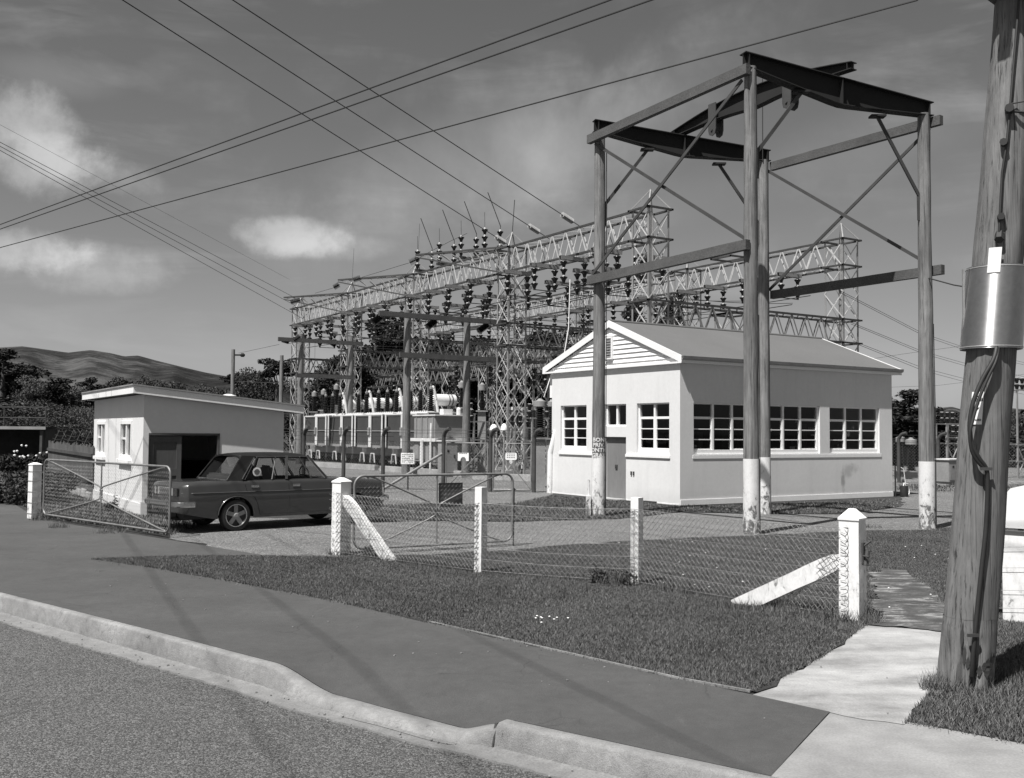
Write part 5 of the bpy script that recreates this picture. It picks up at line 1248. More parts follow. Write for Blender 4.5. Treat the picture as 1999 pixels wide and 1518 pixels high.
# ------------------------------------------------------------------ transformers
def cyl_bush(n, h, r, up=True):
    po = MB(); 
    for i in range(n): z = h*i/n; po.lathe((0, 0, z), [(r*.55*(1-.35*i/n), 0), (r*(1-.35*i/n), h/n*.3), (r*(1-.35*i/n), h/n*.55), (r*.55*(1-.35*i/n), h/n*.98)], 10)
    return po
def make_tr():
    o = thing('transformer', '', 'transformer')          # local: x = away (a), y = along the row (b); front face at x=0
    L_ = 4.0
    mb = MB(); mb.box(.75, 2.9, .25, L_-.15, .62, 2.95); part('tank', mb, M['tank'], o, bevel=.03)
    mb = MB(); mb.box(.70, 2.95, .20, L_-.10, 2.95, 3.02)
    for i in range(14): mb.box(.72, .78, .3+i*.26, .36+i*.26, 3.02, 3.08)
    part('tank_lid', mb, M['tank_light'], o)
    for y0, y1 in ((.28, 1.50), (1.98, 3.62)):
        mb = MB(); n = int((y1-y0)/.055)
        for i in range(n): y = y0+(y1-y0)*i/n; mb.box(.05, .62, y, y+.028, 1.20, 2.80)
        mb.box(.10, .60, y0, y1, 1.22, 2.78)
        ra = part('radiator', mb, M['radiator'], o)
        mb = MB(); mb.box(.02, .05, y0, y1, 1.98, 2.03); mb.box(.03, .62, y0, y1, 2.80, 2.86); mb.box(.03, .6, y0+.1, y1-.1, 1.06, 1.20); part('radiator_header', mb, M['tank'], ra)
    for y in (.12, 1.62, 1.82, 3.80):
        mb = MB(); mb.tube((.02, y, 1.1), (.02, y, 2.86), .06, 8); part('oil_pipe', mb, M['tank_light'], o, 40)
    mb = MB(); mb.box(-.01, .0, 1.66, 1.78, 1.1, 2.86); mb.tube((.02, 1.72, 1.1), (.4, 1.72, 1.0), .05, 8); part('pipe_cover', mb, M['tank_light'], o)
    mb = MB(); mb.box(-.10, .0, 1.58, 1.86, 1.75, 2.2); part('valve_box', mb, M['tank'], o, bevel=.02)
    mb = MB(); mb.box(0, .7, .05, L_-.05, 2.87, 2.94); part('top_frame', mb, M['tank_light'], o)
    mb = MB()
    for y in (.7, 1.9, 3.3): mb.box(.3, 3.0, y, y+.2, .38, .62)
    part('skid', mb, M['galv_dark'], o)
    for y in (.8, 2.0, 3.4):
        mb = MB(); mb.lathe((.5, y-.06, .22), [(.22, 0), (.22, .04), (.18, .05), (.18, .12), (.05, .13)], 14, axis='y'); part('wheel', mb, M['steel_black'], o, 40)
    for y in (1.2, 2.6):
        mb = MB(); mb.beam((-.05, y-.3, .25), (-.05, y-.2, .75), .05); mb.beam((-.05, y+.3, .25), (-.05, y+.2, .75), .05); mb.beam((-.05, y-.2, .75), (-.05, y+.2, .75), .05); part('jacking_frame', mb, M['tank_light'], o)
    for x, y, hh in ((1.2, .8, 1.15), (1.2, 2.0, 1.15), (1.2, 3.2, 1.15)):
        b_ = part('bushing', cyl_bush(11, hh, .20), M['porcelain'], o, smooth=40); b_.location = (x, y, 3.05)
        mb = MB(); mb.lathe((0, 0, hh), [(.06, 0), (.09, .03), (.09, .14), (.03, .16), (.03, .3)], 8); part('bushing_cap', mb, M['tank'], b_, 40)
        mb = MB(); mb.lathe((0, 0, -.08), [(.26, 0), (.26, .05), (.2, .08)], 10); part('turret', mb, M['tank_light'], b_, 40)
    mb = MB(); mb.lathe((2.05, 2.55, 3.72), [(.05, -.02), (.26, .0), (.33, .08), (.33, 1.5), (.26, 1.58), (.05, 1.6)], 18, axis='x'); cs = part('conservator', mb, M['tank_light'], o, smooth=40)
    for x_ in (2.4, 3.2): mb = MB(); mb.box(x_, x_+.1, 2.4, 2.7, 3.0, 3.42); part('cradle', mb, M['tank'], cs)
    for x in (2.25, 3.1, 3.3): 
        mb = MB(); mb.lathe((x, 2.55, 3.72), [(.337, 0), (.337, .06)], 18, axis='x'); part('band', mb, M['radiator'], cs)
    mb = MB(); mb.poly(smooth_pts([Vector((1.9, 1.3, 3.0)), Vector((1.8, 1.35, 3.7)), Vector((1.7, 1.42, 4.3)), Vector((1.62, 1.40, 4.38))], 3), .075, 10); part('relief_vent', mb, M['tank_light'], o, 60)
    return o
tr0 = make_tr()
TRB = [45.95, 50.1, 54.2, 58.3]
for i, b in enumerate(TRB):
    o = tr0 if i == 0 else copy_tree(tr0); o.location = W(23.2, b); o.rotation_euler.z = TH
    o['label'] = ['nearest transformer, beside the grey control kiosk, its drum largest', 'second transformer from the kiosk end', 'third transformer from the kiosk end', 'farthest transformer, ending behind the garage roof'][i]; o['group'] = 'grey transformers in a row with radiator panels'
o = thing('tap_changer_cubicle', 'grey steel cubicle on the end of the nearest transformer', 'cubicle', W(22.6, 42.6), TH)
mb = MB(); mb.box(0, 2.0, .2, 2.6, .5, 1.55); mb.box(0, 1.9, .25, 2.5, 1.65, 2.75); part('body', mb, M['tank'], o, bevel=.02)
for y_ in (.35, .95, 1.55, 2.15): mb = MB(); mb.box(-.05, 0, y_, y_+.06, 1.7, 2.7); part('stiffener', mb, M['tank'], o)
for y_ in (.4, 1.2, 1.9): mb = MB(); mb.box(-.03, 0, y_, y_+.5, .62, 1.42); part('access_panel', mb, M['galv_mid'], o, bevel=.01)
mb = MB(); mb.box(-.12, 2.0, .0, 2.7, 1.50, 1.66); mb.box(-.05, 1.95, .15, 2.6, 2.75, 2.82); part('ledge', mb, M['tank_light'], o, bevel=.01)
mb = MB(); mb.box(.6, 1.1, .5, .9, 2.82, 3.1); mb.lathe((1.5, .6, 2.8), [(.12, 0), (.12, .3), (.05, .4)], 8); part('top_fittings', mb, M['tank_light'], o)
mb = MB(); mb.poly([(-.15, .4, 0), (-.15, .4, 1.5), (-.1, .45, 2.4)], .05, 6); mb.poly([(-.15, 1.3, 0), (-.15, 1.3, 1.6)], .1, 8); part('conduit', mb, M['tank_light'], o, 40)
def kiosk(loc, w_, d_, h_, lab, name='control_kiosk'):
    o = thing(name, lab, 'kiosk', loc, TH); mb = MB(); mb.box(-w_/2, w_/2, -d_/2, d_/2, .12, h_); part('body', mb, M['tank'], o, bevel=.015)
    mb = MB(); mb.box(-w_/2-.05, w_/2+.05, -d_/2-.05, d_/2+.05, h_, h_+.06); part('lid', mb, M['tank_light'], o, bevel=.01)
    mb = MB(); mb.box(-w_/2+.04, w_/2-.04, -d_/2-.02, -d_/2, .2, h_-.08); do = part('door', mb, M['tank'], o, bevel=.008)
    mb = MB(); mb.box(w_/2-.22, w_/2-.16, -d_/2-.05, -d_/2-.02, h_*.55, h_*.63); mb.box(-w_/2+.2, -w_/2+.3, -d_/2-.03, -d_/2-.02, h_*.7, h_*.78); part('handle', mb, M['steel_black'], do)
    mb = MB(); mb.box(-w_/2+.05, w_/2-.05, -d_/2+.05, d_/2-.05, 0, .12); part('plinth', mb, M['concrete'], o); return o
kiosk((-2.811, 44.2, 0.554)[0:2]+(0,), .75, .5, 1.55, 'pale free standing control kiosk behind the security gate')
o = thing('spare_radiator', 'grey radiator bank standing right of the kiosk behind a pole', 'radiator', W(27.3, 42.0), TH)
mb = MB()
for i in range(12): mb.box(-.8+i*.14, -.74+i*.14, -.3, .3, .6, 3.1)
part('fins', mb, M['tank'], o); mb = MB(); mb.box(-.85, .9, -.35, .35, 3.1, 3.25); mb.box(-.85, .9, -.35, .35, .4, .6); mb.tube((-.5, -.42, .2), (-.5, -.42, 3.2), .05, 8); mb.tube((-.25, -.42, .2), (-.25, -.42, 3.2), .05, 8); part('headers', mb, M['tank_light'], o)
for i, (u_, lab, sc) in enumerate((((-3.369, 43, 2.215), 'white domed sounder left of the gate tower', 1), ((-0.769, 43, 2.236), 'grey domed hood left of the bright one', 1.25), ((-0.321, 42, 2.255), 'bright white domed hood beside the gate tower leg', 1))):
    if i == 0: continue
    x_, y_, z_ = u_; o = thing('domed_hood', lab, 'hood', (x_, y_, 0), 0, 'domed hoods on posts'); mb = MB(); mb.lathe((0, 0, z_-.18), [(.15*sc, 0), (.15*sc, .05), (.13*sc, .14), (.08*sc, .24), (.03, .28)], 14); part('hood', mb, M['sign_white'] if i == 2 else M['tank_light'], o, 40)
    mb = MB(); mb.tube((0, 0, 0), (0, 0, z_-.18), .05, 8); part('post', mb, M['galv'], o)
# post insulators and breakers on the ground right of the gate
def post_ins(loc, h0_, h_, r, lab, grp, top=.22):
    o = thing('post_insulator', lab, 'insulator', loc, 0, grp); mb = MB(); mb.box(-.2, .2, -.2, .2, 0, h0_); mb.box(-.3, .3, -.3, .3, h0_, h0_+.06); part('stand', mb, M['tank'], o)
    b_ = part('porcelain', cyl_bush(14, h_, r), M['porcelain'], o, smooth=40); b_.location = (0, 0, h0_+.06)
    mb = MB(); mb.lathe((0, 0, h0_+.06+h_), [(r*.9, 0), (r*1.15, .03), (r*1.15, top), (r*.6, top+.03), (.05, top+.10)], 12); part('metal_head', mb, M['tank'], o, 40); return o
x_, y_, z_ = (1.033, 36.5, 1.877); post_ins((x_, y_, 0), 1.75, 1.1, .22, 'large dark post insulator with a pale drum head beside the building', 'post insulators standing on the ground')
x_, y_, z_ = (1.662, 42, 1.863); post_ins((x_, y_, 0), 1.7, 1.3, .14, 'slim dark post insulator close against the white wall corner', 'post insulators standing on the ground')
for i, (u_, r_, hh) in enumerate((((17.099, 44, 0.181), .17, 1.2), ((17.172, 43, 0.226), .21, 1.1))):
    x_, y_, z_ = u_; post_ins((x_, y_, 0), .42, hh, r_, ['left of two dark post insulators at the right of the building', 'right of two dark post insulators at the right of the building', 'dark post insulator hidden behind the far wall'][i], 'post insulators beyond the building')
for i, (u_, hh) in enumerate((((-1.493, 50, 0.531), 3.0), ((-2.617, 52, 0.464), 3.2), ((0.553, 50, 0.547), 2.9), ((-12.45, 66, 0.651), 3.3), ((-11.43, 65, 0.679), 3.6), ((-13.256, 67, 0.626), 3.2))):
    x_, y_, z_ = u_; post_ins((x_, y_, 0), hh, 1.0, .16, ['slim insulator on a tall stand left of the gate tower', 'slim insulator on a tall stand behind the right twin pole', 'slim insulator on a tall stand right of the gate tower', 'second of three grey headed insulators at the far left', 'rightmost of three grey headed insulators at the far left', 'leftmost of three grey headed insulators at the far left'][i], 'insulators on tall stands', .3)
# low concrete bund walls in front
for i, (p, q) in enumerate(((((-11.359, 55.752)), ((-6.833, 50.757))), (((-6.414, 49.526)), ((-2.077, 43.621))), (((-1.563, 41.834)), ((0.869, 40.504))))):
    a_, b_ = Vector((*p, 0)), Vector((*q, 0)); mb = MB(); d_ = b_-a_; L_ = d_.length; mb.box(0, L_, -.12, .12, 0, .28); solo('concrete_upstand', mb, M['concrete'], ['low concrete upstand before the transformers, left length', 'low concrete upstand before the transformers, middle length', 'low concrete upstand behind the security gate'][i], 'low wall', a_, math.atan2(d_.y, d_.x), 'low concrete upstands', bevel=.01)
for i in range(2):
    mb = MB(); mb.box(0, 22, -.04, .04, 0, .14); solo('steel_rail', mb, M['galv_dark'], ['nearer steel rail below the transformers', 'farther steel rail below the transformers'][i], 'rail', W(22.9+i*1.3, 44), TH+math.pi/2, 'steel rails below the transformers')
# ------------------------------------------------------------------ security fence
SF = [(-16, 38.5), (-7.507, 36.179), (-5.934, 35.404), (-4.406, 34.356), (-2.292, 33.749)]; SG = [(-2.292, 33.749), (-0.698, 33.386), (0.751, 33.296)]; SE = [(0.751, 33.296), (1.236, 33.08)]
def sec_post(p, lab, h_=1.75, sgn=1):
    o = thing('security_post', lab, 'fence post', (*p, 0), R(-18), 'hook topped security fence posts')
    mb = MB(); pts = [(0, 0, -.05), (0, 0, h_*.5), (0, 0, h_), (.04*sgn, -.03, h_+.16), (.14*sgn, -.1, h_+.29), (.30*sgn, -.2, h_+.34)]
    mb.poly(smooth_pts([Vector(a) for a in pts], 4), .072, 8, caps=True); part('shaft', mb, M['post_grey'], o, 60); return o
labs = ['hook topped dark post out beyond the garage', 'hook topped dark post just right of the garage wall', 'hook topped dark post in front of the farther transformers', 'hook topped dark post in front of the nearer transformers', 'hook topped post carrying the left gate leaf']
for p, l_ in zip(SF, labs): sec_post(p, l_)
sec_post(SG[1], 'hook topped dark post where the two gate leaves meet'); sec_post(SG[2], 'hook topped pale post carrying the right gate leaf')
SFc = thing('security_fence', 'chain link security fence with barbed wire before the switchyard', 'fence', (*SF[2], 0))
b_ = Vector((*SF[2], 0)); nm = MB(); bw = MB()
chain = SF+SG[1:]+SE[1:]
for i in range(len(SF)-1):
    p, q = Vector((*SF[i], 0))-b_, Vector((*SF[i+1], 0))-b_; netting(nm, p, q, .05, 1.65, .11, .0028)
p, q = Vector((*SE[0], 0))-b_, Vector((*SE[1], 0))-b_; netting(nm, p, q, .05, 1.65, .11, .0028)
for i in range(len(chain)-1):
    p, q = Vector((*chain[i], 0))-b_, Vector((*chain[i+1], 0))-b_
    for k, (z, o_) in enumerate(((1.66, 0), (1.82, .04), (1.96, .14), (2.06, .28))):
        of = Vector((o_*math.cos(R(-18)), -.5*o_, z)); bw.poly([(p+of).lerp(q+of, j/6)-Vector((0, 0, .02*math.sin(math.pi*j/6))) for j in range(7)], .006, 4)
part('netting', nm, M['mesh'], SFc); part('barbed_wire', bw, M['wire'], SFc)
for i, (p, q) in enumerate(((SG[0], SG[1]), (SG[1], SG[2]))):
    p, q = Vector((*p, 0)), Vector((*q, 0)); d_ = q-p; L_ = d_.length-.2
    o = thing('security_gate', ['left leaf of the tubular security gate, small arched notice on it', 'right leaf of the tubular security gate, rounded white notice on it'][i], 'gate', p+d_.normalized()*.1, math.atan2(d_.y, d_.x), 'leaves of the security gate')
    mb = MB(); mb.poly([(0, 0, .08), (L_, 0, .08), (L_, 0, 1.62), (0, 0, 1.62), (0, 0, .08)], .026, 8); part('frame', mb, M['tube'], o, 60)
    mb = MB(); mb.tube((0, 0, .1), (L_, 0, 1.6), .018, 6) if i == 0 else mb.tube((0, 0, 1.6), (L_, 0, .1), .018, 6); part('brace', mb, M['tube'], o, 60)
    nm = MB(); netting(nm, (.02, 0, 0), (L_-.02, 0, 0), .1, 1.6, .11, .0028); part('netting', nm, M['mesh'], o)
    x_ = L_*.42 if i == 0 else L_*.47
    mb = MB()
    if i == 0:
        out = [(-.19, 0), (-.1, 0), (-.09, .07), (-.04, .13), (.04, .13), (.09, .07), (.1, 0), (.19, 0), (.19, .27), (-.19, .27)]; mb.prism([(x_+u, v+1.02) for u, v in out], -.04, -.03)
    else:
        pr = []; 
        for cx_, cz_, a0_ in ((.14, .20, 0), (-.14, .20, 90), (-.14, .06, 180), (.14, .06, 270)): pr += [(x_+cx_+.05*math.cos(R(a0_+k_*30)), 1.06+cz_+.05*math.sin(R(a0_+k_*30))) for k_ in range(4)]
        mb.prism(pr, -.04, -.03)
    nn = part('notice', mb, M['sign_white'], o)
    mb = MB()
    for k_ in range(3 if i else 1): 
        for j in range(4): mb.box(x_-.14+j*.072, x_-.09+j*.072, -.043, -.041, 1.26-k_*.06, 1.282-k_*.06)
    part('notice_text', mb, M['galv_dark'], nn)
o = thing('notice_board', 'white notice plate with lines of text on the security fence', 'notice', (*(-3.526, 34.174), 0), R(-12))
mb = MB(); mb.box(-.24, .24, -.06, -.05, .88, 1.26); part('plate', mb, M['sign_white'], o)
mb = MB()
for k_ in range(5):
    for j in range(7):
        if random.random() < .85: mb.box(-.20+j*.058, -.155+j*.058, -.063, -.061, 1.19-k_*.062, 1.212-k_*.062)
part('notice_text', mb, M['galv_dark'], o)
mb = MB(); mb.tube((.0, 0, 0), (.0, 0, 1.3), .03, 6); part('post', mb, M['galv_dark'], o)
mb = MB(); a_, b_ = Vector((*(-4.345, 32.348), 0)), Vector((*(-2.343, 33.742), 1.25)); mb.tube(a_-a_, b_-a_, .05, 8); solo('fence_stay', mb, M['tube'], 'slanting pale stay bracing the left gate post of the security fence', 'stay', a_, smooth=60)
# stout tilted pale post against the building corner
mb = MB(); a_ = Vector((*(1.27, 33.085), 0)); mb.tube((0, 0, 0), (.02, 0, 1.35), .10, 10); mb.tube((.02, 0, 1.3), (.20, -.1, 2.05), .10, 10); solo('corner_post', mb, M['peel_post'], 'thick pale bent post against the left corner of the control building', 'post', a_, smooth=60)
# fence beyond the building at the right
for i, (p, l_) in enumerate((((16.302, 42.122), 'hook topped post right behind the control building'), ((17.887, 41.949), 'hook topped post right of the right gantry pole'))): sec_post(p, l_, sgn=1)
RFc = thing('security_fence', 'chain link fence at the right behind the gravel turning area', 'fence', (*(16.302, 42.122), 0)); b_ = Vector((*(16.302, 42.122), 0)); nm = MB(); bw = MB()
for i, (p, q) in enumerate((((15.143, 42.802), (16.302, 42.122)), ((16.302, 42.122), (17.887, 41.949)), ((17.887, 41.949), (20.205, 41.081)), ((20.205, 41.081), (22.467, 39.879)))):
    p, q = Vector((*p, 0))-b_, Vector((*q, 0))-b_; netting(nm, p, q, .05, 1.65, .13, .003)
    for z in (1.7, 1.85, 2.0): bw.poly([p+Vector((0, 0, z)), q+Vector((0, 0, z))], .006, 4)
part('netting', nm, M['mesh'], RFc); part('barbed_wire', bw, M['wire'], RFc)
mb = MB(); p, q = Vector((*(16.22, 42.755), 0)), Vector((*(22.956, 41.498), 0)); d_ = q-p; mb.box(0, d_.length, -.1, .1, 0, .12); solo('concrete_upstand', mb, M['concrete'], 'low pale concrete upstand under the right hand fence', 'low wall', p, math.atan2(d_.y, d_.x), 'low concrete upstands', bevel=.01)
# small switchgear stands at the far right
for i, (u_, h_, lab) in enumerate((((-1.618, 50, 0.147), 3.3, 'small steel stand with switchgear just left of the gate tower'), ((0.411, 48, 0.237), 3.0, 'small steel stand with switchgear just right of the gate tower'), ((1.138, 43, 0.427), 3.4, 'steel stand with switchgear close to the left corner of the control building'), ((-2.674, 56, 0.204), 3.8, 'steel stand with switchgear behind the right twin pole'), ((22.662, 52, 0.533), 3.4, 'small steel stand with switchgear right of the right gantry pole'), ((22.353, 50, 0.594), 2.7, 'steel stand with pale fittings just left of the power pole'), ((24.286, 48, 0.795), 5.0, 'latticed steel stand showing right of the power pole'))):
    x_, y_, z_ = u_; o = thing('switch_stand', lab, 'switchgear stand', (x_, y_, 0), TH, 'small switchgear stands'); mb = MB()
    for sx_ in (-.5, .5):
        for sy_ in (-.3, .3): mb.beam((sx_, sy_, 0), (sx_, sy_, h_-.8), .07)
    for z in (.8, 1.6, h_-.8): mb.beam((-.6, -.3, z), (.6, -.3, z), .06); mb.beam((-.6, .3, z), (.6, .3, z), .06)
    mb.beam((-.5, -.3, .1), (.5, -.3, 1.5), .05); mb.beam((.5, -.3, .1), (-.5, -.3, 1.5), .05); part('stand_frame', mb, M['galv'], o)
    for k_, xx in enumerate((-.45, 0, .45)):
        p_, m_ = stack_mb(2, 0, .3, .14, True); s_ = part('insulator', p_, M['porcelain'], o, 40); s_.location = (xx, 0, h_-.78); part('metal_caps', m_, M['cap'], s_, 40)
kiosk((18.112, 41, 0.155)[0:2]+(0,), 1.5, .6, 1.0, 'dark low cabinet behind the right hand fence', 'low_cabinet')

# ------------------------------------------------------------------ saloon car (x forward from the rear axle, y left)
ca = R(90-50); cs_, sn_ = math.cos(ca), math.sin(ca); SC = 1.08
rc_ = Vector((*(-5.481, 19.887), 0)); car_loc = rc_+Vector((-sn_, cs_, 0))*(.70*SC)
CAR = thing('saloon_car', 'dark 1970s saloon car with black vinyl roof parked on the drive beside the garage', 'car', car_loc, ca)
CAR.scale = (SC, SC, SC)
WB = 2.50; XR, XF = -1.02, 3.26; WR = .345
def arch(x):
    z = .235
    for cx_ in (0, WB):
        d = abs(x-cx_)
        if d < WR+.0: z = max(z, .285+math.sqrt(max(0, WR**2-d*d)))
    return z
xs = sorted(set([XR, XR+.015, XR+.05, XR+.12, XR+.25, -.6, -.45]+[cx_+WR*math.sin(R(a)) for cx_ in (0, WB) for a in range(-90, 91, 15)]+[-.1, .0, .2, .45, .62, .9, 1.25, 1.6, 1.75, 1.8, 1.95, 2.05, 2.9, 3.05, XF-.12, XF-.05, XF-.015, XF]))
def half(x):
    """y, z pairs from sill to centre of the deck"""
    e0 = min(1, (x-XR)/.10); e1 = min(1, (XF-x)/.12); e = min(e0, e1); e = .80+.20*math.sqrt(max(0, e))
    zb = arch(x); endr = .0
    if x < -.40: zb = max(zb, .235+(-.40-x)*.20)
    if x > 2.9: zb = max(zb, .235+(x-2.9)*.25)
    w_ = .795*(1-.018*((x-1.1)/2.1)**2)
    # deck height: boot, cabin belt, bonnet
    if x < -.10: zt = .915-.035*max(0, (-.2-x)/.8)**2
    elif x < 1.75: zt = .93
    else: zt = .928-.080*((x-1.75)/1.5)**1.4
    if x < XR+.10: zt -= .05*(1-(x-XR)/.10)**1.5
    if x > XF-.12: zt -= .05*(1-(XF-x)/.12)**1.5
    sh = zt-.055
    pts = [(w_*.955, zb), (w_*.985, zb+(.46-zb)*.5 if zb < .46 else zb+.01), (w_, max(.50, zb+.03)), (w_*1.005, max(.64, zb+.05)), (w_*.995, .705), (w_*.985, .725), (w_*.975, sh-.03), (w_*.955, sh+.01), (w_*.915, zt-.016), (w_*.84, zt), (w_*.5, zt+.012), (0, zt+.018)]
    return [(y*e, z) for y, z in pts]
mb = MB(); secs = [half(x) for x in xs]; m_ = len(secs[0])
for i in range(len(xs)-1):
    for j in range(m_-1):
        for s_ in (1, -1):
            q = [(xs[i], secs[i][j][0]*s_, secs[i][j][1]), (xs[i+1], secs[i+1][j][0]*s_, secs[i+1][j][1]), (xs[i+1], secs[i+1][j+1][0]*s_, secs[i+1][j+1][1]), (xs[i], secs[i][j+1][0]*s_, secs[i][j+1][1])]
            if .0 < (xs[i]+xs[i+1])/2 < 1.8 and j >= 9: continue
            mb.quad(*(q if s_ == 1 else q[::-1]))
for x, sec in ((XR, secs[0]), (XF, secs[-1])):
    mb.quad(*([(x, y, z) for y, z in sec]+[(x, -y, z) for y, z in sec[-2::-1]]))
body = part('body', mb, M['car'], CAR)
bm = bmesh.new(); bm.from_mesh(body.data); bmesh.ops.remove_doubles(bm, verts=bm.verts, dist=.001); bmesh.ops.recalc_face_normals(bm, faces=bm.faces); bm.to_mesh(body.data); bm.free()
body.data.shade_smooth(); body.data.set_sharp_from_angle(angle=R(28))
mb = MB(); mb.box(-.9, 3.1, -.56, .56, .24, .62); mb.box(.40, 2.05, -.74, .74, .24, .5); part('underbody', mb, M['black'], CAR)
for cx_ in (0, WB):
    mb = MB(); n = 16
    for s_ in (-1, 1):
        pts = [(cx_+WR*1.0*math.cos(math.pi*i/n), .285+WR*1.0*math.sin(math.pi*i/n)) for i in range(n+1)]
        for i in range(n): mb.quad((pts[i][0], s_*.76, pts[i][1]), (pts[i+1][0], s_*.76, pts[i+1][1]), (pts[i+1][0], s_*.55, pts[i+1][1]), (pts[i][0], s_*.55, pts[i][1]))
    part('wheel_arch', mb, M['black'], CAR)
    mb = MB()
    for s_ in (-1, 1):
        pts = [Vector((cx_+(WR+.005)*math.cos(R(4)+R(172)*i/16), s_*.788, .285+(WR+.005)*math.sin(R(4)+R(172)*i/16))) for i in range(17)]; mb.poly(pts, .013, 6)
    part('arch_lip', mb, M['car'], CAR, 60)
# cabin: glass planes and pillars. base and roof outlines
ZB, ZR = .925, 1.395
RB, RT = -.14, .20          # rear screen base, top (x)
FB, FT = 1.90, 1.52        # windscreen base, top  (x)
BY, TY = .735, .585
def lerp3(a, b, f): return tuple(a[i]+(b[i]-a[i])*f for i in range(3))
for s_ in (-1, 1):
    r0_, r1_ = (RB-.02, s_*BY*.93, ZB), (RT, s_*TY*.97, ZR-.03)
    f0_, f1_ = (FB, s_*BY*.96, ZB), (FT, s_*TY, ZR-.03)
    mb = MB(); mb.beam(f0_, f1_, .045, .045); part('windscreen_pillar', mb, M['car'], CAR)
    # broad sloping rear quarter in vinyl
    a_, b_, c_, d_ = (RB-.02, s_*BY*.95, ZB-.01), (.15, s_*BY, ZB-.01), (.44, s_*(TY+.018), ZR-.03), (RT-.02, s_*TY, ZR-.02)
    mb = MB(); ins = lambda p: (p[0], p[1]-s_*.045, p[2]); mb.hexa((a_, b_, ins(b_), ins(a_), d_, c_, ins(c_), ins(d_))); part('rear_quarter', mb, M['vinyl'], CAR)
    mb = MB(); mb.poly([(b_[0]-.03, b_[1]+s_*.006, b_[2]+.03), (c_[0]-.03, c_[1]+s_*.006, c_[2]-.03)], .009, 5)
    mb.poly([(.17, s_*(BY+.005), ZB+.005), (.46, s_*(TY+.03), ZR-.045), (FT-.02, s_*(TY+.028), ZR-.045), (FB-.06, s_*(BY+.003), ZB+.01)], .007, 5); part('window_trim', mb, M['chrome'], CAR)
    xm = 1.02; mb = MB(); mb.beam((xm, s_*BY, ZB), (xm+.06, s_*(TY+.015), ZR-.03), .05, .03); part('door_pillar', mb, M['car'], CAR)
    for nm_, lo0, lo1, up0, up1 in (('rear_side_window', .17, xm-.03, .46, xm+.03), ('front_side_window', xm+.03, FB-.05, xm+.09, FT-.02)):
        mb = MB(); mb.quad((lo0, s_*(BY-.012), ZB), (lo1, s_*(BY-.012), ZB), (up1, s_*(TY+.003), ZR-.05), (up0, s_*(TY+.003), ZR-.05)); gw_ = part(nm_, mb, M['glass'], CAR)
        mb = MB(); 
        x0 = lo1-.30 if nm_[0] == 'f' else lo0+.55; f_ = (x0-lo0)/(lo1-lo0)
        xt = up0+(up1-up0)*min(1, max(0, f_)); mb.beam((x0, s_*(BY-.006), ZB), (xt, s_*(TY+.008), ZR-.05), .018, .018); part('quarter_bar', mb, M['car'], gw_)
mb = MB(); mb.quad((RB+.02, -BY*.88, ZB+.01), (RB+.02, BY*.88, ZB+.01), (RT-.01, TY*.93, ZR-.035), (RT-.01, -TY*.93, ZR-.035)); rw = part('rear_screen', mb, M['glass'], CAR)
pr = [(RB, -BY*.90, ZB+.005), (RB, BY*.90, ZB+.005), (RT-.01, TY*.95, ZR-.03), (RT-.01, -TY*.95, ZR-.03), (RB, -BY*.90, ZB+.005)]
mb = MB(); mb.poly(pr, .011, 6); part('screen_seal', mb, M['chrome'], rw)
mb = MB(); mb.quad((FB-.02, -BY*.93, ZB+.01), (FB-.02, BY*.93, ZB+.01), (FT, TY*.96, ZR-.035), (FT, -TY*.96, ZR-.035)); part('windscreen', mb, M['glass'], CAR)
# roof skin
mb = MB(); nx, ny = 12, 10; x0, x1 = RT-.06, FT+.03
def rf(i, j):
    u, v = i/nx, j/ny*2-1; x = x0+(x1-x0)*u; e = 1-abs(2*u-1)**6*.25
    y = v*(TY+.02)*(1-.03*abs(2*u-1)**2); z = ZR-.045+.072*(1-abs(v)**3.2)*e**.5-.02*abs(2*u-1)**3
    return (x, y, z)
for i in range(nx):
    for j in range(ny): mb.quad(rf(i, j), rf(i+1, j), rf(i+1, j+1), rf(i, j+1))
o = part('roof', mb, M['vinyl'], CAR); bm = bmesh.new(); bm.from_mesh(o.data); bmesh.ops.remove_doubles(bm, verts=bm.verts, dist=.001)
r_ = bmesh.ops.extrude_face_region(bm, geom=bm.faces[:]); bmesh.ops.translate(bm, vec=(0, 0, -.03), verts=[g for g in r_['geom'] if isinstance(g, bmesh.types.BMVert)]); bmesh.ops.recalc_face_normals(bm, faces=bm.faces); bm.to_mesh(o.data); bm.free(); o.data.shade_smooth(); o.data.set_sharp_from_angle(angle=R(40))
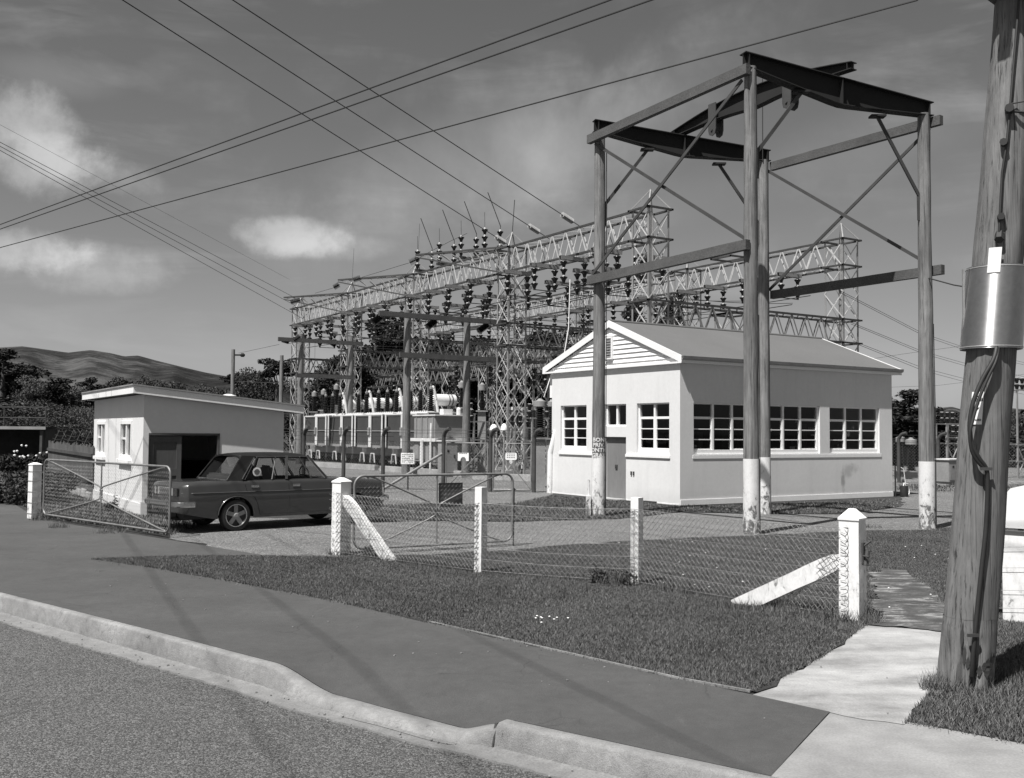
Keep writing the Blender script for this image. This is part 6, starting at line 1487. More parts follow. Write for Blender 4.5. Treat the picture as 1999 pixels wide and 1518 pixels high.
# side details: waist trim, door gaps, handles, badge
for s_ in (-1, 1):
    mb = MB(); pts = [(x, s_*(half(x)[4][0]+.003), .714) for x in [XR+.02+i*(XF-XR-.04)/24 for i in range(25)]]; mb.poly(pts, .008, 5); part('waist_trim', mb, M['galv_dark'], CAR)
    mb = MB()
    for x in (1.04, 1.93): mb.poly([(x, s_*(half(x)[1][0]+.0015), .33), (x, s_*(half(x)[3][0]+.0015), .62), (x, s_*(half(x)[5][0]+.0015), .73), (x, s_*(half(x)[6][0]+.0015), ZB-.07)], .0045, 4)
    mb.poly([(.16, s_*(half(.2)[6][0]+.0015), ZB-.07), (.20, s_*(half(.2)[5][0]+.0015), .73), (.36, s_*(half(.4)[3][0]+.0025), .60), (.42, s_*(half(.45)[2][0]+.0025), .46), (.47, s_*(half(.5)[1][0]+.002), .28)], .0045, 4)
    mb.poly([(.47, s_*(half(.6)[1][0]+.001), .285), (2.15, s_*(half(1.9)[1][0]+.001), .285)], .004, 4); part('door_gaps', mb, M['black'], CAR)
    for x in (.30, 1.14):
        mb = MB(); w_ = half(x)[6][0]; mb.box(x-.01, x+.14, s_*w_, s_*(w_+.012), .785, .83); mb.tube((x+.01, s_*(w_+.03), .81), (x+.13, s_*(w_+.03), .81), .009, 6); part('door_handle', mb, M['chrome'], CAR, 50)
# rear end
def ribbon(mb, P, w_, h_):
    prev = None
    for i, p in enumerate(P):
        d = (P[min(i+1, len(P)-1)]-P[max(i-1, 0)]).normalized(); sd_ = Vector((-d.y, d.x, 0)).normalized(); u = Vector((0, 0, 1))
        ring = [p+sd_*(w_/2*a)+u*(h_/2*b) for a, b in ((-1, -.55), (-.5, -1), (.6, -1), (1, -.55), (1, .0), (1, .55), (.6, 1), (-.5, 1), (-1, .55))]
        if prev:
            for c in range(len(ring)): e = (c+1) % len(ring); mb.quad(prev[c], ring[c], ring[e], prev[e])
        else: mb.quad(*ring)
        prev = ring
    mb.quad(*prev[::-1])
xr = XR-.004
mb = MB(); mb.box(xr-.008, xr, -.60, .60, .66, .80); part('rear_panel', mb, M['tank'], CAR)
for s_ in (-1, 1):
    mb = MB(); mb.box(xr-.03, xr, s_*.36, s_*.62, .655, .805); tl = part('tail_light', mb, M['lamp_lens'], CAR, bevel=.008)
    mb = MB(); mb.box(xr-.034, xr-.03, s_*.36, s_*.43, .665, .795); part('reversing_lens', mb, M['tank'], tl)
mb = MB(); mb.box(xr-.014, xr-.009, -.26, .26, .67, .79); part('number_plate', mb, M['radiator'], CAR)
mb = MB(); bp = [(XR+.22, -.815, .52), (XR+.02, -.80, .52), (XR-.10, -.70, .52), (XR-.12, -.40, .52), (XR-.125, 0, .52), (XR-.12, .40, .52), (XR-.10, .70, .52), (XR+.02, .80, .52), (XR+.22, .815, .52)]
sp_ = smooth_pts([Vector(p) for p in bp], 3)
ribbon(mb, sp_, .05, .10)
bump_ = part('rear_bumper', mb, M['chrome'], CAR, 60, bevel=None)
for s_ in (-1, 1):
    mb = MB(); mb.box(XR-.17, XR-.12, s_*.42, s_*.48, .44, .62); part('overrider', mb, M['chrome'], bump_, bevel=.015)
mb = MB(); fb = [(XF-.2, -.81, .50), (XF+.02, -.78, .50), (XF+.09, -.5, .50), (XF+.10, 0, .50), (XF+.09, .5, .50), (XF+.02, .78, .50), (XF-.2, .81, .50)]
sp_ = smooth_pts([Vector(p) for p in fb], 3)
ribbon(mb, sp_, .04, .09)
part('front_bumper', mb, M['chrome'], CAR, 60)
mb = MB(); mb.box(XF-.002, XF+.012, -.66, .66, .60, .76); part('grille', mb, M['radiator'], CAR)
for s_ in (-1, 1):
    mb = MB(); mb.lathe((XF, s_*.5, .68), [(.08, -.02), (.08, .02), (.05, .03)], 14, axis='x'); part('headlight', mb, M['tank_light'], CAR, 40)
mb = MB(); mb.tube((XR+.3, -.30, .27), (XR-.06, -.30, .25), .025, 8); mb.box(XR+.1, XR+.6, -.25, .25, .2, .34); part('exhaust', mb, M['black'], CAR)
mb = MB(); mb.tube((XR-.1, .1, .36), (XR+.2, .1, .38), .03, 6); mb.lathe((XR-.12, .1, .38), [(.03, 0), (.03, .04)], 8); part('tow_hitch', mb, M['galv_dark'], CAR)
# cabin
mb = MB(); mb.box(.0, .18, -.62, .62, .5, 1.02); mb.box(.15, .55, -.62, .62, .5, .66); part('rear_seat', mb, M['seat'], CAR, bevel=.04)
for s_ in (-1, 1):
    mb = MB(); mb.hexa(((.92, s_*.36-.24, .5), (1.05, s_*.36-.24, .5), (1.05, s_*.36+.24, .5), (.92, s_*.36+.24, .5), (.72, s_*.36-.19, 1.18), (.82, s_*.36-.19, 1.18), (.82, s_*.36+.19, 1.18), (.72, s_*.36+.19, 1.18)))
    mb.box(1.0, 1.4, s_*.36-.24, s_*.36+.24, .5, .68); fs_ = part('front_seat', mb, M['seat'], CAR, bevel=.04)
mb = MB(); th_ = [Vector((1.60-.05*math.sin(a)*.6, -.36+.19*math.cos(a), .98+.19*math.sin(a)*.9)) for a in [i*math.pi/10 for i in range(21)]]; mb.poly(th_, .012, 5); mb.tube((1.60, -.36, .98), (1.83, -.36, .85), .02, 6); mb.tube((1.60, -.53, .98), (1.60, -.19, .98), .01, 5); part('steering_wheel', mb, M['black'], CAR)
mb = MB(); mb.box(1.72, 1.9, -.68, .68, .75, .92); part('dashboard', mb, M['black'], CAR)
mb = MB(); mb.lathe((.43, -.700, 1.07), [(.085, 0), (.085, .003)], 20, axis='y'); st_ = part('window_sticker', mb, M['sign_white'], CAR)
mb = MB(); mb.lathe((.43, -.704, 1.07), [(.055, 0), (.055, .002)], 16, axis='y'); mb.box(.36, .50, -.7047, -.7027, 1.08, 1.09); part('sticker_ring', mb, M['seat'], st_)
# wheels
def make_wheel():
    mb = MB(); mb.lathe((0, 0, 0), [(.205, -.085), (.255, -.09), (.280, -.075), (.288, -.04), (.288, .04), (.280, .075), (.255, .09), (.205, .085)], 36, axis='y'); mb.f = mb.f[:-2]; return mb
for wi, (x, s_) in enumerate(((0, -1), (0, 1), (WB, -1), (WB, 1))):
    t_ = part('wheel', make_wheel(), M['black'], CAR, smooth=40); t_.location = (x, s_*.70, .288)
    mb = MB(); mb.lathe((0, 0, 0), [(.208, s_*.045), (.208, s_*.088), (.196, s_*.090), (.185, s_*.07), (.18, s_*.03)], 36, axis='y'); mb.f = mb.f[:-2]; rm = part('rim', mb, M['chrome'], t_, 50)
    mb = MB(); mb.lathe((0, 0, 0), [(.182, s_*.028), (.182, s_*.034)], 30, axis='y'); part('rim_back', mb, M['black'], t_)
    mb = MB()
    for k in range(5):
        a = R(90+72*k); c_, q_ = math.cos(a), math.sin(a)
        mb.beam((.05*c_, s_*.062, .05*q_), (.188*c_, s_*.055, .188*q_), .075, .014, up=(0, 1, 0))
    mb.lathe((0, 0, 0), [(.072, s_*.05), (.072, s_*.07), (.04, s_*.078), (.03, s_*.088)], 18, axis='y'); part('spokes', mb, M['tank'], t_, 40)

# ------------------------------------------------------------------ trees: tapered trunk, limbs and a crown of many small leaf sprays
def leaf_cloud(cl, n, size, flat=0.0, seed=1, stretch=1.0):
    """cl: list of (centre, radii) ellipsoid clumps; leaf sprays scattered near their shells"""
    rg = np.random.default_rng(seed); P = []; wts = np.array([c[1][0]*c[1][1] for c in cl]); wts /= wts.sum()
    cnt = rg.multinomial(n, wts)
    for (c, r), k in zip(cl, cnt):
        d = rg.normal(size=(k, 3)); d /= np.linalg.norm(d, axis=1)[:, None]; rad = rg.uniform(.35, 1.05, k)**.55
        P.append(np.array(c)+d*rad[:, None]*np.array(r))
    P = np.vstack(P); k = len(P)
    a = rg.normal(size=(k, 3)); a[:, 2] *= (1-flat); a /= np.linalg.norm(a, axis=1)[:, None]
    b = rg.normal(size=(k, 3)); b[:, 2] *= (1-flat); b -= a*(a*b).sum(1)[:, None]; b /= np.linalg.norm(b, axis=1)[:, None]
    s = (size*rg.uniform(.5, 1.5, k))[:, None]
    V = np.stack([P-a*s*stretch, P+b*s*.45, P+a*s*stretch, P-b*s*.45], 1).reshape(-1, 3)
    me = bpy.data.meshes.new('foliage'); me.vertices.add(4*k); me.vertices.foreach_set('co', V.astype('f4').ravel())
    me.loops.add(4*k); me.loops.foreach_set('vertex_index', np.arange(4*k, dtype='i4')); me.polygons.add(k)
    me.polygons.foreach_set('loop_start', np.arange(0, 4*k, 4, dtype='i4')); me.update(); me.validate(); return me
def make_tree_parts(kind, h, w_, seed):
    rd = random.Random(seed); cl = []; limbs = MB()
    tr = MB(); bend = rd.uniform(-.03, .03)*h
    top = h*(.9 if kind == 'cedar' else .75)
    tr.poly([(0, 0, -.2), (bend*.3, 0, h*.2), (bend, bend*.4, h*.5), (bend*1.2, bend, top)], 1, 10, [w_*.055+.12, w_*.045+.08, w_*.03+.05, .04])
    if kind == 'cedar':           # macrocarpa: ragged tiers of flat sprays reaching out
        nt_ = int(h*1.5)
        for i in range(nt_):
            f = i/(nt_-1); z = h*(.16+.80*f); reach = w_*.5*(1-.62*f**1.6)*rd.uniform(.55, 1.15); a = rd.uniform(0, 2*math.pi)
            x, y = math.cos(a)*reach, math.sin(a)*reach
            limbs.poly([(bend*f, 0, z-.12*reach), (x*.5, y*.5, z), (x*.92, y*.92, z+.16*reach)], 1, 5, [.10, .07, .03], caps=False)
            for q in range(4):
                g = .3+.23*q; cl.append(((x*g, y*g, z+.10*reach*g+rd.uniform(-.2, .3)), (reach*.30+.35, reach*.30+.35, .26+.05*reach)))
        for i in range(6): cl.append(((rd.uniform(-.2, .2)*w_, rd.uniform(-.2, .2)*w_, h*rd.uniform(.35, .8)), (w_*.2, w_*.2, h*.09)))
        n, sz, fl = int(260*h), .17, .45
    elif kind == 'round':
        for i in range(16):
            a = rd.uniform(0, 2*math.pi); rr = w_*.5*rd.uniform(.15, .78); z = h*rd.uniform(.36, .88); rr *= (1.15-abs(z/h-.6)*1.2)
            x, y = math.cos(a)*rr, math.sin(a)*rr
            cl.append(((x, y, z), (w_*rd.uniform(.12, .22), w_*rd.uniform(.12, .22), h*rd.uniform(.07, .13)))); limbs.poly([(bend*.5, 0, h*.3), (x*.5, y*.5, z*.75), (x, y, z)], 1, 5, [.13, .08, .03], caps=False)
        cl.append(((0, 0, h*.82), (w_*.22, w_*.22, h*.12))); n, sz, fl = int(230*h), .16, .1
    elif kind == 'flat':
        for i in range(9):
            a = rd.uniform(0, 2*math.pi); rr = w_*.5*rd.uniform(.2, .85); z = h*rd.uniform(.80, .97); x, y = math.cos(a)*rr, math.sin(a)*rr
            cl.append(((x, y, z), (w_*.16, w_*.16, h*.035))); limbs.poly([(0, 0, h*.55), (x*.6, y*.6, z*.88), (x, y, z)], 1, 5, [.10, .06, .02], caps=False)
        n, sz, fl = int(110*h), .15, .5
    else:                          # slender open tree
        for i in range(12):
            a = rd.uniform(0, 2*math.pi); z = h*rd.uniform(.25, .97); rr = w_*.34*(1.1-z/h)+.2; x, y = math.cos(a)*rr, math.sin(a)*rr
            cl.append(((x, y, z), (w_*.16, w_*.16, h*.08))); limbs.poly([(0, 0, z*.8), (x, y, z)], 1, 4, [.05, .02], caps=False)
        n, sz, fl = int(120*h), .13, .1
    return tr, limbs, cl, n, sz, fl
TREE_M = {}
def tree(kind, loc, h, w_, label, seed, lm, group=None, rz=0):
    key = (kind, seed, lm); hr, wr = 10.0, 10.0*w_/h
    if key not in TREE_M:
        tr, li, cl, n, sz, fl = make_tree_parts(kind, hr, wr, seed)
        TREE_M[key] = (tr.mesh('trunk', M['bark'], 50), li.mesh('limb', M['bark'], 50), leaf_cloud(cl, n*(5 if kind == 'cedar' else 3), sz*(.95 if kind == 'cedar' else 1), fl, seed), wr)
        TREE_M[key][2].materials.append(M[lm])
    tm, lm_, fm, wr0 = TREE_M[key]
    o = thing({'cedar': 'conifer_tree', 'round': 'broadleaf_tree', 'flat': 'flat_topped_pine', 'slim': 'slender_tree'}[kind], label, 'tree', loc, rz, group)
    s_ = h/hr; o.scale = (s_*(w_/h)/(wr0/hr), s_*(w_/h)/(wr0/hr), s_)
    t_ = part('trunk', tm, None, o); part('limb', lm_, None, t_); part('crown', fm, None, o); return o
def at_px(u, v, Y): return None
TREES = [  # kind, ground x/y via surveyed point, height, width, label, seed, material
 ('cedar', (-17.02, 92, 8.619), 4.4, 'mid dark conifer just left of the tall dark one', 11, 'leaf_dark', 7.5),
 ('cedar', (-11.492, 84, 11.891), 0, 'tall dark conifer with feathery top behind the twin poles', 12, 'leaf_dark', 9),
 ('cedar', (-8.878, 86, 11.438), 0, 'dark conifer immediately right of the tallest feathery one', 13, 'leaf_dark', 9),
 ('cedar', (-5.9, 88, 10.456), 0, 'dark conifer behind the right hand twin pole', 14, 'leaf_dark', 9),
 ('cedar', (-2.328, 90, 10.446), 0, 'dark conifer filling the gap left of the gate tower', 11, 'leaf_dark', 9),
 ('cedar', (1.373, 90, 10.847), 0, 'dark conifer just left of the white gable', 12, 'leaf_dark', 9),
 ('cedar', (4.713, 92, 11.641), 0, 'dark conifer hidden largely by the white gable', 13, 'leaf_dark', 8),
 ('cedar', (10.566, 84, 13.111), 0, 'dark conifer rising above the control building ridge, left one', 14, 'leaf_dark', 7),
 ('cedar', (13.255, 86, 13.663), 0, 'dark conifer rising above the control building ridge, right one', 12, 'leaf_dark', 6.5),
 ('cedar', (-10.797, 70, 7.414), 0, 'low dark conifer in front of the tall feathery one', 13, 'leaf_dark', 7),
 ('round', (-20.268, 100, 7.379), 0, 'rounded tree between garage and lattice towers', 21, 'leaf_mid', 8),
 ('round', (-16.739, 96, 6.692), 0, 'rounded tree behind the far transformers', 22, 'leaf_mid', 8),
 ('flat', (-25.55, 110, 9.872), 0, 'small flat topped pine right of the short timber pole', 31, 'leaf_dark', 7),
 ('round', (-29.335, 112, 9.066), 0, 'broad rounded tree behind the lone timber pole', 21, 'leaf_mid', 8.5),
 ('flat', (-32.648, 120, 8.82), 0, 'spreading pine left of the lone timber pole', 31, 'leaf_dark', 9),
 ('round', (-33.011, 110, 7.096), 0, 'rounded tree showing over the right of the garage roof', 23, 'leaf_mid', 7),
 ('round', (-36.976, 110, 7.63), 0, 'rounded tree above the middle of the garage roof', 22, 'leaf_mid', 6.5),
 ('round', (-39.956, 112, 8.059), 0, 'rounded tree over the highest part of the garage roof', 23, 'leaf_mid', 6.5),
 ('slim', (-38.958, 104, 7.077), 0, 'slender tree over the left slope of the garage roof', 41, 'leaf_light', 5),
 ('round', (-41.498, 105, 7.486), 0, 'dark crown just above the left corner of the garage roof', 21, 'leaf_dark', 7),
 ('cedar', (-42.085, 100, 7.05), 0, 'ragged dark tree above the garage windows', 14, 'leaf_dark', 7),
 ('slim', (-39.72, 90, 6.345), 0, 'slender pale tree left of the garage', 41, 'leaf_light', 6),
 ('cedar', (-40.649, 88, 6.415), 0, 'dark ragged tree in the belt left of the garage', 13, 'leaf_dark', 8),
 ('slim', (-38.518, 80, 6.125), 0, 'slender pale tree beside the largest left tree', 42, 'leaf_light', 5),
 ('cedar', (-42.838, 84, 8.517), 0, 'largest dark tree at the left edge of the picture', 12, 'leaf_dark', 9),
 ('round', (-45.958, 86, 7.946), 0, 'rounded tree cut by the left edge', 22, 'leaf_dark', 9),
 ('round', (-34.452, 70, 4.164), 0, 'low rounded tree below the largest left tree', 23, 'leaf_mid', 7),
 ('round', (-30.668, 68, 3.776), 0, 'low rounded tree above the plank fence', 22, 'leaf_mid', 6.5),
 ('round', (-28.238, 66, 3.567), 0, 'low pale tree touching the garage eaves', 21, 'leaf_light', 5),
 ('cedar', (-15.634, 98, 10.586), 0, 'dark conifer rising behind the left twin pole, in the rear line', 11, 'leaf_dark', 10),
 ('cedar', (-11.595, 100, 11.828), 0, 'dark conifer behind the transformers drums, in the rear line', 13, 'leaf_dark', 11),
 ('cedar', (-6.428, 78, 8.963), 0, 'dark conifer just right of the left twin pole', 14, 'leaf_dark', 9),
 ('cedar', (-3.703, 80, 8.257), 0, 'low dark conifer right behind the right twin pole', 12, 'leaf_dark', 9),
 ('cedar', (-0.424, 82, 8.44), 0, 'low dark conifer right behind the gate tower', 11, 'leaf_dark', 9),
 ('cedar', (2.524, 82, 8.887), 0, 'low dark conifer between gate tower and gable', 14, 'leaf_dark', 9),
 ('cedar', (25.934, 66, 4.847), 0, 'spreading conifer with reaching branches right of the control building', 12, 'leaf_dark', 6.5),
 ('cedar', (26.066, 70, 4.649), 0, 'conifer half hidden by the right wall of the control building', 14, 'leaf_dark', 6),
 ('cedar', (29.149, 68, 3.557), 0, 'low conifer just right of the right gantry pole', 13, 'leaf_dark', 5.5),
 ('round', (31.193, 70, 3.792), 0, 'rounded dark tree left of the power pole', 22, 'leaf_dark', 6.5),
 ('round', (33.442, 72, 3.115), 0, 'rounded tree behind the power pole', 23, 'leaf_mid', 6),
 ('round', (37.413, 74, 3.626), 0, 'rounded tree right of the power pole', 21, 'leaf_mid', 7),
]
for kind, (x, y, z), _, lab, seed, lm, w_ in TREES:
    tree(kind, (x, y, -.1), z+.1, w_, lab, seed, lm, 'trees standing behind the yard', rz=random.uniform(0, 6.28))
# undergrowth belt: one mass nobody could count
def belt(name, pts, w_, h_, n, label, lm, size=.2, seed=3):
    rg = np.random.default_rng(seed); cl = []; rd = random.Random(seed)
    for i in range(len(pts)-1):
        a, b = Vector(pts[i]), Vector(pts[i+1]); k = max(2, int((b-a).length/(w_*.45)))
        for j in range(k):
            p = a.lerp(b, j/k); hh = h_*rd.uniform(.6, 1.25); cl.append(((p.x+rd.uniform(-.3, .3)*w_, p.y+rd.uniform(-.4, .4)*w_, hh*.45), (w_*rd.uniform(.3, .5), w_*rd.uniform(.3, .5), hh*.55)))
    me = leaf_cloud(cl, n, size, .1, seed); me.materials.append(M[lm]); o = part(name, me, None, None); tag(o, label, None, None, 'stuff'); return o
belt('undergrowth', [(-78, 95), (-48, 84), (-38, 96), (-20, 100), (-8, 92), (8, 88)], 6, 4.2, 26000, 'dense scrub under the tree belt behind the yard', 'leaf_dark', .24)
belt('undergrowth', [(20, 70), (34, 66), (48, 62)], 4, 2.6, 9000, 'low scrub behind the right hand switchgear', 'leaf_mid', .2, 9)
belt('distant_woods', [(-150, 190), (-90, 210), (-20, 230), (60, 220), (140, 180), (200, 150)], 16, 7, 26000, 'far belt of woods below the hills', 'leaf_dark', .6, 5)
# hedge bush at the left edge and white flowers
def bush(name, loc, cl, n, size, label, cat, lm, seed):
    o = thing(name, label, cat, loc); me = leaf_cloud(cl, n, size, .1, seed); me.materials.append(M[lm]); part('foliage', me, None, o)
    mb = MB()
    for c, r in cl[:5]: mb.poly([(c[0]*.2, c[1]*.2, 0), (c[0], c[1], c[2])], 1, 4, [.03, .01])
    part('stem', mb, M['bark'], o); return o
rd = random.Random(4)
bush('hedge_bush', (*(-13.126, 26.157), 0), [((rd.uniform(-2.6, .9), rd.uniform(-.2, 2.0), rd.uniform(.1, .62)), (.5, .5, .30)) for _ in range(20)], 9000, .055, 'tangled dark bramble bush at the left behind the gate post', 'bush', 'leaf_mid', 5)
fb_ = bush('flower_bush', (-18.104, 38, 1.33)[0:2]+(0,), [((rd.uniform(-1.0, 1.0), rd.uniform(-.5, .5), rd.uniform(.2, .8)), (.5, .4, .35)) for _ in range(10)], 3000, .09, 'dark bush with a cluster of white flowers beside the plank fence', 'bush', 'leaf_dark', 6)
mb = MB()
for i in range(13): x, z = rd.uniform(-.55, .75), rd.uniform(.9, 1.35); mb.lathe((x, -.55, z), [(.02, -.04), (.045, 0), (.04, .03), (.01, .04)], 7)
part('white_flower', mb, M['flower'], fb_)
for i, (u_, lab) in enumerate(((((-9.56, 24.021)), 'small dark weed tuft against the white garage wall'),)): bush('weed_tuft', (*u_, 0), [((0, 0, .12), (.16, .12, .14)), ((.05, .05, .3), (.05, .05, .2))], 300, .04, lab, 'weed', 'leaf_mid', 8)
bush('weed_tuft', (*(1.345, 13.312), 0), [((0, 0, .10), (.30, .12, .13)), ((.2, 0, .08), (.2, .1, .1)), ((-.22, 0, .09), (.12, .1, .12)), ((-.25, 0, .2), (.03, .03, .2))], 700, .022, 'dark broad leaved weeds left of the grey topped fence post', 'weed', 'leaf_light', 9)
bush('weed_tuft', (*(1.539, 13.06), 0), [((0, 0, .08), (.12, .08, .10))], 200, .022, 'small dark weed right at the foot of the grey topped fence post', 'weed', 'leaf_mid', 10)
# plank fence running back from the garage, dark shelter behind
a_, b_ = Vector((*(-11.731, 28.085), 0)), Vector((*(-16.737, 36.182), 0)); d_ = b_-a_; L_ = d_.length
o = thing('plank_fence', 'grey vertical plank fence with barbed wire top left of the garage', 'fence', a_, math.atan2(d_.y, d_.x))
n_ = int(L_/.16); rd = random.Random(9)
mb = MB()
for i in range(n_): x = i*L_/n_; hh = 1.52+rd.uniform(-.05, .06); mb.box(x, x+L_/n_*.93, -.015+rd.uniform(-.008, .008), .012, .22, hh)
part('boards', mb, M['plank'], o)
mb = MB(); mb.box(0, L_, .012, .06, .5, .6); mb.box(0, L_, .012, .06, 1.2, 1.3); part('rails', mb, M['post_grey'], o)
mb = MB(); 
k_ = int(L_/.8)
for i in range(k_): x = i*L_/k_; mb.box(x, x+L_/k_*.97, -.06, .06, 0, .22+rd.uniform(-.02, .03))
part('base_stones', mb, M['concrete'], o, bevel=.02)
mb = MB()
for i in range(6): x = .6+i*(L_-1.2)/5; mb.beam((x, -.05, 1.4), (x+.15, -.30, 1.95), .03)
for z, y in ((1.62, -.12), (1.75, -.2), (1.9, -.28), (2.0, -.3)): mb.poly([(L_*j/10, y, z+.03*math.sin(j*2)) for j in range(11)], .008, 4)
for j in range(90): x = rd.uniform(0, L_); z = rd.uniform(1.55, 2.0); mb.poly([(x, -.2, z), (x+rd.uniform(-.3, .3), -.25, z+rd.uniform(-.2, .2))], .007, 3)
part('barbed_wire', mb, M['wire'], o)
mb = MB(); mb.box(0, 14, 0, 4, 0, 2.05); mb2 = MB(); mb2.box(-.1, 14.2, -.3, 4.2, 2.05, 2.13)
o = thing('open_shelter', 'long dark low shelter with a pale roof edge at the far left', 'shed', (-22.377, 48, 1.158)[0:2]+(0,), R(180))
mb = MB(); mb.box(0, 16, -4, -3.9, 0, 2.0); mb.box(0, .1, -4, 0, 0, 2.0); part('wall', mb, M['post_grey'], o)
mb = MB(); mb.box(-.2, 16, -4.2, .4, 2.0, 2.06); rf_ = part('roof', mb, M['inside'], o); mb = MB(); mb.box(-.2, 16, .4, .44, 1.94, 2.08); part('roof_edge', mb, M['galv'], rf_)
mb = MB()
for i in range(6): mb.box(i*3, i*3+.12, .2, .32, 0, 2.0)
part('post', mb, M['post_grey'], o)
mb = MB()
for z in (.4, .9): mb.tube((0, 0, z+2.1), (16, 0, z+2.1), .03, 5)
for i in range(9): mb.tube((i*2, 0, 2.06), (i*2, 0, 3.0), .03, 5)
part('roof_rail', mb, M['galv_dark'], o)

# ------------------------------------------------------------------ grass
def inside(px, py, poly):
    r = np.zeros(len(px), bool); n = len(poly); j = n-1
    for i in range(n):
        xi, yi = poly[i]; xj, yj = poly[j]
        c = ((yi > py) != (yj > py)) & (px < (xj-xi)*(py-yi)/(yj-yi+1e-12)+xi); r ^= c; j = i
    return r
def blades(regions, holes, label, seed=2):
    rg = np.random.default_rng(seed); XS, YS, HS, WS = [], [], [], []
    for poly, dens_, h_, w_ in regions:
        P = np.array(poly); x0, y0 = P.min(0); x1, y1 = P.max(0); n = int((x1-x0)*(y1-y0)*dens_)
        x = rg.uniform(x0, x1, n); y = rg.uniform(y0, y1, n); k = inside(x, y, poly)
        # ragged edges: jitter the test positions a little
        k &= rg.uniform(size=n) < np.clip(1.6-np.hypot(x, y)/26, .15, 1)
        x, y = x[k], y[k]
        lf = np.sin(x*1.3+2*np.sin(y*.9))+np.sin(y*1.9-x*.6+1)+.7*np.sin(x*4.7+y*3.3)*np.sin(y*5.1-x*2.2); kk = rg.uniform(size=len(x)) < np.clip(1.05+.33*lf, .22, 1); x, y = x[kk], y[kk]
        far_ = rg.uniform(size=len(x)) < .12; x = x+rg.normal(0, .022, len(x))+far_*rg.normal(0, .06, len(x)); y = y+rg.normal(0, .022, len(y))+far_*rg.normal(0, .06, len(y))
        for hp_ in holes: q = ~inside(x, y, hp_); x, y = x[q], y[q]
        nz = np.sin(x*2.1+1.3*np.sin(y*1.7))*np.sin(y*2.6+x*.7)+.6*np.sin(x*6.1+y*4.3)*np.sin(y*7.7-x*3.1)
        hh = h_*(1+.28*nz)*rg.uniform(.5, 1.35, len(x)); XS.append(x); YS.append(y); HS.append(hh); WS.append(np.full(len(x), w_))
    x, y, h, w_ = map(np.concatenate, (XS, YS, HS, WS)); n = len(x); print('blades', n)
    a = rg.uniform(0, 2*np.pi, n); ln = rg.uniform(.15, 1.1, n)*h; la = rg.uniform(0, 2*np.pi, n)
    z0 = np.full(n, .008); w_ = w_*(1+np.hypot(x, y)/30)
    V = np.empty((n, 3, 3)); V[:, 0] = np.stack([x-np.cos(a)*w_, y-np.sin(a)*w_, z0], 1); V[:, 1] = np.stack([x+np.cos(a)*w_, y+np.sin(a)*w_, z0], 1)
    V[:, 2] = np.stack([x+np.cos(la)*ln, y+np.sin(la)*ln, z0+h], 1)
    me = bpy.data.meshes.new('grass'); me.vertices.add(3*n); me.vertices.foreach_set('co', V.astype('f4').ravel()); me.loops.add(3*n); me.loops.foreach_set('vertex_index', np.arange(3*n, dtype='i4'))
    me.polygons.add(n); me.polygons.foreach_set('loop_start', np.arange(0, 3*n, 3, dtype='i4')); me.update(); me.validate(); me.materials.append(M['grass'])
    o = bpy.data.objects.new('grass', me); COL.objects.link(o); tag(o, label, None, None, 'stuff'); return o
VERGE = [(2.741, 7.028), (3.097, 7.592), (3.48, 8.221), (3.961, 8.965), (4.563, 10.158), (5.265, 11.583), (5.859, 11.951), (7.268, 12.381), (7.5, 8.2), (8.0, 3.2), (5.4, 5.05), (3.342, 6.577), (3.003, 6.857)]
STRIP = [(-2.949, 22.024), (-1.58, 22.528), (0.029, 22.415), (2.408, 23.29), (4.339, 25.566), (6.448, 25.134), (8.304, 25.316), (10.682, 27.799), (11.858, 30.854), (7.34, 28.608), (4.598, 27.338), (3.035, 29.378), (1.307, 31.506), (0.033, 27.604), (-1.926, 27.389), (-3.581, 27.207)]
LEFTG = [(-10.534, 22.497), (-6.41, 18.84), (-6.508, 22.873), (-8.298, 22.98), (-11.565, 27.69), (-15.742, 34.303), (-28.553, 55.911), (-30, 50), (-15.73, 30.854)]
FARR = [(13.814, 35.936), (16.154, 35.038), (18.542, 34.484), (21.803, 40.538), (15.63, 40.388)]
sheet('strip_soil', STRIP, .006, M['ground'], 'grass strip between the drive and the control building', jit=.12)
PATCH = [(4.176, 11.6), (4.723, 12.969), (5.558, 15.044), (5.824, 14.785), (5.146, 12.28), (4.882, 11.244), (4.555, 10.209), (3.753, 10.577)]
blades([(LAWN, 12000, .027, .0032), (VERGE, 11000, .036, .0034), (STRIP, 1800, .045, .006), (LEFTG, 700, .07, .008), (FARR, 600, .06, .009)], [PATCH, [(2.738, 8.922), (3.229, 9.715), (3.712, 10.493), (4.113, 10.455), (4.563, 10.158), (3.961, 8.965), (3.48, 8.221), (3.097, 7.592), (2.741, 7.028), (2.516, 7.146), (2.297, 7.348), (1.899, 7.805), (2.308, 8.353)]], 'short mown grass of the verge and yard with coarse patches')
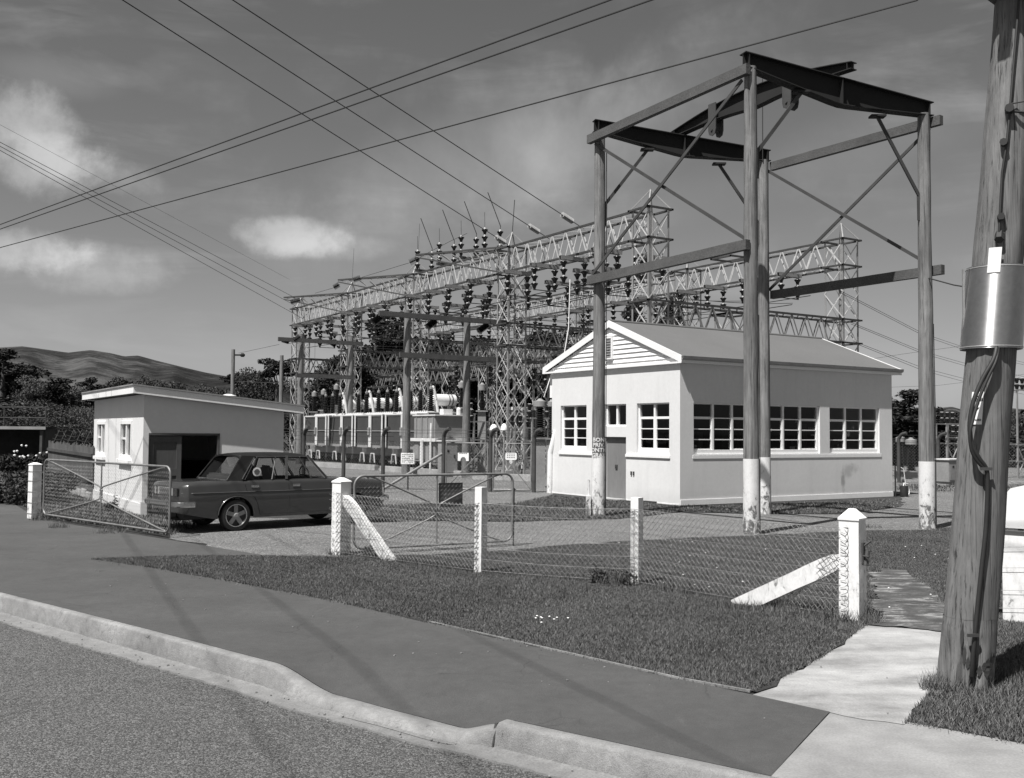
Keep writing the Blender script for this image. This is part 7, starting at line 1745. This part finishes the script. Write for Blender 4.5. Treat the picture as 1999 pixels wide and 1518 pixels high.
# longer tufts at the feet of posts and along the fence line
rg = np.random.default_rng(12); X, Y, Hh = [], [], []
def tuft(px_, py_, n, r_, h_):
    a = rg.uniform(0, 2*np.pi, n); q = r_*np.sqrt(rg.uniform(size=n)); X.append(px_+np.cos(a)*q); Y.append(py_+np.sin(a)*q); Hh.append(h_*rg.uniform(.4, 1.2, n))
for i in range(3):
    a_, b_ = Vector(fence_posts[i]), Vector(fence_posts[i+1])
    for j in range(26): p = a_.lerp(b_, j/26); tuft(p.x+rg.normal(0, .05), p.y+rg.normal(0, .05), 60, .10, rg.uniform(.05, .11))
for p, n, r_, h_ in ((fence_posts[0], 260, .22, .12), (fence_posts[3], 700, .32, .15), ((3.318, 11.175), 500, .35, .13), ((2.899, 11.314), 300, .3, .12), ((2.094, 12.714), 300, .25, .16), ((3.654, 8.143), 300, .22, .12), ((3.416, 7.975), 300, .18, .12), ((4.094, 8.24), 250, .25, .12), ((3.674, 7.754), 260, .25, .10), ((1.311, 13.31), 260, .2, .2), ((1.428, 13.141), 200, .12, .16), ((-1.69, 15.305), 120, .2, .1), ((2.529, 11.46), 200, .2, .12), ((7.755, 21.627), 120, .25, .1), ((-10.24, 21.872), 150, .25, .14), ((-9.101, 20.22), 150, .2, .14), ((-7.704, 19.308), 150, .3, .12)): tuft(p[0], p[1], n, r_, h_)
x, y, h = map(np.concatenate, (X, Y, Hh)); n = len(x); a = rg.uniform(0, 6.28, n); la = rg.uniform(0, 6.28, n); ln = rg.uniform(.2, .8, n)*h; V = np.empty((n, 3, 3)); w_ = .005
V[:, 0] = np.stack([x-np.cos(a)*w_, y-np.sin(a)*w_, x*0], 1); V[:, 1] = np.stack([x+np.cos(a)*w_, y+np.sin(a)*w_, x*0], 1); V[:, 2] = np.stack([x+np.cos(la)*ln, y+np.sin(la)*ln, h], 1)
me = bpy.data.meshes.new('grass'); me.vertices.add(3*n); me.vertices.foreach_set('co', V.astype('f4').ravel()); me.loops.add(3*n); me.loops.foreach_set('vertex_index', np.arange(3*n, dtype='i4')); me.polygons.add(n); me.polygons.foreach_set('loop_start', np.arange(0, 3*n, 3, dtype='i4')); me.update(); me.validate(); me.materials.append(M['grass'])
o = bpy.data.objects.new('grass', me); COL.objects.link(o); tag(o, 'longer grass tufts round the posts and along the netting', None, None, 'stuff')
# little white daisies
mb = MB(); rd = random.Random(2)
for c, k, s_ in (((0.376, 10.69), 9, .10), ((3.066, 18.063), 12, .9), ((4.268, 13.03), 8, 1.0), ((7.15, 17.043), 10, .9), ((1.845, 14.295), 4, 1.0)):
    for i in range(k): x, y = c[0]+rd.gauss(0, s_), c[1]+rd.gauss(0, s_); mb.lathe((x, y, .045), [(.004, 0), (.013, .003), (.004, .008)], 6)
tag(part('daisies', mb, M['flower'], None), 'tiny white daisies scattered in the grass', None, None, 'stuff')

# loose grit and dead leaves on the footpath, in the gutter and on the drive
mb = MB(); rd = random.Random(21)
for i in range(420):
    f = rd.random(); k = rd.randrange(200, len(KP)-200) if len(KP) > 500 else rd.randrange(len(KP)); p = KP[k]; n_ = knorm(k)
    if i < 240: o_ = rd.uniform(.2, .42); x, y, z = p.x+n_.x*o_, p.y+n_.y*o_, RZ+.01
    else: o_ = -rd.uniform(.9, 3.0); x, y, z = p.x+n_.x*o_, p.y+n_.y*o_, .010
    s_ = rd.uniform(.003, .009); a = rd.uniform(0, 3); mb.hexa([(x+sx*s_*math.cos(a)-sy*s_*math.sin(a), y+sx*s_*math.sin(a)+sy*s_*math.cos(a), z+sz*s_*.8) for sz in (0, 1) for sx, sy in ((-1, -1), (1, -.7), (.8, 1), (-1, .8))])
tag(part('grit', mb, M['walk'], None), 'scattered grit along the gutter and on the footpath', None, None, 'stuff')
